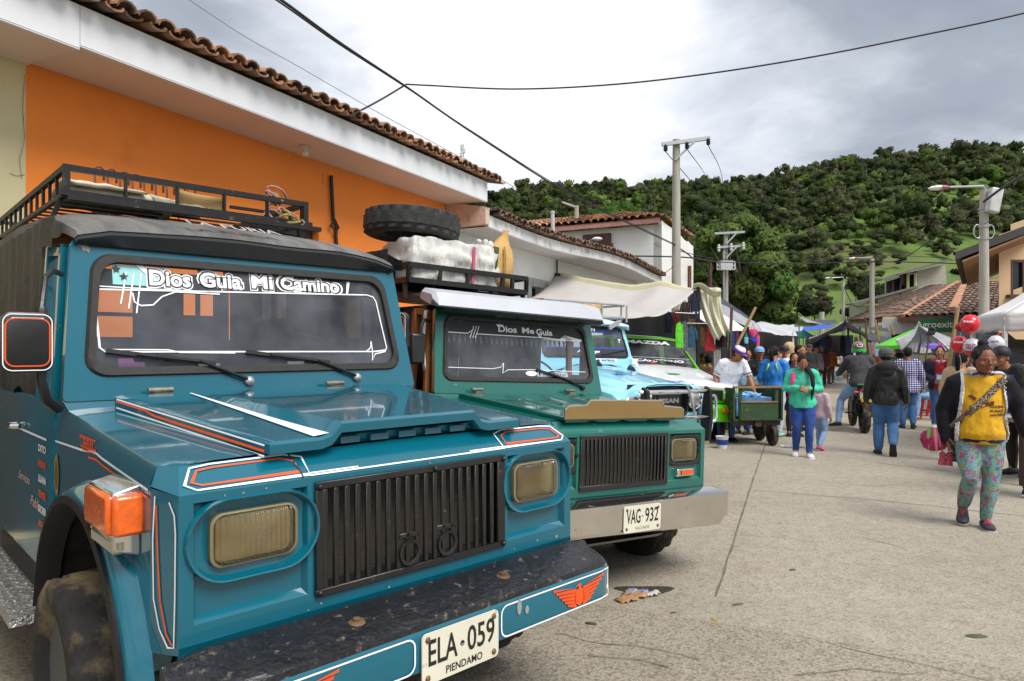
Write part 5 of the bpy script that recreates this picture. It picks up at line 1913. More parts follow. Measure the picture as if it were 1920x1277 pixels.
   b.ribbon([c + RM @ V((-.05, -.037, .09)), c + RM @ V((.05, -.037, .09))], .005, RM @ FN, 0)
   b.build('mirror_border', [M_vw, M_vo], mr, smooth=False)
  else:
   c = V((s * .99, 1.28, 1.62))
   b.box(c, (.13, .05, .24))
   mr = b.build('mirror', M_vinyl, root, bevel=.02)
   b = MB()
   b.tube([V((s * .85, 1.36, 1.84)), V((s * .93, 1.3, 1.85)), V((s * .96, 1.28, 1.8)), V((s * .97, 1.28, 1.72))], .014, 8)
   b.build('mirror_arm', M_black, mr)
 for s in (-1, 1):
  if main:
   wheel(root, -.86 if s < 0 else .74, .78 if s < 0 else .58, .35, .35, .25, .0, sgn=s)
  else:
   wheel(root, s * .74, .60, .385, .385, .22, 0, sgn=s)
  wheel(root, s * .74, 2.95, .385, .385, .21, 0, sgn=s)
 b = MB()
 b.tube([V((-.7, .66, .37)), V((.7, .66, .37))], .05, 8)
 b.ell((.15, .66, .36), (.13, .13, .13), 12)
 b.build('front_axle', mat('muddy_black', (0.02, 0.018, 0.016), .8), root)
 for s in (-1, 1):
  b = MB()
  b.box((s * .93, 1.98, .40), (.18, 1.28, .035))
  for k in range(60):
   y, xx = 1.36 + (k // 4) * .08, .865 + (k % 4) * .04
   b.beam(V((s * xx, y, .4185)), V((s * (xx + .022), y + (.03 if k % 2 else -.03), .4185)), .009, .006)
  b.build('running_board', M_alu, root)
  b = MB()
  b.add([V((s * .87, 1.36, .42)), V((s * .87, 2.6, .42)), V((s * .868, 2.6, .52)), V((s * .868, 1.36, .56))], [(0, 1, 2, 3)])
  b.build('sill', M_black, root)
 b = MB()
 if main:
  zl, zt_, yf, yr, hw = 2.27, 2.40, 2.0, 4.1, .645
  b.T = Matrix.Translation((-.045, 0, 0))
  rt = .017
  L_ = lambda p, q, w=.026, h=.026: b.beam(V(p), V(q), w * .85, h * .85)
  L_((-hw - .03, yf - .02, zl), (hw + .03, yf - .02, zl), .045, .035)
  L_((-hw - .01, yf - .1, zl - .035), (hw + .05, yf - .1, zl - .035), .04, .03)
  for s in (-1, 1):
   L_((s * hw, yf, zl), (s * hw, yr, zl))
   L_((s * hw, yf - .0, zt_), (s * hw, yr, zt_ - .02), .03, .035)
   for k in range(13):
    y = yf + .165 * k + .04
    L_((s * hw, y, zl), (s * hw, y, zt_), .022 if k % 3 else .035, .016)
   for y in (yf + .1, yr - .2):
    L_((s * hw, y, zl), (s * (hw + .06), y, 2.1))
   L_((s * hw, yf, zl), (s * hw, yf, zt_ + .015), .036, .036)
  L_((-hw, yf, zt_), (hw, yf, zt_), .03, .036)
  L_((-hw, yr, zt_), (hw, yr, zt_))
  L_((-hw, yr, zl), (hw, yr, zl))
  for k in range(1, 5):
   x = -hw + 2 * hw * k / 5 + .01
   L_((x, yf, zl), (x, yf, zt_), .04, .012)
  for k in range(16):
   y = yf + .12 + .125 * k
   L_((-hw, y, zl - .002), (hw, y, zl - .002), .02, .012)
  L_((hw - .02, yf + .3, zt_ - .02), (hw - .35, yf + .3, zt_ - .02), .03, .02)
 else:
  zl, zt_, yf, yr, hw = 2.205, 2.335, 1.75, 3.5, .62
  L_ = lambda p, q, w=.035, h=.03: b.beam(V(p), V(q), w, h)
  x0r = -.86
  hwr = .30 + .06
  for z, h in ((zl, .045), (zt_, .04)):
   L_((x0r, yf, z), (hwr, yf, z), .035, h)
   L_((x0r, yr, z), (hwr, yr, z), .035, h)
   L_((x0r, yf, z), (x0r, yr, z), .035, h)
   L_((hwr, yf, z), (hwr, yr, z), .035, h)
  for x in (x0r, x0r + .3, x0r + .58, x0r + .95, hwr - .16, hwr):
   L_((x, yf, zl), (x, yf, zt_), .03, .03)
  for s in (x0r, hwr):
   for k in range(6):
    L_((s, yf + .3 * k, zl), (s, yf + .3 * k, zt_), .03, .03)
  for k in range(10):
   y = yf + .15 + .16 * k
   L_((x0r, y, zl - .005), (hwr, y, zl - .005), .03, .015)
  for x, y in ((x0r, yf + .05), (hwr, yf + .05), (x0r, yr - .1), (hwr, yr - .1)):
   L_((x, y, zl), (x, y, 2.05))
 b.build('roof_rack', M_black, root)
 return root, wsp, deck, hood_top, hp
def loc_world(root):
 bpy.context.view_layer.update()
 return root.matrix_world.copy()
J1, wsp1, deck1, htop1, hp1 = jeep(dict(kind='teal', paint=M_teal, loc=(-.334, 2.51, 0), yaw=.773, roll=0.0, scale=1.0,
          label='teal jeep nearest the camera with black grille and white windscreen lettering'))
J2, wsp2, deck2, htop2, hp2 = jeep(dict(kind='green', paint=M_green, loc=(.733 * .945 + .02, 4.781 * .945 + .014, -.078), yaw=.608, roll=.045, scale=.945,
          label='dark green jeep with bright steel bumper, silver sun visor and bronze bonnet shield'))
MW1, MW2 = loc_world(J1), loc_world(J2)
# --- decals of the teal jeep
b = MB()
nz_ = V((0, -.75, .66))
def nose(x, t):
 """sloping nose band: t 0 at the face edge, 1 at the bonnet"""
 return V((x * (1 - .036 * t), .09 * t, 1.085 + .072 * t)) + nz_ * .004
for s in (-1, 1):
 lp = [(.43, .12), (.78, .10), (.815, .3), (.80, .85), (.74, .92), (.50, .95), (.44, .80)]
 lp2 = [(.46, .26), (.765, .24), (.795, .36), (.78, .74), (.73, .8), (.515, .82), (.47, .68)]
 b.ribbon([nose(s * x, t) for x, t in lp], .0055, nz_, 0, closed=True)
 b.ribbon([nose(s * x, t) for x, t in lp2], .0055, nz_, 1, closed=True)
 sn_ = V((s, 0, 0))
 cn_ = V((s * .967, -.254, 0))
 def cham(t, z):
  return V((s * (.83 + .034 * t), .13 * t, z)) + cn_ * .003
 b.ribbon([cham(*p) for p in [(.30, 1.065), (.12, 1.03), (.08, .98), (.10, .80), (.14, .66), (.35, .655), (.65, .70), (.85, .78), (.88, .95), (.80, 1.075)]], .006, cn_, 0)
 b.ribbon([cham(*p) for p in [(.76, 1.05), (.70, .90), (.62, .78), (.40, .69), (.20, .665)]], .008, cn_, 1)
 cr = [(.14, 1.088), (.30, 1.10), (.5, 1.115), (.62, 1.125), (.70, 1.135), (.8, 1.13), (.9, 1.125), (1.32, 1.117)]
 b.ribbon([V((s * .868, y, z)) for y, z in cr], .008, sn_, 0)
 b.ribbon([V((s * .868, y, z - .022)) for y, z in cr[:6]], .008, sn_, 1)
 b.ribbon([V((s * .889, y, 1.118)) for y in (1.37, 2.15)], .01, sn_, 0)
 sd2 = V((s, 0, .25)).normalized()
 pts = [V((s * (hp1(1, y) + .002), y, htop1(hp1(1, y), y) - .012)) for y in [.06 + .08 * k for k in range(14)]]
 b.ribbon(pts, .006, sd2, 0)
 b.ribbon([p + V((s * .001, 0, -.018)) for p in pts[:10]] + [p + V((s * .001, 0, -.008)) for p in pts[10:]], .008, sd2, 1)
 b.ribbon([p + V((s * .001, 0, -.034)) for p in pts], .006, sd2, 0)
b.ribbon([nose(x, .08) for x in (-.43, 0, .43)], .006, nz_, 0)
b.ribbon([nose(x, .16) for x in (-.43, -.25)], .005, nz_, 0)
b.ribbon([nose(x, .16) for x in (.25, .43)], .005, nz_, 0)
# white flash along the left edge of the power bulge
pl_, pr_ = [], []
for k in range(15):
 y = 1.08 - k * .0735
 t = (y - .04) / 1.08
 xc = -(.36 + .06 * t)
 w = .004 + .028 * (1 - t)
 pl_.append(V((xc - w, y, htop1(xc - w, y) + .004)))
 pr_.append(V((xc + w * .8, y, htop1(xc + w * .8, y) + .004)))
b.loft([pl_, pr_], False, 0, close=False)
# door and wing stickers, left side: text reads toward the tail from outside
xd, yd = V((0, -1, 0)), V((0, 0, 1))
def st(txt, y, z, h, w, cm, x=-.887, off=.03, shear=.2):
 b.text(txt, V((x, y, z)), V((0, -1, 0)), V((0, 0, 1)), h, cm, off=off, shear=shear, width=w)
st('SHELBY', .80, 1.155, .03, .15, 1, x=-.868)
b.ribbon([V((-.868, y, z)) for y, z in ((.70, 1.14), (.90, 1.14), (.92, 1.175), (.70, 1.175))], .006, V((-1, 0, 0)), 1, closed=True)
b.ribbon([V((-.868, y, 1.13)) for y in (.72, .88)], .006, V((-1, 0, 0)), 1)
for k, (tx, cm) in enumerate((('DITO', 0), ('WEIMAR', 1), ('LILIANA', 0), ('YEIMER', 1), ('DIDIER', 0), ('JESUS', 1))):
 st(tx, 1.47, 1.07 - .065 * k, .032, .15, cm)
st('Servicio', 1.86, .90, .04, .26, 2, off=.0, shear=.4)
st('Publico', 1.58, .82, .045, .26, 2, off=.0, shear=.4)
b.cm = 3
b.poly([V((-.868, 1.30 + .04 * math.cos(a), .98 + .085 * math.sin(a))) for a in [2 * PI * k / 18 for k in range(18)]])
b.cm = 4
b.poly([V((-.8685, 1.30 + .026 * math.cos(a), .98 + .06 * math.sin(a))) for a in [2 * PI * k / 18 for k in range(18)]])
b.cm = 0
b.build('sticker', [M_vw, M_vo, mat('pink_script', hx('#d8b0a0'), .5), mat('gold_vinyl', hx('#b8902c'), .4, .3), mat('gold_dark', hx('#7a5a1a'), .4, .3)], J1, smooth=False)
# worn patches and a repaired crack on the old paint
M_worn = mat('bare_primer', (.26, .28, .28), .7, var=.5, vs=40)
rr = random.Random(4)
def chip(name, c, x, y, r, n=9):
 q = MB()
 x, y = V(x), V(y)
 q.add([V(c) + x * (math.cos(2 * PI * k / n) * r * rr.uniform(.5, 1.3)) + y * (math.sin(2 * PI * k / n) * r * rr.uniform(.5, 1.6)) for k in range(n)], [tuple(range(n))])
 q.build(name, M_worn, J1, smooth=False)
chip('paint_chip', wsp1(-.765, 1.935, .0155), (1, 0, 0), (0, .2, .98), .022)
chip('paint_chip', wsp1(-.748, 1.915, .0155), (1, 0, 0), (0, .2, .98), .012)
for k in range(7):
 x_ = rr.uniform(-.75, .75)
 chip('paint_chip', (x_, -.002, rr.uniform(.665, .698)), (1, 0, 0), (0, 0, 1), rr.uniform(.003, .007), 7)
for k in range(5):
 chip('paint_chip', (rr.uniform(-.8, .8), -.002, rr.uniform(1.068, 1.083)), (1, 0, 0), (0, 0, 1), rr.uniform(.002, .004), 6)
q = MB()
q.ribbon([nose(x, t) + nz_ * .001 for x, t in ((-.485, .98), (-.478, .85), (-.468, .7), (-.472, .55), (-.462, .4), (-.458, .2), (-.455, .02))], .006, nz_)
q.build('paint_crack', mat('crack_brown', (.05, .04, .03), .9), J1, smooth=False)
# amber corner lamps
for s in (-1, 1):
 b = MB()
 b.loft([[V((s * x, y, z)) for x, z in ((.862, .88), (.935, .905), (.94, 1.075), (.862, 1.095))] for y in (.22, .48)])
 ml = b.build('corner_lamp', M_chrome, J1, bevel=.006)
 b = MB()
 b.box((s * .93, .35, 1.01), (.05, .25, .12))
 b.box((s * .925, .49, 1.0), (.045, .05, .085))
 b.box((s * .90, .207, 1.01), (.085, .035, .12))
 b.build('amber_lens', M_amber, ml, bevel=.012)
 b = MB()
 b.box((s * .918, .34, .918), (.045, .24, .05))
 b.build('clear_lens', M_clear, ml, bevel=.012)
# roof lettering (worn) of the teal jeep
b = MB()
for tx, u, zz in (('LA FURIA', -.0, 0),):
 y0 = 1.44
 b.text(tx, V((-.09, 1.40, 2.097)), X_ if False else V((1, 0, 0)), V((0, .93, .36)), .085, 0, off=.02, width=.46)
b.build('roof_lettering', mat('worn_white', (.34, .34, .33), .8, var=.6, vs=30, dirt_or_haze=((.12, .115, .11), .45, 18)), J1, smooth=False)
# ================================================================ OTHER VEHICLES AND WHAT THEY CARRY
def jl(M, x, y, z):
 return M @ V((x, y, z))
def place(o, M):
 """give an object built in jeep coordinates its own world transform"""
 o.matrix_world = M
 return o
M_sack = mat('white_sack', (0.6, 0.59, 0.56), 0.8, var=0.2, vs=5, bump=1.0, bs=14, stretch=(2.2, 1, .7), dirt_or_haze=((.35, .33, .3), .2, 5))
M_kraft = mat('kraft_paper', hx('#c09a60'), 0.8, var=0.15, vs=5, bump=0.7, bs=7)
M_card = mat('cardboard', hx('#a88958'), 0.85, var=0.15, vs=4)
M_tarpw = mat('dirty_canvas', hx('#c8c0aa'), 0.9, var=0.15, vs=3, bump=0.6, bs=8)
M_rust = mat('rusty_iron', (0.14, 0.05, 0.028), 0.8, var=0.4, vs=12)
def soft_box(mb, c, d, amp=.03, seed=0, n=8, rnd=.35, cm=None):
 """pillow-like box"""
 c = V(c)
 vs, fs = [], []
 for ax in range(3):
  for sg in (-1, 1):
   o = len(vs)
   for j in range(n + 1):
    for i in range(n + 1):
     p = [0, 0, 0]
     p[ax] = sg
     p[(ax + 1) % 3] = -1 + 2 * i / n
     p[(ax + 2) % 3] = -1 + 2 * j / n
     v = V(p)
     q = v.normalized() * 1.25
     v = v.lerp(q, rnd)
     nn = noise.noise(V((v.x * 2 + seed, v.y * 2, v.z * 2 + seed))) + .22 * noise.noise(V((v.x * 6 + v.z * 4, v.y * 5 + seed, v.z * 2)))
     v = V((v.x * d[0] / 2, v.y * d[1] / 2, v.z * d[2] / 2)) + v.normalized() * nn * amp
     vs.append(c + v)
   for j in range(n):
    for i in range(n):
     f = (o + j * (n + 1) + i, o + j * (n + 1) + i + 1, o + (j + 1) * (n + 1) + i + 1, o + (j + 1) * (n + 1) + i)
     fs.append(f if sg > 0 else f[::-1])
 mb.add(vs, fs, cm)
# --- on the teal jeep's rack
b = MB()
b.grid(lambda u, v: V((-.64 + .5 * u + .02 * v, 2.08 + .5 * v, 2.30 + .075 * (1 - abs(2 * u - .8) ** 3) * math.sin(PI * min(1, v * 1.05)) ** .5 + .015 * noise.noise(V((u * 6, v * 5, 2))))), 22, 14)
b.grid(lambda u, v: V((-.66 + .36 * u, 2.05 + .45 * v, 2.335 + .05 * math.sin(PI * v) ** .6 * (1 - .4 * u) + .012 * noise.noise(V((u * 5, v * 7, 8))))), 16, 12)
place(tag(b.build('folded_tarp', M_tarpw, ang=70, solid=.012), 'folded dirty canvas lying in the front of the teal jeep roof rack', 'tarp'), MW1)
b = MB()
b.grid(lambda u, v: V((-.26 + .30 * u, 2.06 + .3 * v, 2.30 + .05 * (1 - u * .8) * math.sin(PI * v) ** .5 + .015 * noise.noise(V((u * 6, v * 4, 5))))), 14, 10)
place(tag(b.build('folded_cloth', M_tarpw, ang=70, solid=.02), 'small folded canvas next to the cardboard on the teal jeep rack', 'cloth'), MW1)
b = MB()
for k in range(9):
 x, y = -.36 + .075 * k, 2.75 + .02 * k
 b.tube([V((x - .02, y, 2.30)), V((x - .03, y, 2.56))] + [V((x - .03 + .03 * (1 - math.cos(a)), y + .02, 2.56 + .05 * math.sin(a))) for a in (.6, 1.2, 1.9, 2.6)] + [V((x + .03, y + .04, 2.53))], .0075, 5)
b.tube([V((-.40, 2.75, 2.42)), V((.3, 2.95, 2.41))], .012, 6)
b.tube([V((-.40, 2.75, 2.33)), V((.3, 2.95, 2.33))], .012, 6)
place(tag(b.build('hook_frame', M_rust), 'rusty iron frame with a row of bent hooks on the teal jeep rack', 'metal frame'), MW1)
b = MB()
b.grid(lambda u, v: V((-.13 + .24 * u, 2.06 + .015 * math.sin(u * 4), 2.285 + .10 * v - .012 * u)), 8, 4)
place(tag(b.build('cardboard_piece', M_card, solid=.012), 'flat piece of brown cardboard upright in the teal jeep rack', 'cardboard'), MW1)
b = MB()
rr = random.Random(5)
for c0, n_ in ((V((.40, 2.03, 2.43)), 3), (V((.44, 1.97, 2.30)), 4)):
 for k in range(n_):
  ax, ay, ph = rr.uniform(.03, .085), rr.uniform(.02, .05), rr.uniform(0, 3)
  o_ = V((rr.uniform(-.05, .05), rr.uniform(-.02, .02), rr.uniform(-.02, .02)))
  b.tube([c0 + o_ + V((ax * math.cos(t_ + ph), .02 * math.sin(2 * t_), ay * math.sin(t_))) for t_ in [q_ * .5 for q_ in range(13)]], .0075, 6, cm=k % 2)
b.tube([V((.33, 2.03, 2.29)), V((.38, 2.01, 2.36)), V((.41, 2.03, 2.42))], .008, 5)
b.tube([V((.43, 2.03, 2.42)), V((.45, 2.01, 2.34)), V((.43, 2.03, 2.28))], .008, 5)
place(tag(b.build('rope', [mat('pink_rope', hx('#a07870'), .9, var=.3, vs=60), mat('yellow_rope', hx('#8f8548'), .9, var=.3, vs=60)]), 'knotted pink and yellow ropes tied to the teal jeep rack rail', 'rope'), MW1)
# --- on the green jeep's rack
b = MB()
tyre(b, (0, 0, 0), (.06, .03, 1), .42, .21, 84, .56)
o = tag(b.build('spare_tyre', M_spare, ang=50), 'big worn tyre lying flat on white sacks on the green jeep roof', 'tyre')
o.location = P(773, 424, 6.05)
sk = V((0, 0, 0))
b = MB()
soft_box(b, (-.48, 2.08, 2.405), (.68, .62, .38), .045, 3, 20, .27)
place(tag(b.build('woven_sack', M_sack, ang=80), 'large white woven sack lying under the tyre on the green jeep', 'sack'), MW2)
b = MB()
soft_box(b, (-.08, 2.05, 2.41), (.32, .52, .38), .045, 9, 18, .27)
soft_box(b, (.04, 2.0, 2.60), (.13, .2, .14), .05, 4, 6, .5)
b.cm = 1
b.box((-.215, 1.765, 2.40), (.028, .01, .32))
place(tag(b.build('woven_sack', [M_sack, mat('red_band', hx('#b8586a'), .8)], ang=80), 'white sack with a red stripe and tied corner beside the paper sack', 'sack'), MW2)
b = MB()
rings = []
for z, w, d, sx_ in ((2.23, .10, .07, 0), (2.25, .118, .085, 0), (2.40, .122, .09, 0), (2.52, .118, .085, 0), (2.60, .112, .07, 0), (2.66, .085, .045, .01), (2.71, .05, .03, .03), (2.755, .028, .02, .045), (2.79, .034, .014, .055)):
 rings.append([V((.165 + sx_ + math.copysign(abs(math.cos(a)) ** .6, math.cos(a)) * w * (1 + .03 * math.sin(5 * a + z * 30)), 1.92 + math.copysign(abs(math.sin(a)) ** .6, math.sin(a)) * d + .012 * math.sin(z * 60 + 3 * a), z)) for a in [2 * PI * k / 24 for k in range(24)]])
b.loft(rings)
b.cm = 1
b.ribbon([V((.15 + (z - 2.2) * .02, 1.92 - d - .006, z)) for z, d in ((2.27, .1), (2.40, .105), (2.52, .1), (2.62, .075))], .02, V((0, -1, 0)))
place(tag(b.build('paper_sack', [M_kraft, mat('paper_seam', hx('#94702c'), .8)], ang=60), 'upright brown paper sack with twisted top on the green jeep rack', 'sack'), MW2)
b = MB()
b.grid(lambda u, v: V((.02 + .03 * u, 1.8 + .4 * v, 2.22 + .38 * u)), 2, 4)
place(tag(b.build('leaf_bundle', mat('dark_leaf', (.03, .06, .012), .8, var=.5, vs=20), solid=.05), 'dark green leafy bundle squeezed between the white sack and the paper sack', 'bundle'), MW2)
# timber lining visible at the open driver's side
b = MB()
for x0_, y0_ in ((-.84, 1.66), (-.845, 2.05)):
 b.beam(V((x0_, y0_, 1.2)), V((x0_ + .03, y0_, 1.93)), .05, .06)
b.beam(V((-.845, 1.6, 1.26)), V((-.845, 2.2, 1.26)), .05, .04)
b.build('door_timber', M_wood2, J2)
b = MB()
b.add([V((-.70, 1.45, 1.2)), V((-.74, 2.25, 1.2)), V((-.74, 2.25, 2.0)), V((-.70, 1.45, 2.0))], [(0, 1, 2, 3)])
b.build('cab_shade_panel', M_interior, J2, solid=.01)  # added dark plane standing in for shade inside the cab
b = MB()
b.grid(lambda u, v: V((-.855 - .02 * math.sin(v * 3), 1.40 + .04 * u - .03 * v, 1.93 - .48 * v)), 2, 8)
b.build('white_trim', M_vw, J2, solid=.01)
# ---------------------------------------------------------------- generic lofted car shell
def rot_z(a):
 return Matrix.Rotation(a, 4, 'Z')
def glass_quad(root, pts, name, seal=.03, n=V((0, -1, 0)), letter=None, gm=None):
 """rounded four-corner window: seal ring and pane. pts: bl, br, tr, tl"""
 bl, br, tr, tl = [V(p) for p in pts]
 def uv(u, v):
  return bl.lerp(br, u).lerp(tl.lerp(tr, u), v)
 w, h = (br - bl).length, (tl - bl).length
 lo = [(x / w, z / h) for x, z in rrect(w / 2, h / 2, w, h, .09, 5)]
 li = [(x / w, z / h) for x, z in rrect(w / 2, h / 2, w - 2 * seal, h - 2 * seal, .07, 5)]
 nn = (br - bl).cross(tl - bl).normalized()
 k = len(lo)
 b = MB()
 vs = [uv(*p) + nn * .004 for p in lo] + [uv(*p) + nn * .016 for p in li] + [uv(*p) - nn * .01 for p in li]
 b.add(vs, [(a * k + i, a * k + (i + 1) % k, (a + 1) * k + (i + 1) % k, (a + 1) * k + i) for a in range(2) for i in range(k)])
 o = b.build(name, M_seal, root)
 b = MB()
 b.add([uv(*p) + nn * .003 for p in li], [tuple(range(k))])
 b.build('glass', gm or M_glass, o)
 return o, uv, nn, (br - bl).normalized(), (tl - bl).normalized()
# ---- light blue jeep
def blue_jeep():
 root = empty('jeep', (1.73, 7.72, -.07), 'light blue jeep with round headlights and chrome bull bar behind the green jeep', 'jeep')
 root.rotation_euler = (0, .02, .645)
 X, Z, FN = V((1, 0, 0)), V((0, 0, 1)), V((0, -1, 0))
 PM = M_blue
 b = MB()
 st = [(0.0, .80, 1.00, 1.16), (.02, .815, 1.05, 1.167), (.08, .825, 1.09, 1.172), (.25, .83, 1.12, 1.19), (.6, .835, 1.16, 1.24), (1.0, .84, 1.22, 1.31), (1.22, .84, 1.25, 1.35)]
 rings = []
 for y, hw, zs, zc in st:
  r = []
  for s_ in (-1, 1):
   pts = [(hw - .02, .58), (hw, .66), (hw, zs - .09), (hw - .015, zs - .03), (hw - .06, zs), (hw - .24, zs + .005), (hw - .30, zs + .02), (hw - .36, (zs + zc) / 2 + .015), (hw - .44, zc - .01), (.2, zc + .005)]
   q = [V((s_ * x, y, z)) for x, z in pts]
   r += q if s_ < 0 else q[::-1]
  rings.append(r)
 b.loft(rings, False, close=False)
 for s_ in (-1, 1):
  def q(x, z, y=0.0):
   return V((s_ * x, y, z))
  for p in ([(.53, .60), (.78, .60), (.80, .66), (.80, .90), (.765, 1.0), (.53, 1.0)],):
   b.add([q(*a) for a in p], [tuple(range(6)) if s_ > 0 else tuple(range(5, -1, -1))])
  b.add([q(0, .58), q(.5, .58), q(.5, .84), q(0, .84)], [(0, 1, 2, 3) if s_ > 0 else (3, 2, 1, 0)])
  inn = [(0, 1.150, 0), (.36, 1.140, 0), (.49, 1.100, 0), (.535, 1.0, 0)]
  out = [(0, 1.180, .06), (.42, 1.168, .05), (.58, 1.112, .02), (.70, 1.0, 0)]
  for k in range(3):
   f4 = [q(inn[k][0], inn[k][1], inn[k][2]), q(inn[k + 1][0], inn[k + 1][1], inn[k + 1][2]), q(out[k + 1][0], out[k + 1][1], out[k + 1][2]), q(out[k][0], out[k][1], out[k][2])]
   b.add(f4, [(0, 1, 2, 3) if s_ > 0 else (3, 2, 1, 0)])
 b.loft([[V((-.84, 1.2, 1.25)), V((-.3, 1.2, 1.36)), V((.3, 1.2, 1.36)), V((.84, 1.2, 1.25))], [V((-.84, 1.3, 1.36)), V((-.3, 1.3, 1.385)), V((.3, 1.3, 1.385)), V((.84, 1.3, 1.36))], [V((-.82, 1.32, 1.46)), V((-.3, 1.315, 1.46)), V((.3, 1.315, 1.46)), V((.82, 1.32, 1.46))]], False, close=False)
 for s_ in (-1, 1):
  b.loft([[V((s_ * x, y, 1.40)) for x, y in ((.74, 1.30), (.84, 1.33), (.84, 1.44), (.76, 1.44))], [V((s_ * x, y, 1.84)) for x, y in ((.68, 1.40), (.775, 1.44), (.775, 1.54), (.7, 1.54))]])
  b.loft([[V((s_ * .845, 1.3, .55)), V((s_ * .845, 1.3, 1.40)), V((s_ * .8, 1.3, 1.40)), V((s_ * .8, 1.3, .55))], [V((s_ * .845, 3.9, .55)), V((s_ * .845, 3.9, 1.40)), V((s_ * .8, 3.9, 1.40)), V((s_ * .8, 3.9, .55))]])
  b.loft([[V((s_ * .84, 2.2, 1.4)), V((s_ * .79, 2.2, 1.86)), V((s_ * .75, 2.2, 1.86)), V((s_ * .8, 2.2, 1.4))], [V((s_ * .84, 2.32, 1.4)), V((s_ * .79, 2.32, 1.86)), V((s_ * .75, 2.32, 1.86)), V((s_ * .8, 2.32, 1.4))]])
 b.build('body', [PM], root, ang=35)
 b = MB()
 rings = []
 for y, hw, ze, zc in ((1.33, .79, 1.85, 1.875), (1.345, .81, 1.865, 1.90), (1.42, .82, 1.875, 1.94), (1.7, .82, 1.90, 1.97), (3.9, .82, 1.90, 1.97)):
  rings.append([V((s * hw * u, y + (.05 if abs(u) == 1 else 0), ze + (zc - ze) * (1 - abs(u) ** 4) - (.03 if abs(u) == 1 else 0))) for s, u in ((-1, 1), (-1, .92), (-1, .5), (1, 0), (1, .5), (1, .92), (1, 1))])
 b.loft(rings, False, close=False)
 b.build('roof', mat('pale_blue_roof', hx('#c4dde2'), .45, var=.08, vs=2), root, ang=40, solid=.03)
 b = MB()
 b.box((0, 2.5, 1.0), (1.55, 2.2, .7))
 b.build('cab_interior', M_interior, root)
 b = MB()
 b.add([V((-.78, 3.9, 1.4)), V((.78, 3.9, 1.4)), V((.74, 3.9, 1.88)), V((-.74, 3.9, 1.88))], [(0, 1, 2, 3)])
 b.build('rear_wall', PM, root)
 ws, uv, nn, xx, yy = glass_quad(root, [V((-.755, 1.31, 1.44)), V((.755, 1.31, 1.44)), V((.69, 1.42, 1.855)), V((-.69, 1.42, 1.855))], 'windscreen')
 b = MB()
 b.cm = 2
 b.add([uv(u, v) + nn * .007 for u, v in ((.04, .82), (.96, .82), (.95, .94), (.05, .94))], [(0, 1, 2, 3)], 3)
 b.add([uv(u, v) + nn * .006 for u, v in ((.035, .06), (.965, .06), (.965, .30), (.035, .30))], [(0, 1, 2, 3)], 3)
 for v in (.80, .31):
  b.ribbon([uv(.03, v) + nn * .008, uv(.97, v) + nn * .008], .016, nn, 1)
 b.text('NISSAN', uv(.52, .885) + nn * .009, xx, yy, .05, 0, off=.05, width=.33)
 b.text('Suarez', uv(.74, .845) + nn * .011, xx, yy, .042, 1, off=.02, shear=.3, width=.19)
 b.text('Andariego', uv(.51, .19) + nn * .009, xx, yy, .05, 0, off=.03, shear=.3, width=.40)
 b.text('T', uv(.92, .55) + nn * .009, xx, yy, .05, 0, off=.06)
 b.build('glass_lettering', [M_vw, M_vb, M_ink, mat('tint_band', (.03, .03, .035), .4)], ws, smooth=False)
 b = MB()
 b.tube([uv(.97, .26) + nn * .02, uv(.66, .10) + nn * .02], .008, 5)
 b.build('wiper', M_black, root)
 for x in (-.05, .45):
  b = MB()
  b.beam(V((x - .1, 1.30, 1.83)), V((x + .08, 1.30, 1.92)), .05, .03, up=FN)
  b.ell((x + .09, 1.3, 1.925), (.03, .02, .02), 8)
  b.build('visor_lamp', M_steel, root)
 b = MB()
 b.add([V((x, 1.293, z)) for x, z in rrect(.30, 1.412, .40, .05, .02, 3)], [tuple(range(16))], 0)
 b.text('PATROL', V((.34, 1.290, 1.412)), X, Z, .028, 1, off=.05, width=.24)
 b.add([V((.16, 1.290, 1.412)) + V((.03 * math.cos(a), 0, .014 * math.sin(a))) for a in [2 * PI * k / 10 for k in range(10)]], [tuple(range(10))], 1)
 tz = lambda y, zs: V((0, y, zs))
 b.text('SUPER DIESEL', V((.25, .10, 1.185)), X, V((0, .9, .25)), .07, 1, off=.05, shear=.3, width=.30)
 b.text('PRO-X', V((-.05, .62, 1.272)), X, V((0, .95, .2)), .11, 1, off=.06, shear=.3, width=.34)
 b.ribbon([V((-.3, 1.1, 1.345)), V((.1, .75, 1.292)), V((.32, .5, 1.25))], .025, Z, 1)
 for k in range(6):
  b.ribbon([V((.34 + .03 * k, .48 - .03 * k, 1.245 - .004 * k)), V((.37 + .03 * k, .46 - .03 * k, 1.243 - .004 * k))], .02, Z, 2)
 b.build('sticker', [M_vw, M_vb, mat('grey_vinyl', (.3, .32, .36), .5)], root, smooth=False)
 for x in (.02, .62):
  b = MB()
  b.loft([[V((x + math.cos(a) * .07, 1.2 - .03, 1.32 + .10 * math.sin(a) - (.06 if x > .5 else 0))) for a in [PI * k / 8 for k in range(9)]], [V((x + math.cos(a) * .06, 1.16 - .03, 1.32 + .07 * math.sin(a) - (.06 if x > .5 else 0))) for a in [PI * k / 8 for k in range(9)]]])
  b.build('cowl_vent', M_vinyl, root)
 for x, y in ((.74, 1.21),):
  b = MB()
  b.box((x, 1.22, 1.40), (.10, .04, .08))
  b.box((x + .02, 1.2, 1.35), (.06, .04, .06))
  b.build('hinge', M_vw, root, bevel=.01)
 b = MB()
 b.poly([V((x, .10, z)) for x, z in ((-.56, .80), (.56, .80), (.56, 1.16), (-.56, 1.16))])
 for k in range(12):
  b.box((0, .07, .86 + .022 * k), (.56, .02, .008))
 b.box((0, .05, .97), (.5, .03, .26))
 b.cm = 1
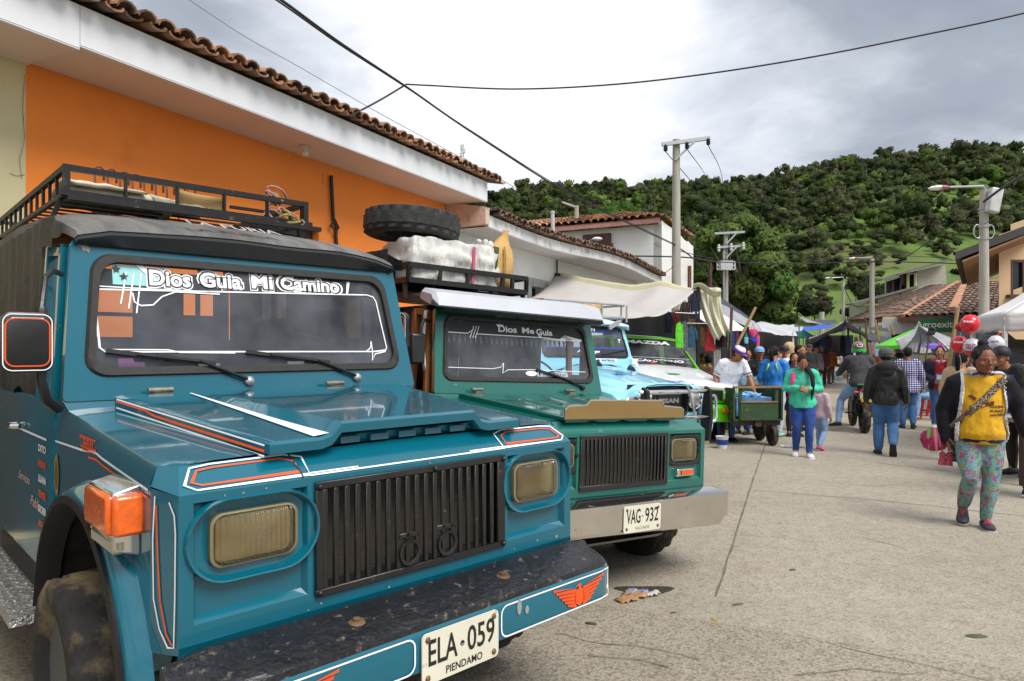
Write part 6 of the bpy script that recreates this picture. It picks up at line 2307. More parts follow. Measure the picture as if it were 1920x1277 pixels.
 b.text('NISSAN', V((.0, .03, .975)), X, Z, .055, 1, off=.05, width=.42)
 b.build('grille', [mat('grille_black2', (.015, .015, .016), .4), M_steel], root)
 for s_ in (-1, 1):
  b = MB()
  c = V((s_ * .41, -.01, .995))
  b.lathe([(.105, -.02), (.12, .0), (.125, .03), (.115, .045), (.105, .03)], 26, c, (0, -1, 0), closed=True)
  hl = b.build('headlight', M_chrome, root)
  b = MB()
  b.lathe([(.108, .01), (.09, .03), (.05, .04), (.001, .044)], 22, c, (0, -1, 0))
  b.build('lens', mat('clear_lamp_glass', (.62, .63, .64), .08, .3, var=.3, vs=20, coat=1), hl)
  b = MB()
  lo = rrect(s_ * .665, .875, .20, .30, .06, 4)
  b.tube([V((x, -.06 - .10 * abs(z - .875), z)) for x, z in lo] + [V((lo[0][0], -.06, lo[0][1]))], .018, 8)
  b.build('light_guard', M_chrome, root)
  b = MB()
  b.lathe([(.07, 0), (.065, .03), (.03, .045), (.001, .05)], 18, (s_ * .68, -.002, .87), (0, -1, 0))
  il = b.build('indicator', M_chrome, root)
  b = MB()
  b.lathe([(.05, .04), (.03, .055), (.001, .06)], 16, (s_ * .68, -.002, .87), (0, -1, 0))
  b.build('lens', mat('pale_orange_lens', hx('#c88a6a'), .3, coat=.8), il)
 b = MB()
 for z, y in ((1.085, -.14), (.80, -.16)):
  b.tube([V((-.56, y + .05, z)), V((-.5, y, z)), V((.5, y, z)), V((.56, y + .05, z))], .026, 10)
 bb = b.build('bull_bar', M_chrome, root)
 for s_ in (-1, 1):
  b = MB()
  b.prism([V((s_ * .50, y, z)) for y, z in ((-.10, 1.14), (-.17, 1.10), (-.19, .82), (-.16, .52), (-.05, .50), (-.05, .75), (-.08, 1.0))], V((s_ * .05, 0, 0)))
  b.build('side_plate', M_black, bb)
 b = MB()
 b.tube([V((.12, -.15, 1.16)), V((.16, -.16, 1.10)), V((.26, -.16, .82))], .014, 8)
 b.build('diagonal_rod', M_steel, bb)
 b = MB()
 lo = rrect(-.05, .955, .50, .26, .07, 4)
 b.tube([V((x, -.10, z)) for x, z in lo] + [V((lo[0][0], -.10, lo[0][1]))], .016, 8)
 b.build('centre_hoop', M_black, bb)
 b = MB()
 b.box((0, -.06, .52), (1.2, .10, .12))
 b.build('bumper', M_dullchrome, root, bevel=.02)
 for s_ in (-1, 1):
  wheel(root, s_ * .72, .72, .38, .38, .2, 0, sgn=s_)
  wheel(root, s_ * .72, 3.1, .38, .38, .2, 0, sgn=s_)
 b = MB()
 xl, xr, yf, yr, z0, z1 = -.62, .84, 1.46, 3.6, 1.99, 2.16
 for z in (z0, z1):
  b.tube([V((xl, yf, z)), V((xr - .05, yf, z)), V((xr, yf + .06, z)), V((xr, yr, z)), V((xl, yr, z)), V((xl, yf, z))], .016, 6)
 for x in (xl, xl + .3, xl + .66, xl + 1.0, xr):
  b.tube([V((x, yf, 1.93)), V((x, yf, z1))], .014, 6)
 for k in range(5):
  b.tube([V((xr, yf + .1 + .4 * k, 1.93)), V((xr, yf + .1 + .4 * k, z1))], .014, 6)
 b.build('roof_rack', M_steel, root)
 return root
J3 = blue_jeep()
MW3 = loc_world(J3)
b = MB()
for k, (x, y, z, d, cm) in enumerate(((-.35, 2.2, 2.08, (.3, .5, .16), 0), (-.12, 2.1, 2.07, (.14, .4, .13), 1), (.12, 2.2, 2.08, (.36, .6, .16), 0), (-.5, 2.0, 2.05, (.16, .3, .1), 2), (.42, 2.1, 2.05, (.26, .5, .12), 3))):
 soft_box(b, (x, y, z), d, .03, k, 6, .3, cm)
place(tag(b.build('cargo_bundle', [mat('navy_cloth', (.03, .035, .08), .9, var=.3), M_tarpw, M_kraft, mat('brown_cloth', hx('#7a5a3a'), .9, var=.3)], ang=70), 'jumble of cloth bundles inside the light blue jeep roof rack', 'bundle'), MW3)
b = MB()
b.lathe([(.001, -.25), (.10, -.25), (.115, -.2), (.115, .2), (.10, .26), (.001, .26)], 14, (.52, 2.0, 2.10), (.9, -.35, .12))
place(tag(b.build('rolled_mat', mat('rolled_mat', hx('#b09468'), .9, var=.4, vs=14, bump=.6, bs=20)), 'rolled brown mat at the front corner of the light blue jeep rack', 'mat'), MW3)
# ---- green and white pickup
def pickup():
 root = empty('pickup_truck', (2.885, 11.2, -.08), 'lime green pickup with white bonnet between the light blue jeep and the handcart', 'pickup')
 root.rotation_euler = (0, .05, .30)
 X, Z, FN = V((1, 0, 0)), V((0, 0, 1)), V((0, -1, 0))
 b = MB()
 st = [(.0, .83, .97), (.03, .845, 1.0), (.3, .85, 1.06), (.8, .85, 1.17), (1.15, .85, 1.25)]
 rings = []
 for y, hw, zt in st:
  r = []
  for s_ in (-1, 1):
   q = [V((s_ * x, y, z)) for x, z in ((hw, .55), (hw + .01, .75), (hw, zt - .05))]
   r += q if s_ < 0 else q[::-1]
  rings.append(r)
 rl = [[p for p in r[:3]] for r in rings]
 rr_ = [[p for p in r[3:]] for r in rings]
 b.loft(rl, False, close=False)
 b.loft(rr_, False, close=False)
 b.add([V((-.83, 0, .70)), V((.83, 0, .70)), V((.83, 0, .96)), V((-.83, 0, .96))], [(0, 1, 2, 3)])
 for s_ in (-1, 1):
  b.loft([[V((s_ * .85, 1.15, .5)), V((s_ * .85, 1.15, 1.22)), V((s_ * .8, 1.15, 1.22)), V((s_ * .8, 1.15, .5))], [V((s_ * .85, 4.2, .5)), V((s_ * .85, 4.2, 1.22)), V((s_ * .8, 4.2, 1.22)), V((s_ * .8, 4.2, .5))]])
  b.beam(V((s_ * .80, 1.15, 1.2)), V((s_ * .68, 1.72, 1.74)), .05, .07)
  b.beam(V((s_ * .80, 2.4, 1.2)), V((s_ * .70, 2.4, 1.74)), .06, .1)
 b.build('body', M_lime, root, ang=40)
 b = MB()
 rings = []
 for y, hw, zt in ((-.01, .80, .955), (.02, .81, .985), (.3, .815, 1.06), (.8, .82, 1.18), (1.12, .82, 1.26), (1.2, .80, 1.27)):
  rings.append([V((hw * u, y, zt - .03 * abs(u) ** 3 + .015 * (1 - abs(u)))) for u in (-1, -.8, -.4, 0, .4, .8, 1)])
 b.loft(rings, False, close=False)
 b.loft([rings[0], [p + V((0, .01, -.03)) for p in rings[0]]], False, close=False)
 b.build('bonnet', M_wpaint, root, ang=40)
 b = MB()
 rings = [[V((hw * u, y, zt - .05 * abs(u) ** 4)) for u in (-1, -.9, -.5, 0, .5, .9, 1)] for y, hw, zt in ((1.66, .72, 1.75), (1.75, .74, 1.79), (2.4, .76, 1.81), (2.5, .74, 1.78))]
 b.loft(rings, False, close=False)
 b.build('roof', M_lime, root, solid=.04)
 b = MB()
 b.box((0, 2.0, .95), (1.5, 1.4, .5))
 b.box((0, 2.45, 1.5), (1.4, .05, .5))
 b.build('cab_interior', M_interior, root)
 ws, uv, nn, xx, yy = glass_quad(root, [V((-.76, 1.16, 1.275)), V((.76, 1.16, 1.275)), V((.66, 1.68, 1.735)), V((-.66, 1.68, 1.735))], 'windscreen', .02)
 b = MB()
 b.add([uv(u, v) + nn * .006 for u, v in ((.02, .78), (.98, .78), (.96, .97), (.04, .97))], [(0, 1, 2, 3)], 1)
 b.text('MAZDA', uv(.50, .87) + nn * .01, xx, yy, .10, 0, off=.06, shear=.1, width=.92)
 b.text('CAMPESINO', uv(.55, .15) + nn * .01, xx, yy, .07, 0, off=.03, width=.95)
 b.ribbon([uv(.02, .27) + nn * .008, uv(.98, .27) + nn * .008], .008, nn, 0)
 for u, cm in ((.2, 2), (.25, 3), (.42, 2)):
  b.add([uv(u + a, .05 + c) + nn * .01 for a, c in ((0, 0), (.05, 0), (.05, .04), (0, .04))], [(0, 1, 2, 3)], cm)
 b.build('glass_lettering', [M_vw, M_ink, M_vo, M_vb], ws, smooth=False)
 b = MB()
 b.tube([uv(.9, .03) + nn * .02, uv(.4, .17) + nn * .02], .01, 5)
 b.build('wiper', M_black, root)
 b = MB()
 cx_ = V((-.05, .55, 1.13))
 for k in range(5):
  a = -.5 + .25 * k
  b.ribbon([cx_ + V((.05 * k - .1, .0, .005)), cx_ + V((.05 * k - .12 + .03 * math.cos(a), .14, .035))], .014, Z)
 b.poly([cx_ + V((.12 * math.cos(a), .05 * math.sin(a) - .02, .012 * math.sin(a) + .008)) for a in [2 * PI * k / 12 for k in range(12)]])
 b.build('bonnet_emblem', mat('green_emblem', hx('#3a8a6a'), .5, var=.3, vs=20), root, smooth=False)
 b = MB()
 b.box((0, -.01, .83), (1.1, .03, .16))
 b.build('grille', M_black, root, bevel=.01)
 for s_ in (-1, 1):
  b = MB()
  b.box((s_ * .665, -.012, .83), (.25, .04, .17))
  hl = b.build('headlight', M_lime, root, bevel=.02)
  b = MB()
  b.box((s_ * .655, -.03, .83), (.19, .03, .125))
  b.build('lens', M_lensin, hl, bevel=.015)
  b = MB()
  b.box((s_ * .83, .02, .83), (.05, .06, .15))
  b.build('side_lamp', M_clear, root, bevel=.01)
 b = MB()
 rings = [[V((x, y + e, z)) for y, z in ((-.10, .50), (-.12, .62), (-.08, .68), (.0, .68), (.0, .50))] for x, e in ((-.90, .10), (-.87, .02), (-.7, 0), (.7, 0), (.87, .02), (.90, .10))]
 b.loft(rings)
 b.add([V((-.75, -.09, .40)), V((.75, -.09, .40)), V((.80, -.10, .50)), V((-.80, -.10, .50))], [(0, 1, 2, 3)])
 bp = b.build('bumper', M_lime, root, ang=30)
 for s_ in (-1, 1):
  b = MB()
  b.box((s_ * .58, -.125, .585), (.2, .02, .06))
  b.build('fog_lamp', M_amber, bp, bevel=.01)
 for s_ in (-1, 1):
  wheel(root, s_ * .74, .75, .35, .35, .2, 0, sgn=s_)
  wheel(root, s_ * .74, 3.3, .35, .35, .2, 0, sgn=s_)
 return root
pickup()
# ---- wooden handcart
def handcart():
 g = GD(1422, 11.1)
 t = empty('handcart', g, 'dark green wooden handcart with open end and small wheel on the street', 'handcart', rz=.10)
 M_cg = mat('cart_green', hx('#2c4428'), .75, var=.3, vs=5, dirt_or_haze=('#8a6a44', .18, 7))
 M_ce = mat('cart_edge', hx('#8a6a44'), .8, var=.3, vs=8)
 W2, z0, z1, L_ = .40, .42, .93, .95
 b = MB()
 b.box((0, L_ / 2, z0), (2 * W2, L_, .03))
 b.box((-W2, L_ / 2, (z0 + z1) / 2), (.03, L_, z1 - z0))
 b.box((W2, L_ / 2, (z0 + z1) / 2), (.03, L_, z1 - z0))
 b.box((0, L_, (z0 + z1) / 2), (2 * W2, .03, z1 - z0))
 b.build('box', M_cg, t)
 b = MB()
 b.box((0, -.02, z0 + .145), (2 * W2 - .18, .025, .29))
 b.build('tail_board', M_cg, t)
 for s_ in (-1, 1):
  b = MB()
  b.box((s_ * (W2 - .10), .0, (z0 + z1) / 2), (.05, .04, z1 - z0))
  b.build('upright', M_cg, t)
 b = MB()
 b.box((0, -.01, z1 + .02), (2 * W2 + .04, .07, .03))
 b.build('top_rail', M_ce, t)
 b = MB()
 b.box((0, -.03, z0 + .295), (2 * W2 - .18, .03, .02))
 b.build('board_edge', M_ce, t)
 b = MB()
 b.box((0, L_ * .5, z0 - .06), (.1, L_, .08))
 b.box((0, .1, z0 - .05), (2 * W2, .08, .08))
 b.box((.27, .15, z0 - .13), (.09, .09, .2))
 b.build('frame', M_darkwood, t)
 for (x, y, r) in ((.27, .08, .165), (-.36, .72, .2), (.36, .72, .2)):
  b = MB()
  tyre(b, (x, y, r), (1, 0, 0), r, .07, 30, .6)
  w = b.build('wheel', M_rubber, t, ang=50)
  b = MB()
  b.lathe([(.001, -.02), (r * .6, -.02), (r * .6, .02), (.001, .02)], 16, (x, y, r), (1, 0, 0))
  b.build('hub', M_black, w)
 b = MB()
 b.grid(lambda u, v: V((.36 + .05 * u, .2 + .02 * u, .42 - .34 * v + .02 * math.sin(u * 6))), 4, 5)
 b.build('hanging_flap', mat('navy_flap', (.02, .03, .06), .8), t, solid=.02)
 b = MB()
 for k in range(3):
  soft_box(b, (-.02 + .09 * (k - 1), .3, .80 + .02 * (k % 2)), (.16, .2, .07), .03, k, 5, .5)
 b.box((.0, .45, .62), (.6, .6, .3))
 o = tag(b.build('blue_bag', mat('pale_blue_plastic', hx('#7aa8d8'), .45, var=.2, bump=.6, bs=12)), 'crumpled pale blue plastic bag inside the green handcart', 'bag')
 o.matrix_world = t.matrix_basis if False else Matrix.Translation(g) @ rot_z(.10)
 return t
handcart()
# ---- motorcycle (seen from behind)
def motorcycle():
 g = GD(1621, 12.9)
 t = empty('motorcycle', g, 'black motorcycle with yellow plate and green tail seen from behind', 'motorcycle', rz=-.30)
 b = MB()
 tyre(b, (0, 0, .31), (1, 0, 0), .31, .13, 48, .68)
 w = b.build('wheel', M_rubber, t, ang=50)
 b = MB()
 b.lathe([(.20, -.03), (.21, 0), (.20, .03), (.19, 0)], 24, (0, 0, .31), (1, 0, 0), closed=True)
 b.lathe([(.001, -.06), (.05, -.05), (.05, .05), (.001, .06)], 12, (0, 0, .31), (1, 0, 0))
 for k in range(5):
  a = 2 * PI * k / 5
  b.beam(V((0, 0, .31)), V((0, .2 * math.cos(a), .31 + .2 * math.sin(a))), .02, .03)
 b.build('rim', M_black, w)
 b = MB()
 tyre(b, (0, 1.28, .31), (1, 0, 0), .31, .10, 40, .7)
 w = b.build('wheel', M_rubber, t, ang=50)
 b = MB()
 b.lathe([(.001, -.04), (.2, -.02), (.2, .02), (.001, .04)], 16, (0, 1.28, .31), (1, 0, 0))
 b.build('rim', M_black, w)
 b = MB()
 for s_ in (-1, 1):
  b.tube([V((s_ * .09, 0, .31)), V((s_ * .09, .55, .38))], .028, 8)
 b.tube([V((0, .55, .4)), V((0, .7, .75)), V((0, 1.0, .88)), V((0, 1.1, .8))], .035, 8)
 b.tube([V((0, .65, .35)), V((0, 1.0, .55)), V((0, 1.08, .8))], .03, 8)
 b.box((0, .68, .42), (.26, .34, .30))
 b.build('frame', M_black, t)
 for s_ in (-1, 1):
  b = MB()
  b.tube([V((s_ * .13, .02, .33)), V((s_ * .12, .22, .66))], .03, 8)
  for k in range(6):
   p = V((s_ * .13, .05, .38)).lerp(V((s_ * .12, .2, .62)), k / 5)
   b.lathe([(.03, -.008), (.042, 0), (.03, .008)], 10, p, (0, .5, 1), closed=True)
  b.build('shock_absorber', M_black, t)
 b = MB()
 b.tube([V((.16, .7, .3)), V((.17, .4, .3)), V((.18, -.1, .38))], [.03, .05, .05], 10)
 b.build('exhaust', M_vinyl, t)
 b = MB()
 rings = []
 for y, w_, z, h in ((-.15, .06, .86, .04), (0, .12, .84, .09), (.3, .14, .80, .1), (.5, .12, .78, .1)):
  rings.append([V((math.cos(a) * w_, y, z + math.sin(a) * h * .5)) for a in [2 * PI * k / 12 for k in range(12)]])
 b.loft(rings)
 b.build('seat', M_vinyl, t)
 b = MB()
 b.loft([[V((math.cos(a) * w_, y, z + math.sin(a) * h)) for a in [2 * PI * k / 12 for k in range(12)]] for y, w_, z, h in ((.45, .1, .84, .06), (.6, .14, .88, .12), (.85, .15, .92, .13), (1.0, .1, .92, .1))])
 b.build('fuel_tank', mat('tank_green', hx('#2f9a3a'), .3, coat=.6), t)
 b = MB()
 b.tube([V((-.13, .1, .88)), V((-.12, -.14, .90)), V((-.05, -.2, .90)), V((.05, -.2, .90)), V((.12, -.14, .90)), V((.13, .1, .88))], .018, 8)
 b.build('grab_rail', mat('tank_green', hx('#2f9a3a'), .3, coat=.6), t)
 b = MB()
 b.loft([[V((math.cos(a) * w_, y, .80 + math.sin(a) * h)) for a in [2 * PI * k / 12 for k in range(12)]] for y, w_, h in ((-.05, .09, .06), (-.18, .085, .055), (-.23, .05, .03))])
 b.build('tail_light', mat('red_lens', hx('#c01a1a'), .25, coat=1), t)
 b = MB()
 b.prism([V((x, -.2 - .03 * (z - .62) * -8 * .0, z)) for x, z in ((-.085, .585), (.085, .585), (.085, .69), (-.085, .69))], V((0, .008, 0)))
 b.cm = 1
 b.text('LWN', V((0, -.2015, .652)), V((1, 0, 0)), V((0, 0, 1)), .04, 1, off=.04, width=.125)
 b.text('18C', V((0, -.2015, .608)), V((1, 0, 0)), V((0, 0, 1)), .03, 1, off=.03, width=.08)
 b.build('number_plate', [mat('plate_yellow', hx('#e0ac1c'), .5), M_ink], t, smooth=False)
 b = MB()
 b.loft([[V((math.cos(a) * (.32 + .015), math.sin(a) * .35, .31 + 0)) + V((0, 0, 0)) for a in (0, .1)], [V((0, 0, .5)), V((0, 0, .5))]]) if False else None
 b.box((0, -.16, .53), (.07, .02, .12))
 b.box((0, -.17, .50), (.12, .015, .06))
 b.build('mudguard', M_vinyl, t)
 for s_ in (-1, 1):
  b = MB()
  b.tube([V((s_ * .09, -.1, .76)), V((s_ * .15, -.12, .76))], .008, 5)
  b.ell((s_ * .17, -.12, .76), (.035, .02, .025), 8)
  b.build('indicator', M_amber, t)
 b = MB()
 b.tube([V((-.36, .85, 1.02)), V((-.2, .92, 1.05)), V((0, 1.0, .98)), V((.2, .92, 1.05)), V((.36, .85, 1.02))], .013, 6)
 b.build('handlebar', M_black, t)
 b = MB()
 b.tube([V((0, 1.05, .95)), V((0, 1.28, .31))], .04, 8)
 b.build('fork', M_steel, t)
 b = MB()
 b.ell((0, 1.15, .95), (.1, .1, .1), 12)
 b.build('headlight', M_chrome, t)
 for s_ in (-1, 1):
  b = MB()
  b.tube([V((s_ * .10, .45, .33)), V((s_ * .27, .45, .33))], .014, 6)
  b.build('foot_peg', M_black, t)
 return t
motorcycle()
# ================================================================ PEOPLE
M_skin = [mat('skin_warm', hx('#9a6546'), .55, var=.08, vs=12), mat('skin_dark', hx('#7c4c33'), .55, var=.08, vs=12), mat('skin_light', hx('#b07a58'), .55, var=.08, vs=12)]
M_hair = mat('black_hair', (.008, .0065, .006), .6, spec=.22, var=.4, vs=30, stretch=(6, 6, 1), bump=.4, bs=30)
M_eyew = mat('eye_white', (.26, .22, .2), .3)
M_eyeb = mat('eye_dark', (.012, .009, .008), .2)
M_lip = mat('lips', hx('#7a4038'), .5)
def cloth(name, col, **k):
 a = dict(rough=.85, var=.2, vs=7, bump=.6, bs=13, sheen=.1)
 a.update(k)
 return mat('cloth_' + name, col, a.pop('rough'), **a)
def patterned(name, cols, scale, kind='flowers'):
 m = bpy.data.materials.new(name)
 m.use_nodes = True
 nt = m.node_tree
 N, L = nt.nodes.new, nt.links.new
 b = nt.nodes['Principled BSDF']
 b.inputs['Roughness'].default_value = .85
 tc = N('ShaderNodeTexCoord')
 if kind == 'flowers':
  c = None
  base = N('ShaderNodeRGB')
  base.outputs[0].default_value = (*hx(cols[0]), 1)
  c = base.outputs[0]
  for i, col in enumerate(cols[1:]):
   n = N('ShaderNodeTexNoise')
   n.noise_dimensions = '4D'
   n.inputs['W'].default_value = i * 7.3
   n.inputs['Scale'].default_value = scale * (1 + .3 * i)
   n.inputs['Detail'].default_value = 3
   n.inputs['Distortion'].default_value = 1.2
   L(tc.outputs['Object'], n.inputs['Vector'])
   r = N('ShaderNodeValToRGB')
   r.color_ramp.elements[0].position = .54
   r.color_ramp.elements[1].position = .60
   L(n.outputs['Fac'], r.inputs[0])
   x = N('ShaderNodeMix')
   x.data_type = 'RGBA'
   L(r.outputs[0], x.inputs[0])
   L(c, x.inputs[6])
   x.inputs[7].default_value = (*hx(col), 1)
   c = x.outputs[2]
  L(c, b.inputs['Base Color'])
 else:                                     # checks: stripes in x and z multiplied
  sep = N('ShaderNodeSeparateXYZ')
  L(tc.outputs['Object'], sep.inputs[0])
  out = None
  for ax in (0, 2):
   mth = N('ShaderNodeMath')
   mth.operation = 'MULTIPLY'
   mth.inputs[1].default_value = scale
   L(sep.outputs[ax], mth.inputs[0])
   s_ = N('ShaderNodeMath')
   s_.operation = 'SINE'
   L(mth.outputs[0], s_.inputs[0])
   r = N('ShaderNodeValToRGB')
   r.color_ramp.elements[0].position = .35
   r.color_ramp.elements[1].position = .55
   r.color_ramp.elements[0].color = (*hx(cols[1]), 1)
   r.color_ramp.elements[1].color = (*hx(cols[0]), 1)
   mr = N('ShaderNodeMapRange')
   mr.inputs[1].default_value = -1
   L(s_.outputs[0], mr.inputs[0])
   L(mr.outputs[0], r.inputs[0])
   if out is None:
    out = r.outputs[0]
   else:
    x = N('ShaderNodeMix')
    x.data_type = 'RGBA'
    x.blend_type = 'MULTIPLY'
    x.inputs[0].default_value = 1
    L(out, x.inputs[6])
    L(r.outputs[0], x.inputs[7])
    L(x.outputs[2], b.inputs['Base Color'])
 return m
def remesh_mb(mb, voxel, smooth=2):
 """union of the closed pieces of a builder as one continuous skin"""
 me = bpy.data.meshes.new('tmp')
 me.from_pydata(mb.v, [], mb.f)
 o = bpy.data.objects.new('tmp', me)
 COL.objects.link(o)
 md = o.modifiers.new('r', 'REMESH')
 md.mode = 'VOXEL'
 md.voxel_size = voxel
 md.adaptivity = 0
 if smooth:
  sm = o.modifiers.new('s', 'SMOOTH')
  sm.iterations = smooth
  sm.factor = .5
 dg = bpy.context.evaluated_depsgraph_get()
 me2 = bpy.data.meshes.new_from_object(o.evaluated_get(dg))
 vs = [v.co.copy() for v in me2.vertices]
 fs = [tuple(p.vertices) for p in me2.polygons]
 bpy.data.objects.remove(o)
 bpy.data.meshes.remove(me)
 bpy.data.meshes.remove(me2)
 return vs, fs
# ---- head template, face toward -y, centre of the skull at the origin, unit = head height
def head_template(vox):
 b = MB()
 b.ell((0, .045, .07), (.335, .42, .40), 24)          # skull
 b.loft([[V((math.cos(a) * w, y0 + math.sin(a) * d, z)) for a in [2 * PI * k / 20 for k in range(20)]] for z, w, d, y0 in
   ((.10, .315, .34, -.06), (-.05, .305, .33, -.07), (-.18, .28, .30, -.085), (-.30, .235, .25, -.105), (-.40, .165, .18, -.14), (-.45, .09, .10, -.17))])
 b.loft([[V((math.cos(a) * w, y0 + math.sin(a) * d, z)) for a in [2 * PI * k / 10 for k in range(10)]] for z, w, d, y0 in
   ((.04, .035, .05, -.385), (-.06, .04, .07, -.41), (-.125, .062, .085, -.425), (-.165, .06, .05, -.40))])   # nose
 for s in (-1, 1):
  b.ell((s * .05, -.42, -.145), (.035, .035, .03), 8)
  b.ell((s * .345, .03, -.03), (.035, .085, .12), 12)                         # ears
  b.ell((s * .15, -.312, .085), (.12, .035, .035), 10)                         # brow ridge
  b.ell((s * .17, -.30, -.115), (.10, .075, .075), 10)                        # cheekbone
  b.ell((s * .135, -.318, .01), (.05, .03, .026), 10)                         # eyelids
 b.ell((0, -.385, -.235), (.10, .04, .026), 10)                                  # lips
 b.ell((0, -.38, -.275), (.085, .04, .026), 10)
 b.ell((0, -.335, -.395), (.09, .07, .06), 10)                                   # chin
 vs, fs = remesh_mb(b, vox, 1)
 ms = []
 for f in fs:
  c = sum((vs[i] for i in f), V()) / len(f)
  m = 0
  if c.y < -.25:
   for s in (-1, 1):
    e = ((c.x - s * .135) / .056) ** 2 + ((c.z - .012) / .019) ** 2
    if e < .62:
     m = 2
    if abs(c.x - s * .14) < .075 and abs(c.z - .105 - .012 * (1 - abs(c.x - s * .145) / .09)) < .009:
     m = 3
   if abs(c.x) < .105 - .0 and abs(c.z + .254) < .036 * (1 - (abs(c.x) / .115) ** 2) and c.y < -.33:
    m = 4
  ms.append(m)
 return vs, fs, ms
HEADS = {'hi': head_template(.017), 'lo': head_template(.04)}
def hand_template(curl, vox=.035):
 """left-right symmetric source: wrist at origin, fingers along -z, palm facing +x, thumb toward -y; unit = hand length"""
 b = MB()
 b.loft([[V((math.cos(a) * t, y0 + math.sin(a) * w, z)) for a in [2 * PI * k / 12 for k in range(12)]] for z, t, w, y0 in
   ((.08, .10, .13, 0), (0, .10, .14, 0), (-.15, .11, .20, 0), (-.38, .10, .22, 0), (-.48, .08, .20, 0))])
 for k, (y, l) in enumerate(((-.165, .44), (-.055, .50), (.055, .47), (.16, .37))):
  p = V((0, y, -.44))
  path, r = [p], [.062]
  ang = 0
  for j in range(3):
   ang += curl * (.55 + .12 * k) * (.7 if j == 0 else 1)
   p = p + V((math.sin(ang), 0, -math.cos(ang))) * l * (.42, .32, .26)[j]
   path.append(p)
   r.append(.058 - .008 * j)
  b.limb(path, r, 8)
 b.limb([V((.02, -.13, -.10)), V((.09, -.26, -.24)), V((.15 + .1 * curl, -.29, -.40)), V((.17 + .18 * curl, -.27, -.52))], [.075, .068, .058, .046], 8)
 return remesh_mb(b, vox, 1)
HANDS = {'relaxed': hand_template(.42), 'grip': hand_template(1.15)}
REST = dict(pel=(0, 0, .525), wai=(0, .002, .605), che=(0, .005, .715), nec=(0, .012, .835), head=(0, -.012, .925),
   shL=(.108, .008, .795), shR=(-.108, .008, .795), elL=(.150, .02, .64), elR=(-.150, .02, .64), wrL=(.150, -.025, .495), wrR=(-.150, -.025, .495),
   hipL=(.052, 0, .505), hipR=(-.052, 0, .505), knL=(.056, -.006, .275), knR=(-.056, -.006, .275), anL=(.056, .012, .045), anR=(-.056, .012, .045))
def ring(c, rx, ry, u, v, n=16):
 return [c + u * (math.cos(2 * PI * k / n) * rx) + v * (math.sin(2 * PI * k / n) * ry) for k in range(n)]
def torso_rings(J, ease, z0=None, girth=1.0, hem=0.0, belly=0.0):
 """elliptical rings from crotch to neck following the bent spine"""
 pts = [J['pel'] + (J['pel'] - J['wai']).normalized() * .055, J['pel'], J['wai'], J['che'], J['nec'].lerp(J['che'], .28), J['nec']]
 rad_ = [(.074, .062), (.092, .07), (.080, .062), (.098, .068), (.078, .052), (.036, .036)]
 side = (J['shL'] - J['shR']).normalized()
 hs = (J['hipL'] - J['hipR']).normalized()
 out = []
 for i, (p, (rx, ry)) in enumerate(zip(pts, rad_)):
  t = i / 5
  u = (hs.lerp(side, t)).normalized()
  d = (pts[min(5, i + 1)] - pts[max(0, i - 1)]).normalized()
  v = d.cross(u).normalized()
  g = girth if i < 4 else 1 + (girth - 1) * .3
  e = ease + (hem if i == 0 else hem * .6 if i == 1 else 0)
  off = v * 0
  if belly and i in (1, 2):
   off = v * (-belly)
  out.append(ring(p + off, rx * g + e, (ry + (belly if i in (1, 2) else 0)) * g + e, u, v))
 return out
PEOPLE = []
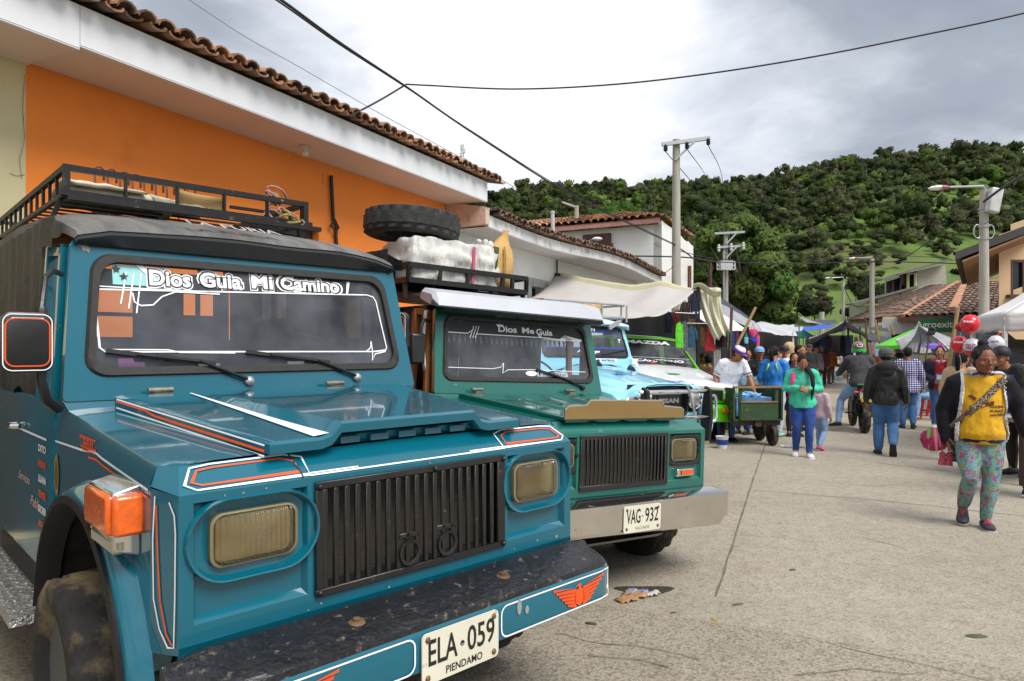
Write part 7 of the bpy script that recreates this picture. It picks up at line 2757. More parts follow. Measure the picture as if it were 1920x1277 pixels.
def person(loc, rz, h, label, top, bottom, hair='short', skin=0, pose=None, head_rot=(0, 0, 0), shoes='#151515', sleeve=1.0, top_hem=.0, top_name='shirt', girth=1.0, belly=.0,
   lod=1, hands=('relaxed', 'relaxed'), legw=1.0, jacket=None, hood=False, hat=None, group=None, extra=None, hair_mat=None, sole='#2a2522', hand_dir=None, skirt=None, face_view=True, head_k=1.0):
 g = group
 if face_view:
  rz -= math.atan2(loc[0], loc[1])
 root = empty('person', loc, label, 'person', rz=rz, group=g)
 J = {k: V(v) for k, v in REST.items()}
 for k, v in (pose or {}).items():
  J[k] = V(v)
 vox = (.0085, .012, .018)[lod]
 b = MB()
 b.loft(torso_rings(J, 0, girth=girth, belly=belly))
 b.limb([J['nec'] - (J['head'] - J['nec']).normalized() * .03, J['nec'].lerp(J['head'], .4), J['head'] + V((0, .012, -.01))], [.040, .033, .033], 12)
 for s in 'LR':
  b.limb([J['sh' + s], J['sh' + s].lerp(J['el' + s], .5), J['el' + s], J['el' + s].lerp(J['wr' + s], .35), J['wr' + s]], [.036, .030, .025, .026, .0165], 12)
  b.limb([J['hip' + s], J['hip' + s].lerp(J['kn' + s], .5), J['kn' + s], J['kn' + s].lerp(J['an' + s], .35), J['an' + s]], [.056 * girth, .050 * girth, .033, .036, .021], 12)
  b.limb([J['an' + s], J['an' + s] + toe_dir(J, s) * .05 + V((0, 0, -.02))], [.022, .018], 8)
 vs, fs = remesh_mb(b, vox, 2)
 B = MB()
 B.T = Matrix.Scale(h, 4)
 B.add(vs, fs, 0)
 Hh = (.132 * h if h > 1.3 else .15 * h) * head_k
 Mh0 = Matrix.Translation(J['head'] * h) @ Matrix.Rotation(head_rot[2] * .6, 4, 'Z') @ Matrix.Scale(Hh * 1.08, 4)
 Mh = Matrix.Translation(J['head'] * h + V((0, 0, .0))) @ Matrix.Rotation(head_rot[2], 4, 'Z') @ Matrix.Rotation(head_rot[0], 4, 'X') @ Matrix.Rotation(head_rot[1], 4, 'Y') @ Matrix.Scale(Hh * 1.08, 4)
 hv, hf, hm = HEADS['hi' if lod <= 1 else 'lo']
 B.T = Mh
 o = len(B.v)
 B.v.extend([tuple(Mh @ v) for v in hv])
 B.f.extend([tuple(i + o for i in f) for f in hf])
 B.m.extend(hm)
 HD = {}
 for s, kind in zip('LR', hands):
  wr, el = J['wr' + s] * h, J['el' + s] * h
  d = (wr - el).normalized()
  if hand_dir and s in hand_dir:
   d = V(hand_dir[s]).normalized()
  inw = V((-1 if s == 'L' else 1, 0, 0))
  zc = -d
  xc = (inw - zc * inw.dot(zc)).normalized()
  yc = zc.cross(xc)
  m3 = Matrix((xc, yc if s == 'R' else yc, zc)).transposed().to_4x4()
  fl = 1
  if (m3 @ V((0, -1, 0))).dot(V((0, -1, 0))) < 0:
   fl = -1
  Mm = Matrix.Translation(wr - d * .01 * h) @ m3 @ Matrix.Diagonal((1, fl, 1, 1)) @ Matrix.Scale(.108 * h, 4)
  HD[s] = Mm
  hv2, hf2 = HANDS[kind]
  o = len(B.v)
  B.v.extend([tuple(Mm @ v) for v in hv2])
  B.f.extend([tuple(i + o for i in (f if fl * (1 if True else -1) > 0 else f[::-1])) for f in hf2])
  B.m.extend([0] * len(hf2))
 B.T = None
 B.build('body', [M_skin[skin], M_eyew, M_eyeb, M_hair, M_lip], root, ang=180)
 def skin_part(name, mb, mt, e=.0, amp=.004, freq=26, vx=None, cut=None, solid=0, mfun=None, snap=None):
  v2, f2 = remesh_mb(mb, vx or vox, 2)
  q = MB()
  v3 = []
  for v in v2:
   n_ = noise.noise(V((v.x * freq, v.y * freq, v.z * freq * .55 + len(PEOPLE)))) * amp + noise.noise(V((v.x * 60, v.y * 60, v.z * 22))) * amp * .5
   v3.append((v + (v - V((0, 0, v.z))).normalized() * n_) * h)
  if cut:
   keep = [f for f in f2 if not cut(sum((v2[i] for i in f), V()) / len(f))]
   if snap:
    gone = set(i for f in f2 if cut(sum((v2[i] for i in f), V()) / len(f)) for i in f)
    for i in set(i for f in keep for i in f) & gone:
     v3[i] = snap(v2[i], v3[i])
   f2 = keep
  q.add(v3, f2)
  if mfun:
   q.m = [1 if mfun(sum((v2[i] for i in f), V()) / len(f)) else 0 for f in f2]
  return q.build(name, mt, root, ang=180, solid=solid)
 if bottom is not None:
  b = MB()
  tr = torso_rings(J, .010, girth=girth, belly=belly)
  b.loft(tr[:2] + [[p.lerp(q_, .45) for p, q_ in zip(tr[1], tr[2])]])
  for s in 'LR':
   b.limb([J['hip' + s], J['hip' + s].lerp(J['kn' + s], .5), J['kn' + s], J['kn' + s].lerp(J['an' + s], .4), J['an' + s] + V((0, 0, .012))],
     [.060 * girth, .055 * girth * (1 + .3 * (legw - 1)), .040 * legw, .041 * legw, .030 * legw], 14)
  skin_part('trousers', b, bottom, amp=.006)
 if skirt is not None:
  b = MB()
  k0 = (J['knL'] + J['knR']) / 2
  b.loft([ring(J['wai'], .09, .075, V((1, 0, 0)), V((0, 1, 0))), ring(J['pel'], .11, .09, V((1, 0, 0)), V((0, 1, 0))), ring(V((k0.x, k0.y, .20)), .15, .12, V((1, 0, 0)), V((0, 1, 0)))])
  skin_part('skirt', b, skirt, amp=.012)
 if top is not None:
  b = MB()
  tr = torso_rings(J, .014, girth=girth, hem=.012 + top_hem, belly=belly)
  if top_hem >= 0:
   low = [p + (J['pel'] - J['wai']).normalized() * (.01 + top_hem * .5) for p in tr[0]]
   tr = [low] + tr if top_hem > 0 else tr
  else:
   tr = tr[1:]
  b.loft(tr)
  for s in 'LR':
   e = J['sh' + s].lerp(J['el' + s], min(1, sleeve * 2))
   path = [J['sh' + s] + (J['nec'] - J['sh' + s]) * .25, J['sh' + s], J['sh' + s].lerp(e, .55), e]
   rr = [.05, .049, .042, .039]
   if sleeve > .5:
    w = J['el' + s].lerp(J['wr' + s], (sleeve - .5) * 2)
    path += [J['el' + s].lerp(w, .5), w]
    rr += [.036, .029]
   b.limb(path, rr, 12)
  if hood:
   b.ell(J['nec'] + V((0, .05, .01)), (.075, .05, .05), 14)
  skin_part(top_name, b, top, amp=.007)
 for s in 'LR':
  b = MB()
  a, d = J['an' + s], toe_dir(J, s)
  flat = abs(d.z) < .3
  base = a + V((0, 0, -.028))
  sd_ = d.cross(V((0, 0, 1))).normalized()
  upv = sd_.cross(d).normalized()
  rings = []
  for t, w, z1 in ((-.038, .016, .012), (-.030, .025, .03), (0, .027, .042), (.03, .029, .030), (.065, .032, .020), (.092, .027, .012), (.104, .014, .006)):
   c = base + d * t
   rings.append([c + sd_ * (w * math.cos(q_)) + upv * ((z1 if math.sin(q_) > 0 else .017) * math.sin(q_)) for q_ in [2 * PI * k / 14 for k in range(14)]])
  b.loft(rings)
  q = MB()
  q.T = Matrix.Scale(h, 4)
  q.add(b.v, b.f)
  if lod < 2:
   rr = []
   for t, w in ((-.040, .014), (-.033, .026), (0, .028), (.03, .029), (.065, .033), (.094, .027), (.106, .012)):
    c = base + d * t
    rr.append([c + sd_ * w - upv * .009, c + sd_ * w * 1.02 - upv * .0175, c - sd_ * w * 1.02 - upv * .0175, c - sd_ * w - upv * .009])
   q.cm = 1
   q.loft(rr)
  q.build('shoe', [mat('shoe_' + shoes, shoes, .6, var=.1), mat('sole_' + sole, sole, .8)], root)
 hb_ = MB()
 hb_.T = None
 def he(c, r, n=16):
  hb_.ell(c, r, n)
 hm_ = hair_mat or M_hair
 if hair:
  he((0, .085, .125), (.355, .42, .385), 20)
  he((0, .16, .0), (.34, .34, .36))
  if hair in ('bun', 'long', 'tail', 'longfront'):
   for s in (-1, 1):
    he((s * .26, -.05, .16), (.11, .2, .2))
    he((s * .315, .06, .02), (.05, .13, .2))
  if hair == 'bun':
   he((0, .12, .56), (.17, .17, .13))
   he((0, .1, .47), (.12, .12, .1))
  U = Mh.inverted() @ Mh0
  n0 = len(hb_.v)
  if hair == 'long':
   hb_.loft([ring(V((0, y, z)), w, d, V((1, 0, 0)), V((0, 1, 0))) for z, y, w, d in ((.1, .2, .34, .25), (-.3, .26, .33, .2), (-.8, .30, .30, .14), (-1.3, .30, .24, .10), (-1.65, .28, .14, .06))])
  if hair == 'longfront':
   hb_.loft([ring(V((x, y, z)), w, d, V((1, 0, 0)), V((0, 1, 0))) for z, x, y, w, d in ((.1, 0, .2, .34, .25), (-.3, .12, .16, .32, .24), (-.55, .34, -.06, .2, .2), (-.9, .52, -.42, .16, .13), (-1.4, .56, -.62, .14, .11), (-2.0, .50, -.70, .10, .08), (-2.5, .46, -.68, .05, .04))])
  if hair == 'tail':
   hb_.loft([ring(V((0, y, z)), w, d, V((1, 0, 0)), V((0, 1, 0))) for z, y, w, d in ((.25, .42, .08, .08), (.12, .52, .15, .12), (-.3, .52, .17, .13), (-.8, .46, .16, .11), (-1.25, .42, .12, .09), (-1.55, .40, .05, .04))])
  for i_ in range(n0, len(hb_.v)):
   w_ = sst(.15, -.35, hb_.v[i_][2]) if False else min(1, max(0, (.15 - hb_.v[i_][2]) / .5))
   hb_.v[i_] = tuple(V(hb_.v[i_]).lerp(U @ V(hb_.v[i_]), w_))
  hv3, hf3 = remesh_mb(hb_, .035 if lod == 0 else .06, 1)
  q = MB()
  q.T = Mh
  q.add([v + v.normalized() * noise.noise(V((v.x * 9, v.y * 9, v.z * 3))) * .02 for v in hv3], hf3)
  q.build('hair', hm_, root, ang=180)
 if hat:
  kind, hc, hc2 = hat
  q = MB()
  q.T = Mh
  if kind == 'cap':
   q.lathe([(.40, .03), (.42, .10), (.40, .26), (.31, .40), (.16, .49), (.001, .51)], 22, (0, .04, .06))
   if hc2:
    q.cm = 1
    q.lathe([(.405, .16), (.402, .28), (.33, .39), (.2, .47)], 22, (0, .035, .062))
    q.cm = 0
   q.loft([[V((math.cos(a) * w, -.25 + math.sin(a) * l, .12 - .10 * (-math.sin(a)) * l + t)) for a in [PI + PI * k / 10 for k in range(11)]] for w, l, t in ((.30, .02, .03), (.33, .42, .02), (.33, .42, 0), (.30, .02, 0))], close=False)
  elif kind == 'beanie':
   q.lathe([(.36, -.10), (.43, -.08), (.44, .05), (.42, .07), (.45, .10), (.44, .28), (.36, .44), (.2, .53), (.001, .55)], 26, (0, .05, .06), mod=lambda k, j: 1 + .02 * (j % 2))
  elif kind == 'helmet':
   q.ell((0, .04, .07), (.50, .56, .50), 24)
   q.cm = 1
   q.lathe([(.505, -.42), (.53, -.34), (.515, -.12), (.49, -.10), (.4, -.44)], 24, (0, .05, .05), closed=True)
   q.cm = 2
   q.box((0, .56, .30), (.16, .14, .22), rot=Matrix.Rotation(.5, 3, 'X'))
   q.cm = 3
   q.tube([V((-.17, .55, .33)), V((-.19, .58, .18)), V((-.1, .63, .10)), V((.1, .63, .10)), V((.19, .58, .18)), V((.17, .55, .33))], .035, 6)
   q.cm = 4
   q.box((0, .50, -.34), (.5, .14, .14))
  elif kind == 'openhelmet':
   q.ell((0, .04, .12), (.48, .53, .46), 20)
  elif kind == 'hood':
   q.lathe([(.30, -.62), (.40, -.42), (.47, -.1), (.48, .15), (.42, .38), (.25, .52), (.001, .57)], 20, (0, .10, .04))
  elif kind == 'bow':
   q.box((.02, .1, .58), (.34, .12, .26), rot=Matrix.Rotation(.25, 3, 'Y'))
  ms_ = [hc, hc2 or hc] if kind != 'helmet' else [hc, hc2, mat('helmet_red', hx('#d8503a'), .4), mat('helmet_white', (.7, .7, .7), .4), mat('helmet_black', (.015, .015, .015), .5)]
  if kind == 'hood':
   f0 = len(q.f)
   inv = Mh.inverted()
   keep = [i for i in range(len(q.f)) if not (lambda c: c.y < -.22 and abs(c.x) < .3 and -.55 < c.z < .38)(inv @ (sum((V(q.v[j]) for j in q.f[i]), V()) / len(q.f[i])))]
   q.f = [q.f[i] for i in keep]
   q.m = [q.m[i] for i in keep]
  q.build({'bow': 'hair_bow', 'openhelmet': 'helmet'}.get(kind, kind), ms_, root, ang=45, solid=.008 * h if kind == 'hood' else 0)
 PEOPLE.append(root)
 return root, J, h, Mh, skin_part, HD
def toe_dir(J, s):
 k = 'toe' + s
 if k in J:
  return J[k].normalized()
 return V((.18 if s == 'L' else -.18, -1, 0)).normalized()
# ------------------------------------------------ the woman in yellow, walking towards the camera
C_denim = cloth('denim', hx('#3d6796'), var=.3, vs=4, bump=.3, bs=30)
C_denim_d = cloth('dark_denim', hx('#1f3f86'), var=.25, vs=4)
C_denim_l = cloth('light_denim', hx('#7d9cc4'), var=.25, vs=4)
C_black = cloth('black', hx('#1a1a1c'), var=.3)
C_leather = cloth('black_leather', hx('#131314'), rough=.35, var=.4, bump=.6, bs=10)
C_dgrey = cloth('dark_grey', hx('#37343a'))
C_white = cloth('white', hx('#d2d3de'))
C_navy = cloth('navy', hx('#151a30'))
C_red = cloth('red', hx('#b01c28'))
C_beige = cloth('beige', hx('#c3a480'))
C_grey = cloth('grey', hx('#8b8b8b'))
C_cream = cloth('cream', hx('#cfc6b0'))
C_maroon = cloth('maroon', hx('#4a1a26'))
C_teal = cloth('aqua', hx('#3fbf9f'))
C_blue = cloth('bright_blue', hx('#1572c2'), rough=.5)
C_purple = cloth('royal_blue', hx('#2a23a8'))
C_brown = cloth('brown', hx('#5a3f30'))
C_orange = cloth('rust_orange', hx('#a0562a'))
C_pink = cloth('pink', hx('#d84878'))
C_flower = patterned('flower_leggings', ['#5f9a9e', '#a8487a', '#a8487a', '#7a9a3a', '#3d6a78'], 16)
C_check = patterned('check_shirt', ['#e6e4f2', '#5a5688'], 150, 'check')
C_yellow = cloth('mustard_yellow', hx('#cc9a08'))
C_puffer = cloth('dark_puffer', hx('#15121a'), rough=.7, sheen=0, spec=.25, bump=.5, bs=9, var=.25)
g = GD(1836, 6.1)
RZY = .10 - math.atan2(g.x, g.y)
po = dict(pel=(.0, 0, .52), wai=(.0, .0, .60), che=(.01, -.0, .715), nec=(.014, .005, .83), head=(.02, -.028, .922),
   shL=(.112, .0, .80), shR=(-.106, .01, .79), elL=(.180, .03, .66), elR=(-.160, .035, .635), wrL=(.215, .0, .53), wrR=(-.150, -.01, .485),
   hipL=(.055, 0, .505), hipR=(-.055, 0, .505), knL=(.05, -.03, .275), knR=(-.05, -.09, .285), anL=(.03, .0, .045), anR=(-.07, .07, .085), toeL=(.12, -1, 0), toeR=(-.1, -1, -.35))
r, J, h, Mh, sp_f, HD = person(g, .10, 1.60, 'woman in dark jacket, yellow shirt and flowered leggings walking with a woven bag', C_yellow, C_flower, hair='bun', skin=1, pose=po, lod=0,
        head_rot=(.04, 0, .30), shoes='#2c2a30', sole='#b8b0a8', sleeve=.3, girth=1.12, belly=.012, top_hem=.0, head_k=1.12)
# navy waistband under the shirt
b = MB()
tr = torso_rings(J, .027, girth=1.12, belly=.012)
b.loft([[p.lerp(q_, .10) for p, q_ in zip(tr[0], tr[1])], [p.lerp(q_, .55) for p, q_ in zip(tr[0], tr[1])]])
sp_f('waistband', b, C_navy, amp=.002)
# open jacket
b = MB()
tr = torso_rings(J, .024, girth=1.12, hem=.015, belly=.010)
b.loft(tr[:5] + [[p.lerp(J['nec'], .1) for p in tr[5]]])
for s in 'LR':
 b.limb([J['sh' + s] + (J['nec'] - J['sh' + s]) * .3, J['sh' + s], J['sh' + s].lerp(J['el' + s], .5), J['el' + s], J['el' + s].lerp(J['wr' + s], .6), J['wr' + s]], [.052, .053, .048, .044, .040, .033], 12)
def open_front(c):
 w = .088 + .03 * (1 - sst(.5, .8, c.z))
 return c.y < .0 and abs(c.x - .015) < w and c.z < .845 or c.z < .475 and c.y < .02 and abs(c.x) < .13
def lining(c):
 w = .088 + .03 * (1 - sst(.5, .8, c.z))
 return c.y < .03 and abs(c.x - .015) < w + (.014 if c.x < 0 else .007) and c.z < .86
def jsnap(v, w3):
 if v.z > .84 or v.z < .49:
  return w3
 w = .088 + .03 * (1 - sst(.5, .8, v.z))
 return V(((.015 + math.copysign(w, v.x - .015)) * h, w3.y, w3.z))
JK = sp_f('jacket', b, [C_puffer, cloth('lining', hx('#c9c9cc'))], amp=.006, freq=14, cut=open_front, solid=.010, mfun=lining, snap=jsnap)
b = MB()
b.loft([ring((J['nec'] + V((0, .012, -.005 + .02 * k))) * h, (.058 - .006 * k) * h, (.05 - .004 * k) * h, V((1, 0, 0)), V((0, 1, 0))) for k in (0, 1, 2)], False)
b.build('collar', cloth('lining', hx('#c9c9cc')), r, solid=.008)
b = MB()
b.loft([ring((J['nec'] + V((.0, -.004, .0 + .012 * k))) * h, (.05 - .004 * k) * h, (.046 - .004 * k) * h, V((1, 0, 0)), V((0, .95, -.3))) for k in (0, 1)], False)
b.build('neckband', cloth('dark_brown', hx('#3a2a18')), r, solid=.006)
from mathutils.bvhtree import BVHTree
BV = [BVHTree.FromPolygons([v.co for v in c.data.vertices], [tuple(p.vertices) for p in c.data.polygons]) for c in r.children if c.name.split('.')[0] in ('shirt', 'jacket', 'waistband')]
HY = h
def front(p, lift):
 """point on the front of the clothes at height-units (x, z)"""
 y = None
 for t_ in BV:
  q = t_.ray_cast(V((p.x * HY, -1, p.z * HY)), V((0, 1, 0)))[0]
  if q is not None and (y is None or q.y < y):
   y = q.y
 y = -.02 if y is None or y > .04 else y
 return V((p.x * HY, y - lift, p.z * HY))
# woven strap across the chest and the round bag at the right hip
M_weave = patterned('woven_band', ['#2a1a24', '#b8385a', '#c8bfa0', '#5a7a4a'], 60)
b = MB()
path = []
for k in range(15):
 u = k / 14
 p = V((.122, -.01, .835)).lerp(V((-.135, -.06, .545)), u)
 path.append(front(p, .008))
b.ribbon(path, .052, V((.1, -1, .25)))
b.build('woven_strap', M_weave, r, solid=.006)
b = MB()
b.tube([V((.122, -.03, .835)) * h, V((.10, .04, .85)) * h, V((.0, .10, .78)) * h, V((-.14, .09, .62)) * h, V((-.18, .0, .52)) * h], .024, 6, flat=.3)
b.build('woven_strap_back', M_weave, r)
pt = V((-.215, .06, .505)) * h
bag = empty('woven_bag', g + Matrix.Rotation(RZY, 3, 'Z') @ pt, 'round magenta woven shoulder bag with tassels at the hip of the woman in yellow', 'bag', rz=RZY)
b = MB()
b.lathe([(.001, -.17), (.06, -.165), (.11, -.12), (.12, -.05), (.10, .0), (.075, .02), (.06, .0)], 18, (0, 0, 0), (-.25, 0, 1))
b.build('pouch', patterned('magenta_weave', ['#a01c5a', '#c83a78', '#8a1444'], 50), bag)
b = MB()
for k, (x, y) in enumerate(((0, -.08), (.03, -.09), (-.03, -.07), (.01, -.1))):
 b.tube([V((x, y, .04)), V((x * 1.2, y - .02, -.02)), V((x * 1.4 + .01, y - .01, -.10 - .02 * k))], [.016, .02, .01], 6, cm=k % 2)
b.build('fringe', [mat('green_yarn', hx('#7a9a50'), .9), mat('pink_yarn', hx('#c86a80'), .9)], bag)
for x in (.06, .11):
 b = MB()
 b.tube([V((x, -.09, -.10)), V((x + .01, -.1, -.17))], .006, 5)
 b.ell((x + .01, -.1, -.19), (.028, .028, .03), 10)
 b.tube([V((x + .01, -.1, -.2)), V((x + .005, -.1, -.28))], [.022, .034], 8)
 b.build('tassel', mat('rose_yarn', hx('#a8485a'), .9, var=.3, vs=50), bag)
# shirt print
b = MB()
yx = Matrix.Rotation(0, 3, 'Z')
for k, tx in enumerate(('INDIGENA', 'RAIZ', 'NASA YUWE')):
 b.text(tx, V((.072, -.3, .672 - .022 * k)) * h, V((1, 0, 0)), V((0, 0, 1)), .014 * h, 0, off=.04, width=.066 * h)
for pts in ([(-.06, .725), (-.045, .735), (-.02, .715), (-.03, .70)], [(-.01, .69), (.03, .70), (.05, .685), (.0, .665), (-.05, .66), (-.055, .67)], [(.02, .675), (.045, .70), (.06, .70), (.055, .68)]):
 b.poly([V((x, -.3, z)) * h for x, z in pts][::-1])
b.v = [tuple(front(V((v[0] / h, 0, v[2] / h)), .006)) for v in b.v]
b.build('shirt_print', mat('brown_print', hx('#5a2f10'), .8), r, smooth=False)
for s in 'LR':
 b = MB()
 a, d = J['an' + s], toe_dir(J, s)
 for t in (.03, .042, .054):
  c = (a + V((0, 0, -.028)) + d * t) * h
  b.tube([c + V((-.025, 0, .020)) * h * .8, c + V((0, -.005, .036 - (t - .03) * .5)) * h, c + V((.025, 0, .020)) * h * .8], .0055, 5)
 b.build('laces', mat('magenta_lace', hx('#c02a6a'), .7), r)
# ------------------------------------------------ the others
A_hold = dict(elL=(.155, .0, .655), wrL=(.055, -.13, .665), elR=(-.155, .0, .655), wrR=(-.045, -.135, .665))
walk = dict(knL=(.055, -.07, .285), anL=(.055, -.06, .045), knR=(-.055, -.03, .28), anR=(-.055, .10, .075), toeR=(-.1, -1, -.5))
# woman in aqua jacket looking at what she holds
g = GD(1505, 10.1)
po = dict(walk, **A_hold)
po.update(head=(.0, -.045, .915), knR=(-.055, -.045, .285), anR=(-.06, .03, .05), toeR=(-.15, -1, 0))
r, J, h, Mh, spf, HD = person(g, .05, 1.50, 'woman in aqua zip jacket looking down at a small packet in her hands', C_teal, C_denim_d, hair='longfront', skin=0, pose=po, lod=0, head_rot=(.45, 0, .1), shoes='#d4d4da', sole='#e4e4e4', girth=1.16, top_name='jacket', hands=('grip', 'grip'))
b = MB()
b.tube([V((0, -.098 - .01 * math.sin((z - .5) * 9), z)) * h for z in [.50 + .03 * k for k in range(12)]], .006, 5)
b.build('zip', M_steel, r)
b = MB()
b.poly([V((.062 + .012 * math.cos(a), -.105, .745 + .014 * math.sin(a))) * h for a in [2 * PI * k / 10 for k in range(10)]])
b.build('badge', mat('pale_mint', hx('#a8d8c8'), .6), r)
b = MB()
b.tube([V((-.075, .02, .835)) * h, V((-.088, -.06, .80)) * h, V((-.092, -.085, .73)) * h, V((-.10, -.06, .66)) * h], .028, 6, flat=.4)
b.build('pack_strap', cloth('hot_pink', hx('#d8408a')), r)
b = MB()
b.loft([ring((J['nec'] + V((0, -.005, -.002 + .018 * k))) * h, (.05 + .002 * k) * h, (.046) * h, V((1, 0, 0)), V((0, .95, -.25))) for k in (0, 1)], False)
b.build('collar', C_teal, r, solid=.01)
b = MB()
b.box((0, 0, 0), (.11, .05, .07), rot=Matrix.Rotation(.4, 3, 'Y'))
o = tag(b.build('snack_packet', mat('brown_packet', hx('#a8906a'), .5, var=.4, vs=30), bevel=.008), 'small crumpled brown packet held by the woman in aqua jacket', 'packet')
o.rotation_euler = (0, 0, r.rotation_euler.z)
o.location = g + Matrix.Rotation(r.rotation_euler.z, 3, 'Z') @ (V((.005, -.165, .66)) * h)
# child behind her
person(GD(1537, 10.7), 2.6, 1.05, 'small child in grey and pink sleeve walking just behind the woman in aqua jacket', cloth('ash_pink', hx('#b9a0ac')), C_denim_l, skin=1, pose=dict(walk), lod=2, shoes='#c84a82', head_rot=(.1, 0, 0))
# man in beanie and leather jacket, walking away
po = dict(walk)
po.update(knR=(-.06, -.05, .285), anR=(-.05, .16, .12), toeR=(-.05, -.55, -1), anL=(.06, -.03, .045), wrL=(.165, .0, .505), wrR=(-.165, .0, .505))
r, J, h, Mh, spf, HD = person(GD(1661, 10.25), PI + .05, 1.57, 'man in grey knitted beanie, black leather jacket and faded jeans walking away', C_leather, C_denim, hair='short', skin=1, pose=po, lod=0, shoes='#1c1714', girth=1.12, legw=1.25, top_name='jacket', hood=True,
        hat=('beanie', cloth('knit_grey', hx('#4c4f4a'), bump=.9, bs=60), None))
b = MB()
b.ell((J['nec'] + V((0, .062, -.012))) * h, (.098 * h, .052 * h, .062 * h), 20)
b.ell((J['nec'] + V((0, .075, -.05))) * h, (.075 * h, .034 * h, .05 * h), 20)
b.build('hood', cloth('black_fleece', hx('#18141a')), r, ang=180)
# motorcycle rider, seated, back to the camera
mc = GD(1621, 12.9)
hR = 1.62
sit_z = .86 / hR + .03
po = dict(pel=(0, 0, sit_z), wai=(0, -.03, sit_z + .085), che=(0, -.06, sit_z + .20), nec=(0, -.085, sit_z + .32), head=(0, -.115, sit_z + .41),
   shL=(.115, -.075, sit_z + .275), shR=(-.115, -.075, sit_z + .275), elL=(.19, -.15, sit_z + .13), elR=(-.19, -.15, sit_z + .13), wrL=(.20, -.27, sit_z + .10), wrR=(-.20, -.27, sit_z + .10),
   hipL=(.06, -.01, sit_z - .015), hipR=(-.06, -.01, sit_z - .015), knL=(.15, -.17, .40), knR=(-.19, -.10, .36), anL=(.15, -.12, .21), anR=(-.235, .015, .11), toeL=(.2, -1, 0), toeR=(-.9, -.5, -.1))
rd, J, h, Mh, spf, HD = person(mc + V((-.02, .12, 0)), PI - .30, hR, 'motorcycle rider in dark grey jacket and green-black helmet riding away', C_dgrey, C_denim_l, hair=None, skin=1, pose=dict(po, knL=(.19, -.10, .36), anL=(.235, .015, .11), toeL=(.9, -.5, -.1), knR=(-.15, -.17, .40), anR=(-.15, -.12, .21), toeR=(-.2, -1, 0)), lod=1, shoes='#1c1a1a', girth=1.15, top_name='jacket',
        hands=('grip', 'grip'), face_view=False, hat=('helmet', mat('helmet_grey', hx('#5c6064'), .3, coat=.6), mat('helmet_green', hx('#2cae3a'), .3, coat=.6)))
# man in checked shirt walking away
po = dict(knR=(-.05, -.03, .28), anR=(-.05, .06, .06))
person(GD(1702, 13.6), PI + .1, 1.60, 'man in purple checked shirt and jeans seen from behind', C_check, C_denim, skin=1, pose=po, lod=1, shoes='#161414', girth=1.08, top_hem=.03, legw=1.15)
# woman in red with navy jacket and pink bow
po = dict(A_hold, wrL=(.03, -.12, .60), wrR=(-.08, -.12, .575), elL=(.16, .0, .64), elR=(-.15, .0, .63))
r, J, h, Mh, spf, HD = person(GD(1762, 13.6), .15, 1.62, 'young woman in red shirt and navy jacket with a pink bow holding a blue packet', C_red, C_denim, hair='long', skin=2, pose=po, lod=1, shoes='#d8d6d0', head_rot=(.05, 0, -.2), hands=('grip', 'grip'), hat=('bow', mat('bow_pink', hx('#f058a8'), .6), None))
b = MB()
tr = torso_rings(J, .026, hem=.02)
b.loft(tr[:5])
for s in 'LR':
 b.limb([J['sh' + s], J['sh' + s].lerp(J['el' + s], .5), J['el' + s], J['wr' + s]], [.055, .048, .043, .034], 12)
spf('jacket', b, [C_navy], amp=.006, cut=lambda c: c.y < -.01 and abs(c.x) < .055 + .02 * (1 - sst(.5, .8, c.z)), solid=.012)
b = MB()
for sgn in (-1, 1):
 b.grid(lambda u, v: V((sgn * (.01 + .04 * u), -.085 + .02 * u, .825 - .03 * v * (1 - .6 * u))) * h, 3, 3)
b.build('collar', C_white, r, solid=.008)
b = MB()
b.box((0, 0, 0), (.11, .05, .17))
b.cm = 1
b.box((.0, -.027, .02), (.08, .004, .09))
o = tag(b.build('snack_box', [mat('packet_blue', hx('#3a7ac0'), .4, var=.2, vs=20), mat('packet_white', (.7, .7, .7), .5)], bevel=.006), 'blue and white packet held by the young woman in red', 'packet')
o.rotation_euler = (0, 0, r.rotation_euler.z)
o.location = GD(1762, 13.6) + Matrix.Rotation(r.rotation_euler.z, 3, 'Z') @ (V((-.03, -.15, .61)) * h)
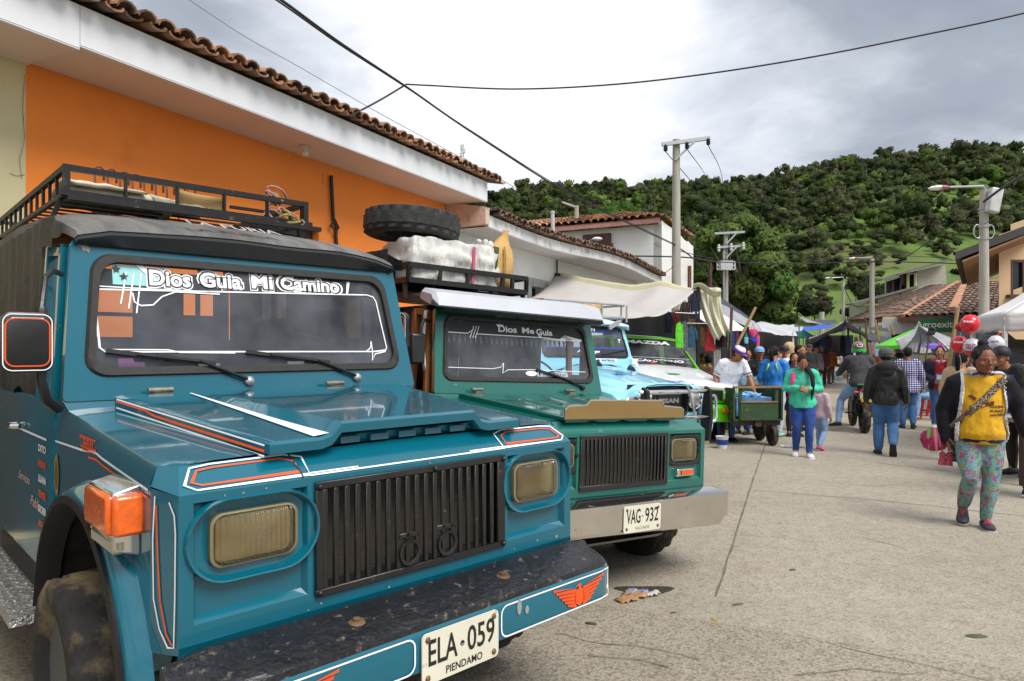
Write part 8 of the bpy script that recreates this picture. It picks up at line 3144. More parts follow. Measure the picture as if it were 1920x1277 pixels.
# seated person on the red stool
g = GD(1748, 15.2)
po = dict(pel=(0, 0, .33), wai=(0, .01, .41), che=(0, -.02, .52), nec=(0, -.06, .63), head=(0, -.10, .71), shL=(.105, -.05, .59), shR=(-.105, -.05, .59), elL=(.14, -.13, .47), elR=(-.14, -.13, .47), wrL=(.05, -.23, .42), wrR=(-.05, -.23, .42),
   hipL=(.055, -.01, .31), hipR=(-.055, -.01, .31), knL=(.07, -.24, .33), knR=(-.07, -.24, .31), anL=(.07, -.26, .045), anR=(-.07, -.30, .045))
person(g + V((0, 0, .03)), -1.0, 1.58, 'person in grey hooded top and jeans sitting on a red plastic stool', C_grey, C_denim_l, hair='long', skin=1, pose=po, lod=1, shoes='#8a7a74', head_rot=(.25, 0, .2), top_name='hooded_top', hood=True)
M_redpl = mat('red_plastic', hx('#c81a20'), .35)
for (px, D, lab) in ((1748, 15.2, 'red plastic stool under the seated person in grey top'), (1760, 15.9, 'second red plastic stool half hidden behind the seated person')):
 t = empty('plastic_stool', GD(px, D), lab, 'stool', rz=.3)
 b = MB()
 b.box((0, 0, .46), (.30, .30, .035))
 b.build('seat', M_redpl, t, bevel=.012)
 for sx in (-1, 1):
  for sy in (-1, 1):
   b = MB()
   b.beam(V((sx * .12, sy * .12, .45)), V((sx * .165, sy * .165, 0)), .045, .045)
   b.build('leg', M_redpl, t)
 b = MB()
 for a, c in (((-1, -1), (1, -1)), ((-1, 1), (1, 1)), ((-1, -1), (-1, 1)), ((1, -1), (1, 1))):
  b.beam(V((a[0] * .143, a[1] * .143, .2)), V((c[0] * .143, c[1] * .143, .2)), .03, .03)
 b.build('stretcher', M_redpl, t)
# person in beige, back turned, behind the woman in yellow
person(GD(1803, 9.6), PI - .5, 1.55, 'woman in beige cardigan with black hair seen from behind near the balloons', C_beige, C_black, hair='tail', skin=0, lod=1, girth=1.1, top_name='cardigan')
# man in black cap leaning at the right edge
po = dict(wai=(0, -.03, .60), che=(0, -.10, .70), nec=(0, -.16, .80), head=(0, -.20, .875), shL=(.108, -.13, .775), shR=(-.108, -.13, .775), elL=(.16, -.17, .63), elR=(-.16, -.17, .63), wrL=(.1, -.26, .55), wrR=(-.1, -.26, .55))
r, J, h, Mh, spf, HD = person(GD(1912, 8.6), -.6, 1.68, 'man in black cap and navy vest leaning forward at the right edge', C_black, C_black, hair='short', skin=0, pose=po, lod=1, head_rot=(.1, .15, .1), hat=('cap', mat('cap_black', hx('#16161a'), .6), None))
b = MB()
b.loft(torso_rings(J, .028, hem=.01)[:5])
spf('vest', b, [cloth('navy_blue', hx('#1c3f7c'))], amp=.006)
# person mostly outside the frame at the right
po = dict(knR=(-.055, -.06, .285), anR=(-.06, .10, .06), knL=(.055, -.03, .28), anL=(.055, .03, .045))
person(GD(1966, 7.25), 1.6, 1.62, 'person in blue jacket and dark trousers cut off by the right edge', cloth('steel_blue', hx('#3a74a8')), C_black, skin=1, pose=po, lod=1, shoes='#1a1a1c', sole='#d0d0d0', girth=1.2, legw=1.2, top_name='jacket')
# young man in white football shirt leaning over behind the cart
po = dict(wai=(.01, -.01, .605), che=(.03, -.05, .715), nec=(.05, -.09, .82), head=(.075, -.14, .895), shL=(.15, -.07, .79), shR=(-.065, -.07, .795), elL=(.195, -.11, .65), elR=(-.125, -.02, .66), wrL=(.21, -.19, .53), wrR=(-.11, -.08, .53))
r, J, h, Mh, spf, HD = person(GD(1362, 11.7), .35, 1.66, 'young man in white sports shirt and purple cap looking down beside the pickup', C_white, C_denim, hair='short', skin=0, pose=po, lod=0, sleeve=.34, head_rot=(.5, 0, .75), hat=('cap', mat('cap_purple', hx('#5a2f9a'), .7), mat('cap_white', hx('#d8d4e0'), .7)), girth=1.12, top_name='sports_shirt')
b = MB()
for s in 'LR':
 c = J['sh' + s].lerp(J['el' + s], .68)
 d = (J['el' + s] - J['sh' + s]).normalized()
 x, y, z = frame(d)
 b.loft([ring(c * h + z * (.01 * k), .046 * h, .046 * h, x, y) for k in (0, 1)], False)
b.build('sleeve_band', C_black, r, solid=.004)
# woman in bright blue jacket from behind
r, J, h, Mh, spf, HD = person(GD(1452, 12.4), PI - .25, 1.62, 'woman with long ponytail and bright blue jacket seen from behind at the cart', C_blue, cloth('pale_jeans', hx('#b4bccc')), hair='tail', skin=0, lod=0, shoes='#8fc8b4', girth=1.15, head_rot=(0, 0, -.35), top_name='jacket')
b = MB()
for sgn in (-1, 1):
 b.ribbon([V((sgn * .035, .082, .80)) * h, V((sgn * .062, .092, .72)) * h], .02, V((0, 1, 0)))
b.build('neon_stripe', mat('neon_yellow', hx('#a8e830'), .6), r, solid=.004)
# the group around the clothes stall
person(GD(1424, 13.6), .15, 1.60, 'man in light blue cap and black top behind the woman in blue jacket', C_black, C_black, skin=0, lod=1, head_rot=(0, 0, .1), pose=dict(elR=(-.14, -.05, .66), wrR=(-.03, -.11, .70)), hat=('cap', mat('cap_blue', hx('#7aa0c8'), .7), None))
person(GD(1471, 15.0), .1, 1.62, 'man with moustache, black cap and white shirt in the crowd', C_white, C_black, skin=0, lod=1, hat=('cap', mat('cap_black', hx('#16161a'), .6), None))
person(GD(1499, 13.2), .9, 1.64, 'man with short black hair looking left behind the woman in aqua', C_black, C_black, skin=0, lod=1, head_rot=(0, 0, .2))
person(GD(1489, 12.4), .2, 1.50, 'woman with black hair partly hidden behind the aqua jacket', C_dgrey, C_black, hair='long', skin=0, lod=1)
person(GD(1480, 17.5), PI, 1.70, 'person in beige hooded coat seen from behind under the grey awning', C_beige, C_brown, hair=None, skin=0, lod=1, hat=('hood', C_beige, None), top_name='coat', top_hem=.06)
person(GD(1411, 12.6), PI - .1, 1.28, 'child with long black hair and grey-green shirt seen from behind', cloth('grey_green', hx('#7d8d88')), C_denim_d, hair='long', skin=0, lod=1)
person(GD(1391, 12.7), -.5, 1.42, 'boy in pale blue and black top behind the young man in white', cloth('ice_blue', hx('#8da2bc')), C_denim_d, hair='short', skin=0, lod=1, head_rot=(.3, 0, 0))
person(GD(1328, 13.2), PI + .4, 1.46, 'person in brown coat with black hair behind the pickup bonnet', C_brown, C_black, skin=0, lod=1, top_name='coat')
person(GD(1318, 14.0), .6, 1.48, 'person in red and lime top half hidden by the hanging clothes', patterned('lime_red', ['#b8c830', '#b83040'], 6), C_black, hair='long', skin=0, lod=1)
# figures farther down the street
far = [(1518, 24, .2, 1.66, 'older man in dark cap and black jacket carrying a pale hat', C_black, C_black, 'short', ('cap', mat('cap_dark', hx('#2c2c36'), .7), None), None),
  (1530, 25.5, .5, 1.58, 'woman in charcoal coat standing beside the man in black jacket', C_dgrey, C_black, 'short', None, None),
  (1541, 27, -.3, 1.62, 'person in maroon top and grey beanie in the far crowd', C_maroon, C_black, 'short', ('beanie', cloth('beanie_grey', hx('#5a5c62')), None), None),
  (1551, 29, .3, 1.56, 'woman in rust orange shawl in the far crowd', C_orange, C_brown, 'long', None, None),
  (1557, 30, .1, 1.55, 'second person in rust brown shawl farther right in the crowd', cloth('rust_brown', hx('#8a4a28')), C_brown, 'long', None, None),
  (1568, 33.5, PI - .4, 1.58, 'woman in cream jacket and dark jeans walking across the far street', C_cream, C_navy, 'long', None, dict(knL=(.055, -.09, .285), anL=(.06, -.10, .06), knR=(-.055, .03, .28), anR=(-.055, .12, .07))),
  (1574, 38, 0, 1.56, 'person in bright pink top behind the cream jacket', C_pink, C_black, 'short', None, None),
  (1587, 35, .3, 1.50, 'woman wrapped in a royal blue shawl with a dark red skirt', C_purple, None, 'long', None, None),
  (1602, 31, -.5, 1.60, 'person in white hooded top left of the motorcycle rider', C_white, C_black, None, ('hood', C_white, None), None),
  (1686, 17, PI, 1.60, 'person in dark open-face helmet beside the man in checked shirt', C_grey, C_black, 'long', ('openhelmet', mat('helmet_dark', hx('#3a3d42'), .3, coat=.7), None), None),
  (1673, 20, .3, 1.55, 'person in brown hat under the green umbrella', C_brown, C_black, 'short', ('cap', mat('cap_brown', hx('#6a4432'), .8), None), None),
  (1652, 27, .2, 1.55, 'seller in tan top behind the motorcycle rider', C_orange, C_black, 'long', None, None),
  (1402, 15.6, .2, 1.55, 'woman in pale top below the pink garments', C_white, C_black, 'long', None, None),
  (1446, 18, 0, 1.6, 'seller in dark top inside the grey awning', C_navy, C_black, 'short', None, None),
  (1547, 33, PI, 1.6, 'person in dark coat with back turned in the far crowd', C_dgrey, C_black, 'short', None, None),
  (1618, 36, .2, 1.58, 'person in teal top far behind the rider', cloth('sea_blue', hx('#2a7a98')), C_black, 'short', None, None),
  (1510, 27, .1, 1.6, 'person in navy top under the black canopy edge', C_navy, C_black, 'short', None, None)]
for i, (px, D, rz, hh, lab, tp, bt, hr_, ht, ps) in enumerate(far):
 person(GD(px, D), rz, hh, lab, tp, bt, hair=hr_, skin=i % 2, lod=2, hat=ht, pose=ps, skirt=C_maroon if bt is None else None, girth=1.08, top_hem=.03)
# ================================================================ MARKET
def Q(a):
 return P(*a)
def tarp(name, pts, m, label, sag=.08, nz=.02, nu=20, nv=14, cat='tarp', freq=1.6, parent=None, fold=0):
 """cloth sheet between four corners tl, tr, br, bl (pixel, pixel, distance)"""
 tl, tr, br, bl = [Q(p) for p in pts]
 b = MB()
 sd_ = tl.x * 3 + tl.y
 def f(u, v):
  p = tl.lerp(tr, u).lerp(bl.lerp(br, u), v)
  s_ = sag * (4 * u * (1 - u) * .7 + 4 * v * (1 - v) * .5)
  n_ = noise.noise(V((p.x * freq + sd_, p.y * freq, p.z * freq))) * nz * 2 + noise.noise(V((p.x * freq * 3.5, p.y * freq * 3.5, sd_))) * nz * .7
  fo = math.sin(u * fold * PI * 2) * .04 * (.3 + v) if fold else 0
  return p + V((0, fo, n_ - s_))
 b.grid(f, nu, nv)
 o = b.build(name, m, parent, ang=180, solid=.006)
 return tag(o, label, cat) if label else o
M_tarp_c = mat('cream_tarp', hx('#b4b0ad'), .75, var=.05, vs=2, bump=.35, bs=5)
M_tarp_y = mat('yellowed_tarp', hx('#cbc6a4'), .8, var=.08, vs=3, bump=.4, bs=5)
M_tarp_w = mat('white_tarp', hx('#d8d6d0'), .7, var=.06, vs=2, bump=.3, bs=5)
M_tarp_b = mat('black_plastic', (.018, .018, .021), .32, var=.3, vs=3, bump=.8, bs=4)
M_tarp_g = mat('grey_plastic', (.30, .31, .33), .35, var=.35, vs=1.4, bump=.8, bs=3.5)
M_tarp_bl = mat('blue_plastic', hx('#1c54c0'), .45, var=.1, bump=.5, bs=4)
M_pole = mat('dark_pole', (.03, .025, .022), .7, var=.3, vs=9)
M_tent = mat('tent_white', hx('#dcdad8'), .65, var=.04, vs=2, bump=.3, bs=5, dirt_or_haze=('#b8b2a8', .15, 4))
# --- large cream awning tied to the white house, with its yellowed edge and corner drape
t = empty('awning', GD(1309, 12.8), 'large sagging cream awning tied to the white house over the parked vehicles', 'awning')
off = -t.location
b = MB()
tl, tr, br, bl = Q((1046, 513, 14.8)), Q((1306, 540, 12.9)), Q((1224, 594, 11.5)), Q((980, 562, 12.6))
def aw(u, v):
 p = tl.lerp(tr, u).lerp(bl.lerp(br, u), v)
 s_ = .20 * 4 * u * (1 - u) * (1 - v) * .8 + .10 * 4 * v * (1 - v) - .10 * math.exp(-((u - .78) / .1) ** 2) * (1 - v)
 n_ = noise.noise(V((p.x * 1.1, p.y * 1.1, 4))) * .05 + noise.noise(V((p.x * 4, p.y * 4, 1))) * .012
 return p + V((0, 0, n_ - s_ - .17 * math.sin(PI * min(1, u * 1.05)) ** .8 * v ** 2)) + off
b.grid(aw, 40, 24)
b.build('cover', M_tarp_c, t, ang=180, solid=.005)
b = MB()
b.grid(lambda u, v: aw(u, 0) + V((0, -.02 - .05 * v, .015 + .15 * (1 - v) * (.35 + .65 * math.sin(PI * min(1, u * 1.05)) ** .4) - .07)), 36, 4)
b.build('top_edge', M_tarp_y, t, ang=180, solid=.006)
b = MB()
def drape(u, v):
 a = Q((1307, 538, 12.9)).lerp(Q((1352, 540, 12.8)), u)
 c = Q((1341, 640, 12.6)).lerp(Q((1369, 622, 12.6)), u)
 m_ = Q((1314, 590, 12.7)).lerp(Q((1348, 590, 12.7)), u)
 p = a * (1 - v) ** 2 + m_ * 2 * v * (1 - v) + c * v * v
 return p + V((.012 * math.sin(u * 26 + v * 3), .06 * math.sin(u * 14 + v * 3) + .03 * math.sin(u * 31), .03 * math.sin(u * 17) * v)) + off
b.grid(drape, 40, 16)
b.build('drape', mat('pale_cream_drape', hx('#c9c5ae'), .8, var=.1, vs=3, bump=.4, bs=6), t, ang=180, solid=.005)
b = MB()
b.grid(lambda u, v: Q((1300, 533, 12.8)).lerp(Q((1353, 543, 12.6)), u) + V((0, .10 * v, -.10 * v + .05 * math.sin(u * 6))) + off, 10, 4)
b.build('corner_fold', M_tarp_y, t, ang=180, solid=.006)
def post(px0, py0, px1, py1, D, r, m, label, cat='pole', name='pole', D1=None):
 a = GD(px0, D) if py0 is None else P(px0, py0, D)
 b = MB()
 p1 = P(px1, py1, D1 or D)
 b.tube([a, a.lerp(p1, .5), p1], [r, r * .97, r * .85], 8)
 return tag(b.build(name, m), label, cat)
post(1309, None, 1309, 535, 12.85, .04, M_pole, 'dark awning post right of the hanging white cloth')
post(1362, None, 1372, 577, 13.3, .035, mat('brown_stick', hx('#5c4030'), .7, var=.3), 'brown stick holding the white awning beside the red dress')
post(1378, 655, 1417, 576, 12.9, .03, M_wood, 'bamboo pole leaning beside the purple cap', name='bamboo_pole')
post(1340, None, 1339, 630, 13.0, .02, M_steel, 'thin steel stand between the red dress and the brown stick')
tarp('backdrop', ((1284, 572, 14.2), (1345, 590, 14.0), (1345, 622, 14.0), (1284, 606, 14.2)), mat('brown_cloth2', hx('#7a5c42'), .9), 'brown cloth hanging behind the garments under the cream awning', cat='cloth')
tarp('awning', ((1330, 568, 14.6), (1400, 616, 13.8), (1352, 619, 13.0), (1296, 590, 13.4)), M_tarp_w, 'white awning sheet sloping down behind the cream drape', .03, cat='awning')
tarp('awning', ((1336, 545, 19), (1402, 592, 18.5), (1424, 617, 16.5), (1342, 568, 17)), M_tarp_b, 'steep black plastic awning behind the white sheet', .05, .03, cat='awning')
tarp('awning', ((1340, 560, 17), (1415, 600, 16.5), (1430, 622, 15.6), (1344, 584, 15.8)), M_tarp_g, 'grey plastic awning below the steep black one', .04, .03, cat='awning')
tarp('awning', ((1404, 602, 20.5), (1489, 610, 22), (1495, 630, 20), (1405, 619, 18.5)), mat('pale_grey_plastic', (.46, .47, .48), .4, var=.25, vs=1.5, bump=.7, bs=4), 'pale grey plastic awning over the dark stall right of the bamboo pole', .03, .03, cat='awning')
post(1488, None, 1487, 622, 20, .03, mat('white_pole', (.55, .55, .55), .5), 'white post at the corner of the pale grey awning')
# dark sheets added in place of the shade inside the stalls
tarp('backdrop', ((1130, 580, 14.4), (1306, 590, 14.2), (1306, 720, 14.2), (1130, 720, 14.4)), mat('stall_black', (.012, .012, .014), .9), 'added dark sheet standing in for the shade inside the cream awning stall', 0, .02, cat='cloth', fold=4)
for nm, pts in (('added black sheet standing in for the shade inside the clothes stall', ((1312, 590, 15.2), (1404, 610, 16.2), (1404, 720, 16.2), (1312, 720, 15.2))),
    ('added black sheet standing in for the shade under the pale grey awning', ((1404, 612, 21.5), (1496, 622, 22.5), (1496, 690, 22.5), (1404, 690, 21.5)))):
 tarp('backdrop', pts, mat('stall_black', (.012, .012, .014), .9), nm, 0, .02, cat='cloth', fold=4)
# --- hanging garments
def garment(px, y0, y1, wpx, D, m, label, kind='shirt', rz=0.0, trim=None):
 c = P(px, y0, D)
 H = (y1 - y0) * D / FPX
 W = wpx * D / FPX / 2
 t = empty('garment', c, label, 'garment', rz=rz - math.atan2(c.x, c.y) * .6, group='clothes hanging at the stalls')
 b = MB()
 if kind == 'shirt':
  prof = [(0, .35, .05), (.06, .75, .07), (.14, 1.0, .09), (.3, .82, .10), (.7, .84, .11), (1, .92, .10)]
 elif kind == 'dress':
  prof = [(0, .3, .05), (.06, .6, .08), (.2, .55, .1), (.45, .6, .12), (.75, .85, .16), (1, 1.0, .18)]
 elif kind == 'sheet':
  prof = [(0, .3, .03), (.1, .6, .04), (.5, .8, .06), (1, 1.0, .08)]
 elif kind == 'trousers':
  prof = [(0, .8, .08), (.3, .9, .1), (.6, .85, .09), (1, .8, .08)]
 else:
  prof = [(0, .25, .04), (.1, .8, .08), (.5, 1, .1), (1, .9, .06)]
 rings = []
 for v, w, d in prof:
  rings.append([V((math.cos(a) * w * W, math.sin(a) * d * W * 1.6 + .02 * math.sin(a * 5 + v * 6) * W / .15, -v * H)) for a in [2 * PI * k / 20 for k in range(20)]])
 b.loft(rings)
 if kind == 'shirt':
  for s_ in (-1, 1):
   b.limb([V((s_ * W * .7, 0, -.10 * H)), V((s_ * W * 1.0, 0, -.32 * H)), V((s_ * W * 1.08, 0, -.62 * H))], [W * .2, W * .19, W * .15], 8)
 b.build('cloth', m, t, ang=60)
 b = MB()
 b.tube([V((-W * .6, 0, -.05 * H)), V((0, 0, .03)), V((W * .6, 0, -.05 * H))], .008, 5)
 b.tube([V((0, 0, .03)), V((0, 0, .08)), V((.02, 0, .1))], .005, 5)
 b.build('hanger', M_pole, t)
 if trim:
  b = MB()
  b.loft([[V((math.cos(a) * W * .86 * 1.03, math.sin(a) * W * .18, -z * H)) for a in [2 * PI * k / 16 for k in range(16)]] for z in (.72, .80)], False)
  b.build('stripe', trim, t)
 return t
GAR = [(1302, 550, 598, 17, 12.7, C_navy, 'navy jacket with a white stripe hanging high at the awning corner', 'shirt', C_white), (1284, 566, 612, 16, 13.2, cloth('speckled', hx('#4a4240'), var=.6, vs=30), 'dark speckled blouse hanging under the cream awning', 'shirt', None),
  (1270, 582, 610, 14, 13.4, cloth('rust_red', hx('#7a2a2a')), 'dark red top hanging at the awning edge', 'shirt', None), (1253, 586, 625, 15, 13.4, C_navy, 'dark navy garment above the pickup roof', 'shirt', None),
  (1296, 612, 652, 19, 12.5, cloth('petrol', hx('#1f4a5c')), 'petrol blue shirt hanging on a pink hanger', 'shirt', None), (1315, 612, 650, 13, 13.0, cloth('khaki', hx('#8a6a48')), 'tan garment between the petrol shirt and the red dress', 'other', None),
  (1331, 612, 658, 21, 12.7, C_red, 'red dress hanging in front of the stall', 'dress', None), (1274, 604, 652, 15, 12.2, cloth('lime', hx('#5cc81c'), rough=.5), 'lime green garment hanging beside the pickup roof', 'other', None),
  (1284, 602, 658, 12, 12.3, cloth('black_white', hx('#5a5c60'), var=.7, vs=20), 'grey and black garment beside the lime one', 'other', None), (1297, 640, 705, 22, 13.1, C_white, 'white cloth hanging low beside the pickup windscreen', 'sheet', None),
  (1355, 622, 652, 16, 14, cloth('mauve', hx('#8a4a58')), 'mauve top hanging behind the brown stick', 'shirt', None), (1366, 617, 655, 7, 14.5, cloth('sea_green', hx('#1f8a6a')), 'narrow sea green trousers in the stall row', 'trousers', None),
  (1374, 617, 655, 7, 14.5, cloth('cobalt', hx('#22408a')), 'narrow cobalt trousers in the stall row', 'trousers', None), (1382, 618, 655, 7, 14.6, cloth('plum', hx('#5a2a4a')), 'narrow plum trousers in the stall row', 'trousers', None),
  (1345, 655, 690, 14, 13.6, cloth('pale_trousers', hx('#b8b0a8')), 'pale grey trousers hanging behind the brown stick', 'trousers', None), (1348, 618, 650, 14, 13.9, C_black, 'black blouse hanging behind the red dress', 'shirt', None),
  (1540, 630, 660, 14, 27, cloth('denim_blue', hx('#26406a')), 'blue jeans jacket hanging under the black canopy', 'shirt', None), (1528, 630, 658, 13, 27, C_navy, 'navy jacket at the left of the black canopy', 'shirt', None),
  (1590, 630, 662, 10, 27, cloth('steel_denim', hx('#3a5484')), 'steel blue trousers under the black canopy', 'trousers', None), (1580, 630, 662, 10, 27, C_black, 'black trousers under the black canopy', 'trousers', None),
  (1516, 632, 655, 10, 27.5, C_maroon, 'maroon top at the far left of the black canopy', 'shirt', None), (1644, 642, 668, 9, 20, cloth('soft_blue', hx('#8aa0c8')), 'pale blue trousers hanging left of the green umbrella', 'trousers', None),
  (1637, 640, 665, 7, 20.5, cloth('faded_red', hx('#a06a6a')), 'faded red top left of the pale blue trousers', 'shirt', None), (1553, 630, 660, 12, 27, C_dgrey, 'charcoal jacket in the middle of the black canopy', 'shirt', None),
  (1605, 632, 650, 8, 26, cloth('sand', hx('#b8a07a')), 'sand coloured scarf hanging at the right of the black canopy', 'other', None), (1614, 632, 655, 8, 26, C_white, 'white scarf hanging at the right of the black canopy', 'other', None)]
for q in GAR:
 garment(q[0], q[1], q[2], q[3], q[4], q[5], q[6], q[7], trim=q[8])
b = MB()
b.tube([P(1266, 586, 12.3), P(1302, 588, 12.3)], .007, 6)
tag(b.build('clothes_rail', M_steel), 'short clothes rail with hooks beside the pickup roof', 'rail')
b = MB()
b.tube([P(1286, 606, 12.5), P(1345, 607, 12.7)], .007, 6)
tag(b.build('clothes_rail', M_steel), 'clothes rail carrying the petrol shirt and red dress', 'rail')
# pink and blue bags at the stall front
for (px, y0, y1, w, D, m, lab, tri) in ((1412, 617, 633, 16, 14.6, C_pink, 'bright pink heart-shaped bag hanging at the stall front', True), (1413, 634, 643, 15, 14.5, cloth('deep_blue', hx('#2038b0')), 'deep blue triangular bag under the pink one', True),
          (1421, 629, 650, 7, 14.6, C_pink, 'long pink garment beside the blue bag', False), (1399, 632, 644, 8, 14.3, cloth('sky', hx('#6ab4c8')), 'sky blue bag hanging left of the pink ones', False)):
 c = P(px, y0, D)
 H, W = (y1 - y0) * D / FPX, w * D / FPX / 2
 b = MB()
 rings = []
 for v, ww in ((0, .75), (.1, 1.0), (.4, 1.0), (.8, .6 if tri else .95), (1, .2 if tri else .9)):
  rings.append([c + V((math.cos(a) * ww * W, math.sin(a) * W * .45, -v * H)) for a in [2 * PI * k / 14 for k in range(14)]])
 b.loft(rings)
 b.tube([c + V((-W * .4, 0, 0)), c + V((0, 0, .12)), c + V((W * .4, 0, 0))], .008, 5)
 tag(b.build('hanging_bag', m, ang=60), lab, 'bag')
# --- black canopy in the middle of the street end
t = empty('canopy', GD(1580, 26), 'black plastic canopy with blue lining across the far street', 'canopy')
off2 = -t.location
def ridge_sheet(name, ap, bk, lf, rt, m, lift=0):
 b = MB()
 A, Bk, Lf, Rt = Q(ap), Q(bk), Q(lf), Q(rt)
 for E_ in (Lf, Rt):
  b.grid(lambda u, v: (A.lerp(E_, u) + (Bk - A) * v + V((0, 0, lift - .12 * math.sin(PI * u) * .6 + .03 * noise.noise(V((u * 5, v * 4, A.x)))))) + off2, 14, 8)
 return b.build(name, m, t, ang=180, solid=.01)
ridge_sheet('cover', (1585, 599, 25), (1590, 606, 30), (1514, 634, 24.5), (1640, 632, 25), M_tarp_b)
b = MB()
for e_ in ((1514, 634, 24.5), (1640, 632, 25)):
 b.grid(lambda u, v: Q((1585, 599, 25)).lerp(Q(e_), u) + V((0, -.02, -.12 * math.sin(PI * u) * .6 - v * (.22 + .06 * math.sin(u * 9)))) + off2, 14, 3)
b.build('valance', M_tarp_b, t, ang=180, solid=.01)
ridge_sheet('lining', (1588, 606, 25.6), (1592, 612, 30), (1565, 618, 25.6), (1607, 617, 25.6), M_tarp_bl)
for s_, (px, D) in enumerate(((1516, 24.6), (1638, 25.1), (1590, 29.5))):
 b = MB()
 b.tube([GD(px, D) + off2, P(px, 628 if s_ < 2 else 608, D) + off2], .035, 7)
 b.build('post', M_pole, t)
tarp('tarp', ((1497, 593, 31), (1538, 606, 31), (1562, 610, 30), (1512, 604, 30)), M_tarp_g, 'grey plastic sheet on a stick left of the black canopy', .02)
tarp('tarp', ((1512, 600, 31.5), (1566, 600, 31.5), (1570, 606, 30), (1520, 608, 30)), M_tarp_b, 'flat black sheet just above the blue strip', .02)
tarp('tarp', ((1503, 614, 33), (1562, 605, 33), (1560, 614, 32), (1500, 622, 32)), M_tarp_bl, 'blue plastic strip left of the black canopy', .02)
tarp('tarp', ((1487, 613, 33), (1506, 612, 33), (1506, 621, 32), (1489, 621, 32)), mat('pale_blue_tarp', hx('#a8b4d8'), .5), 'pale lilac end of the blue plastic strip', .01)
post(1499, None, 1498, 592, 31, .03, M_wood, 'thin stick carrying the grey sheet left of the black canopy')
tarp('tarp', ((1600, 606, 28), (1664, 616, 28), (1668, 622, 26.5), (1604, 612, 26.5)), M_tarp_b, 'low black sheet right behind the black canopy', .02)
tarp('tarp', ((1630, 622, 24), (1672, 634, 23), (1662, 642, 22), (1622, 636, 23)), M_tarp_b, 'small dark sheet left of the green umbrella', .03)
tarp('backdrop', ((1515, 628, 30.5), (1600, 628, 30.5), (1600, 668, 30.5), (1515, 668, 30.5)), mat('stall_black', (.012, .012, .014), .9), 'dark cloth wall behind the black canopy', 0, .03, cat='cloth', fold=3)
post(1628, 668, 1622, 594, 23, .035, mat('brown_stick', hx('#5c4030'), .7, var=.3), 'brown stick right of the motorcycle helmet')
post(1655, 680, 1641, 600, 22.5, .035, M_wood, 'leaning bamboo pole left of the green umbrella', name='bamboo_pole')
post(1676, 628, 1670, 610, 22, .035, M_wood, 'short bamboo tip above the green umbrella', name='bamboo_pole')
def umbrella(px, apex_y, rim_y, rpx, D, cols, label, n=8, tilt=(0, 0)):
 t = empty('umbrella', GD(px, D), label, 'umbrella')
 H = P(px, apex_y, D).z - t.location.z
 Hr = P(px, rim_y, D).z - t.location.z
 R = rpx * D / FPX
 b = MB()
 for k in range(n):
  b.cm = k % len(cols)
  a0, a1 = 2 * PI * k / n + .2, 2 * PI * (k + 1) / n + .2
  b.grid(lambda u, v: (lambda a, r: V((math.cos(a) * r * R, math.sin(a) * r * R, H - (H - Hr) * (r ** 1.05) + .02 * R * (1 - abs(2 * u - 1)) * -r)))(a0 + (a1 - a0) * u, .02 + .98 * v), 4, 8)
  b.grid(lambda u, v: (lambda a: V((math.cos(a) * R, math.sin(a) * R, Hr - .10 * R * v)))(a0 + (a1 - a0) * u), 4, 1)
 b.build('cover', cols, t, ang=50)
 b = MB()
 b.tube([V((0, 0, 0)), V((0, 0, H + .04))], .025, 8)
 b.build('pole', M_steel, t)
 return t
M_ug, M_up, M_us = mat('umbrella_green', hx('#5cc228'), .6), mat('umbrella_violet', hx('#6a5ac0'), .6), mat('umbrella_silver', (.28, .29, .31), .3, var=.3, vs=2, bump=.6, bs=4)
umbrella(1716, 616, 648, 66, 16.5, [M_us, M_us, M_us, M_ug, M_ug, M_up, M_us, M_us], 'market umbrella with green and violet panels and grey plastic on top')
umbrella(1506, 618, 632, 22, 31, [mat('umbrella_teal', hx('#1f8a7a'), .6)], 'teal umbrella under the grey sheet by the far crowd')
# grey sheet draped over the green umbrella, and dark sheets to its right
t = empty('draped_sheet', GD(1745, 16), 'grey and black plastic sheet draped over the right side of the green umbrella', 'tarp')
b = MB()
ap = P(1722, 611, 16.3) - t.location
pts = [(1678, 636), (1690, 658), (1720, 664), (1752, 666), (1782, 658), (1797, 640), (1775, 632)]
for i in range(len(pts) - 1):
 b.cm = 1 if i in (1, 2, 3) else 0
 a_, c_ = P(*pts[i], 15.6 + (i == 5)) - t.location, P(*pts[i + 1], 15.6 + (i > 3)) - t.location
 b.grid(lambda u, v: ap.lerp(a_.lerp(c_, u), v) + V((0, -.10 * math.sin(PI * v), -.02 * math.sin(PI * v) + .03 * noise.noise(V((u * 3 + i, v * 5, 2))))), 6, 10)
b.build('cover', [M_tarp_g, M_tarp_b], t, ang=180, solid=.01)
post(1733, 690, 1744, 622, 15, .02, mat('brown_stick', hx('#5c4030'), .7, var=.3), 'stick with a black rag in front of the grey draped sheet')
b = MB()
b.grid(lambda u, v: P(1739, 612, 14.9).lerp(P(1752, 616, 14.9), u) + V((.02 * math.sin(v * 5), .04 * math.sin(u * 5), -.20 * v * (1 - .3 * u))), 5, 6)
tag(b.build('black_rag', M_tarp_b, ang=180, solid=.01), 'black rag tied on the stick top beside the umbrella', 'rag')
tarp('tarp', ((1797, 608, 13.5), (1890, 628, 12.5), (1960, 672, 12), (1776, 690, 13)), M_tarp_b, 'large black plastic sheet hanging behind the balloons', .10, .06, 24, 18)
tarp('tarp', ((1830, 622, 12), (1960, 640, 11.5), (1960, 665, 11.2), (1840, 640, 11.6)), M_tarp_b, 'second black sheet under the white tent edge', .05, .04)
post(1777, 700, 1796, 578, 12, .035, M_wood, 'tall bamboo pole beside the red balloons', name='bamboo_pole')
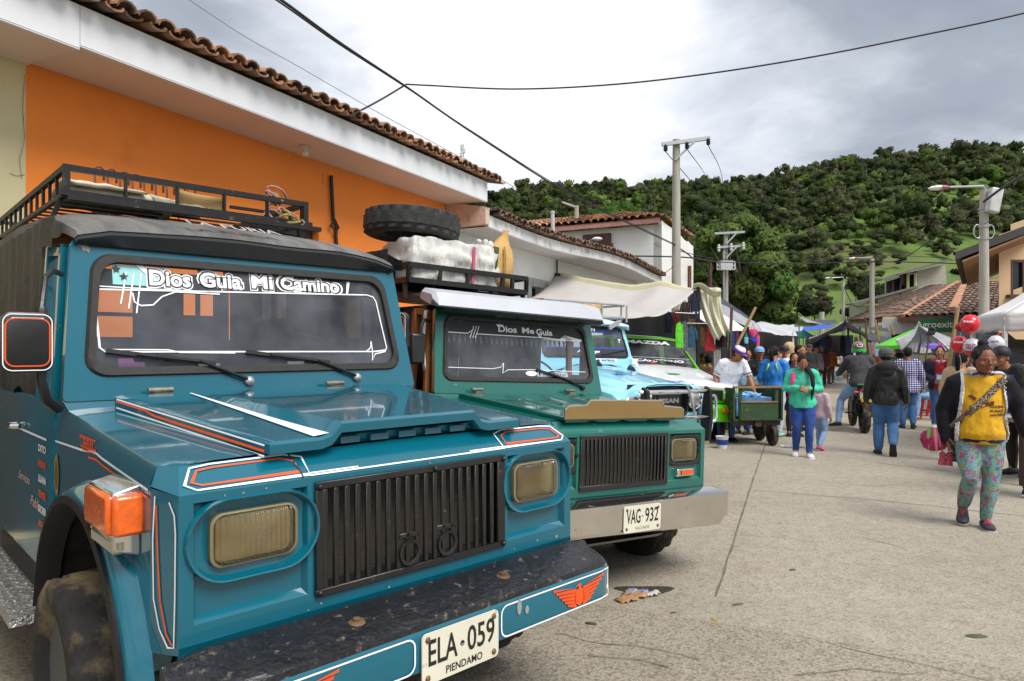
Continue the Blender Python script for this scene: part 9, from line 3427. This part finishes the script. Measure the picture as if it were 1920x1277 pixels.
# goods below the umbrella
b = MB()
for k, (x, y, z, d, cm) in enumerate(((-.5, 0, .35, (.5, .5, .7), 0), (.1, .1, .3, (.6, .5, .6), 1), (.6, 0, .4, (.4, .5, .8), 0))):
 b.box((x, y, z), d, cm=cm)
o = tag(b.build('goods_table', [mat('dark_crate', (.05, .04, .035), .8, var=.4), mat('grey_cover', (.2, .2, .2), .8)], bevel=.03), 'low covered goods table under the green umbrella', 'table')
o.location = GD(1715, 16.8)
# --- white tent at the right edge
t = empty('market_tent', GD(1883, 9.6), 'white market tent with sloping roof and hanging valance at the right edge', 'tent')
off3 = -t.location
C0, C1, C2, C3, PK = P(1824, 597, 11.6), P(1883, 588, 9.6), P(2080, 580, 9.0), P(2010, 592, 12.4), P(1990, 498, 10.8)
b = MB()
Cs = [C0, C1, C2, C3]
for i in range(4):
 a_, c_ = Cs[i], Cs[(i + 1) % 4]
 b.grid(lambda u, v: a_.lerp(c_, u).lerp(PK, v) + V((0, 0, -.08 * math.sin(PI * v))) + off3, 8, 10)
b.build('roof', M_tent, t, ang=40, solid=.006)
b = MB()
for i in range(4):
 a_, c_ = Cs[i], Cs[(i + 1) % 4]
 b.grid(lambda u, v: a_.lerp(c_, u) + V((0, 0, -.235 * v - .015 * math.sin(u * 14) * v)) + off3 + V((0, .01 * math.sin(v * 9), 0)), 14, 6)
b.build('valance', mat('tent_valance', hx('#c9c4c2'), .7, var=.06, vs=2, bump=.35, bs=6), t, ang=60, solid=.006)
for c in (C0, C1, C3):
 b = MB()
 b.box(V((c.x, c.y, (c.z + gz(c.y)) / 2)) + off3 + V((.02, .02, -.05)), (.05, .05, c.z - gz(c.y)))
 b.build('post', mat('tent_post', (.48, .47, .45), .6, var=.25, vs=14, dirt_or_haze=('#6a4a30', .2, 9)), t)
# --- balloons
def balloon(px, py, rpx, D, m, label, letters=None, m2=None):
 c = P(px, py, D)
 R = rpx * D / FPX
 t = empty('balloon', c, label, 'balloon', rz=-math.atan2(c.x, c.y))
 b = MB()
 b.lathe([(.001, R * 1.06), (R * .5, R * .93), (R * .86, R * .52), (R, .05 * R), (R * .93, -.4 * R), (R * .68, -.82 * R), (R * .3, -1.1 * R), (R * .06, -1.2 * R), (R * .10, -1.27 * R), (.001, -1.25 * R)], 26)
 if m2:
  for i, f in enumerate(b.f):
   if sum(b.v[j][2] for j in f) / len(f) < -.45 * R:
    b.m[i] = 1
 b.build('skin', [m, m2 or m], t, ang=80)
 if letters:
  b = MB()
  for k, tx in enumerate(letters):
   b.text(tx, V((-.12 * R, -R * .9, (.25 - .32 * k) * R)), V((1, 0, 0)), V((0, 0, 1)), .26 * R, 0, off=.04, width=1.0 * R)
  b.v = [(v[0], -math.sqrt(max(.01, 1 - (v[0] / R) ** 2 - (v[2] / R) ** 2)) * R * 1.012, v[2]) for v in b.v]
  b.build('lettering', mat('balloon_ink_w', (.8, .8, .8), .5) if m2 is None else mat('balloon_ink_r', hx('#a05060'), .5), t, smooth=False)
 b = MB()
 b.tube([V((0, 0, -1.25 * R)), V((.02, .03, -2.4 * R)), V((0, .05, -4 * R))], .003, 4)
 b.build('string', M_vw, t)
 return t
M_br = mat('balloon_red', hx('#d8142c'), .28, var=.04, coat=.4)
M_bc = mat('balloon_clear', hx('#b9b6c0'), .2, var=.1, coat=.6)
balloon(1819, 607, 16.5, 9.2, M_br, 'higher red balloon at the white tent corner', ['Ita'])
balloon(1799, 645, 14.5, 9.4, M_br, 'lower red balloon left of the tent post', ['Ita'])
balloon(1823, 651, 16, 9.2, M_bc, 'translucent pale balloon with red base beside the lower red balloon', ['FELIZ', 'FIESTA'], M_br)
balloon(1867, 644, 14.5, 9.0, mat('balloon_white', hx('#c8cad8'), .25, var=.25, vs=12, coat=.6), 'translucent white printed balloon right of the woman\'s hair bun', ['AMOR'], M_bc)
balloon(1878, 633, 9, 9.9, M_br, 'small red balloon half hidden behind the white printed balloon')
balloon(1800, 613, 8, 10.5, mat('balloon_dark_red', hx('#8a1020'), .3), 'dark red balloon partly hidden behind the bamboo pole')
# --- small things on the street
b = MB()
b.lathe([(.001, 0), (.075, 0), (.095, .17), (.10, .18), (.10, .19), (.088, .185), (.07, .02), (.001, .02)], 24)
b.cm = 1
b.lathe([(.0835, .06), (.094, .14), (.0945, .14), (.084, .06)], 24, closed=True)
o = tag(b.build('paint_bucket', [mat('bucket_white', (.6, .6, .62), .5), mat('bucket_blue', hx('#24348a'), .5, var=.5, vs=25)]), 'small blue and white bucket on the ground under the pickup bumper', 'bucket')
o.location = GD(1354, 10.9)
for k, (px, D, d, c, lab) in enumerate(((1542, 33, (.5, .4, .62), '#c8a428', 'yellow sack standing at the left of the far bag row'), (1549, 32, (.5, .4, .5), '#c2c4c8', 'white plastic bag in front of the yellow sack'), (1556, 33, (.4, .4, .55), '#c8b43a', 'second yellow sack behind the white bag'),
          (1562, 32.5, (.42, .4, .6), '#c8c6b8', 'pale sack beside the woman in cream jacket'), (1577, 34, (.5, .4, .4), '#a07a58', 'brown cardboard box at the right of the far bag row'), (1569, 32, (.4, .4, .45), '#9ab4c8', 'pale blue bag by the feet of the woman in cream jacket'))):
 b = MB()
 soft_box(b, (0, 0, d[2] / 2), d, .05, k, 7, .3)
 o = tag(b.build('bag', cloth('bag_' + c[1:], hx(c)), ang=80), lab, 'bag', 'bags lined up at the far street end')
 o.location = GD(px, D)
# litter by the teal bumper
g = G(1192, 1122)
b = MB()
rr = random.Random(9)
for k, (x, y, w, d, rz, cm) in enumerate(((-.07, -.07, .13, .09, .5, 0), (.0, .02, .15, .10, -.3, 0), (-.03, .04, .12, .06, .9, 1), (.11, .03, .09, .06, .2, 2), (.04, .06, .1, .05, -.8, 1))):
 Rm = Matrix.Rotation(rz, 3, 'Z')
 b.cm = cm
 b.grid(lambda u, v: V((x, y, 0)) + Rm @ V(((u - .5) * w, (v - .5) * d, .012 + .03 * abs(noise.noise(V((u * 3 + k, v * 3, k)))) + .015 * u)), 6, 5)
o = tag(b.build('litter', [mat('litter_card', hx('#a8805a'), .8, var=.3, vs=20), mat('litter_blue', hx('#8a94b8'), .5, var=.5, vs=30), mat('litter_white', hx('#c8c8c8'), .5)], ang=60, solid=.003), 'crumpled cardboard and foil litter on the road beside the teal bumper', 'litter')
o.location = g
b = MB()
b.add([V((math.cos(a) * .17 * (1 + .3 * math.sin(3 * a)), math.sin(a) * .10 * (1 + .3 * math.cos(2 * a)), .006)) for a in [2 * PI * k / 20 for k in range(20)]], [tuple(range(20))])
o = tag(b.build('damp_patch', mat('damp_dirt', (.05, .042, .03), .6, var=.4, vs=30)), kind='structure')
o.location = G(1210, 1108)
for (px, py, sz, col, lab, nm) in ((1383, 1136, .05, '#5a5442', 'flat dark stone on the road right of the joint end', 'stone'), (1831, 1195, .06, '#4a5236', 'long dried leaf lying on the road near the bottom right', 'leaf'), (1340, 1166, .04, '#9a8428', 'yellow scrap at the end of the road joint', 'scrap'),
         (1262, 1152, .03, '#4a3a28', 'small brown scrap on the joint near the teal bumper', 'scrap'), (1486, 1070, .03, '#4a5a3a', 'tiny green scrap on the open street', 'scrap'), (1108, 1171, .035, '#4a4236', 'small dark stone in front of the teal bumper', 'stone')):
 b = MB()
 b.ell((0, 0, .006), (sz, sz * .4, .008), 10)
 o = tag(b.build(nm, mat('litter_' + col[1:], hx(col), .8, var=.3, vs=30)), lab, nm)
 o.location = G(px, py)
 o.rotation_euler = (0, 0, px * .7)
b = MB()
b.grid(lambda u, v: V(((u - .5) * .34, (v - .5) * .16, .006 + .035 * abs(noise.noise(V((u * 4, v * 4, 3)))))), 12, 8)
o = tag(b.build('plastic_sheet', mat('thin_plastic', (.5, .5, .5), .3, var=.3, vs=14), ang=60), 'thin clear plastic scrap on the street left of the white shoes', 'litter')
o.location = G(1484, 838)
# trestle table leg at the right edge
t = empty('trestle_table', GD(1925, 8.3), 'wooden trestle table with pale cloth at the right edge of the street', 'table', rz=.3)
b = MB()
b.box((0, 0, .74), (.9, .6, .04))
b.build('tabletop', M_wood, t)
for sx in (-.36, .36):
 b = MB()
 b.beam(V((sx, -.22, .72)), V((sx - .05, -.26, 0)), .06, .05)
 b.build('leg', M_darkwood, t)
b = MB()
b.grid(lambda u, v: V((-.46 + .92 * u, -.31 - .02 * math.sin(u * 9), .765 - .35 * v + .02 * math.sin(u * 7) * v)), 12, 5)
b.grid(lambda u, v: V((-.46 + .92 * u, -.31 + .6 * v, .768)), 3, 3)
o = tag(b.build('tablecloth', mat('pale_tablecloth', hx('#9aa6b8'), .8, var=.2), ang=70, solid=.006), 'pale blue cloth over the trestle table at the right edge', 'cloth')
o.matrix_world = t.matrix_basis.copy() if False else Matrix.Translation(GD(1925, 8.3)) @ rot_z(.3)
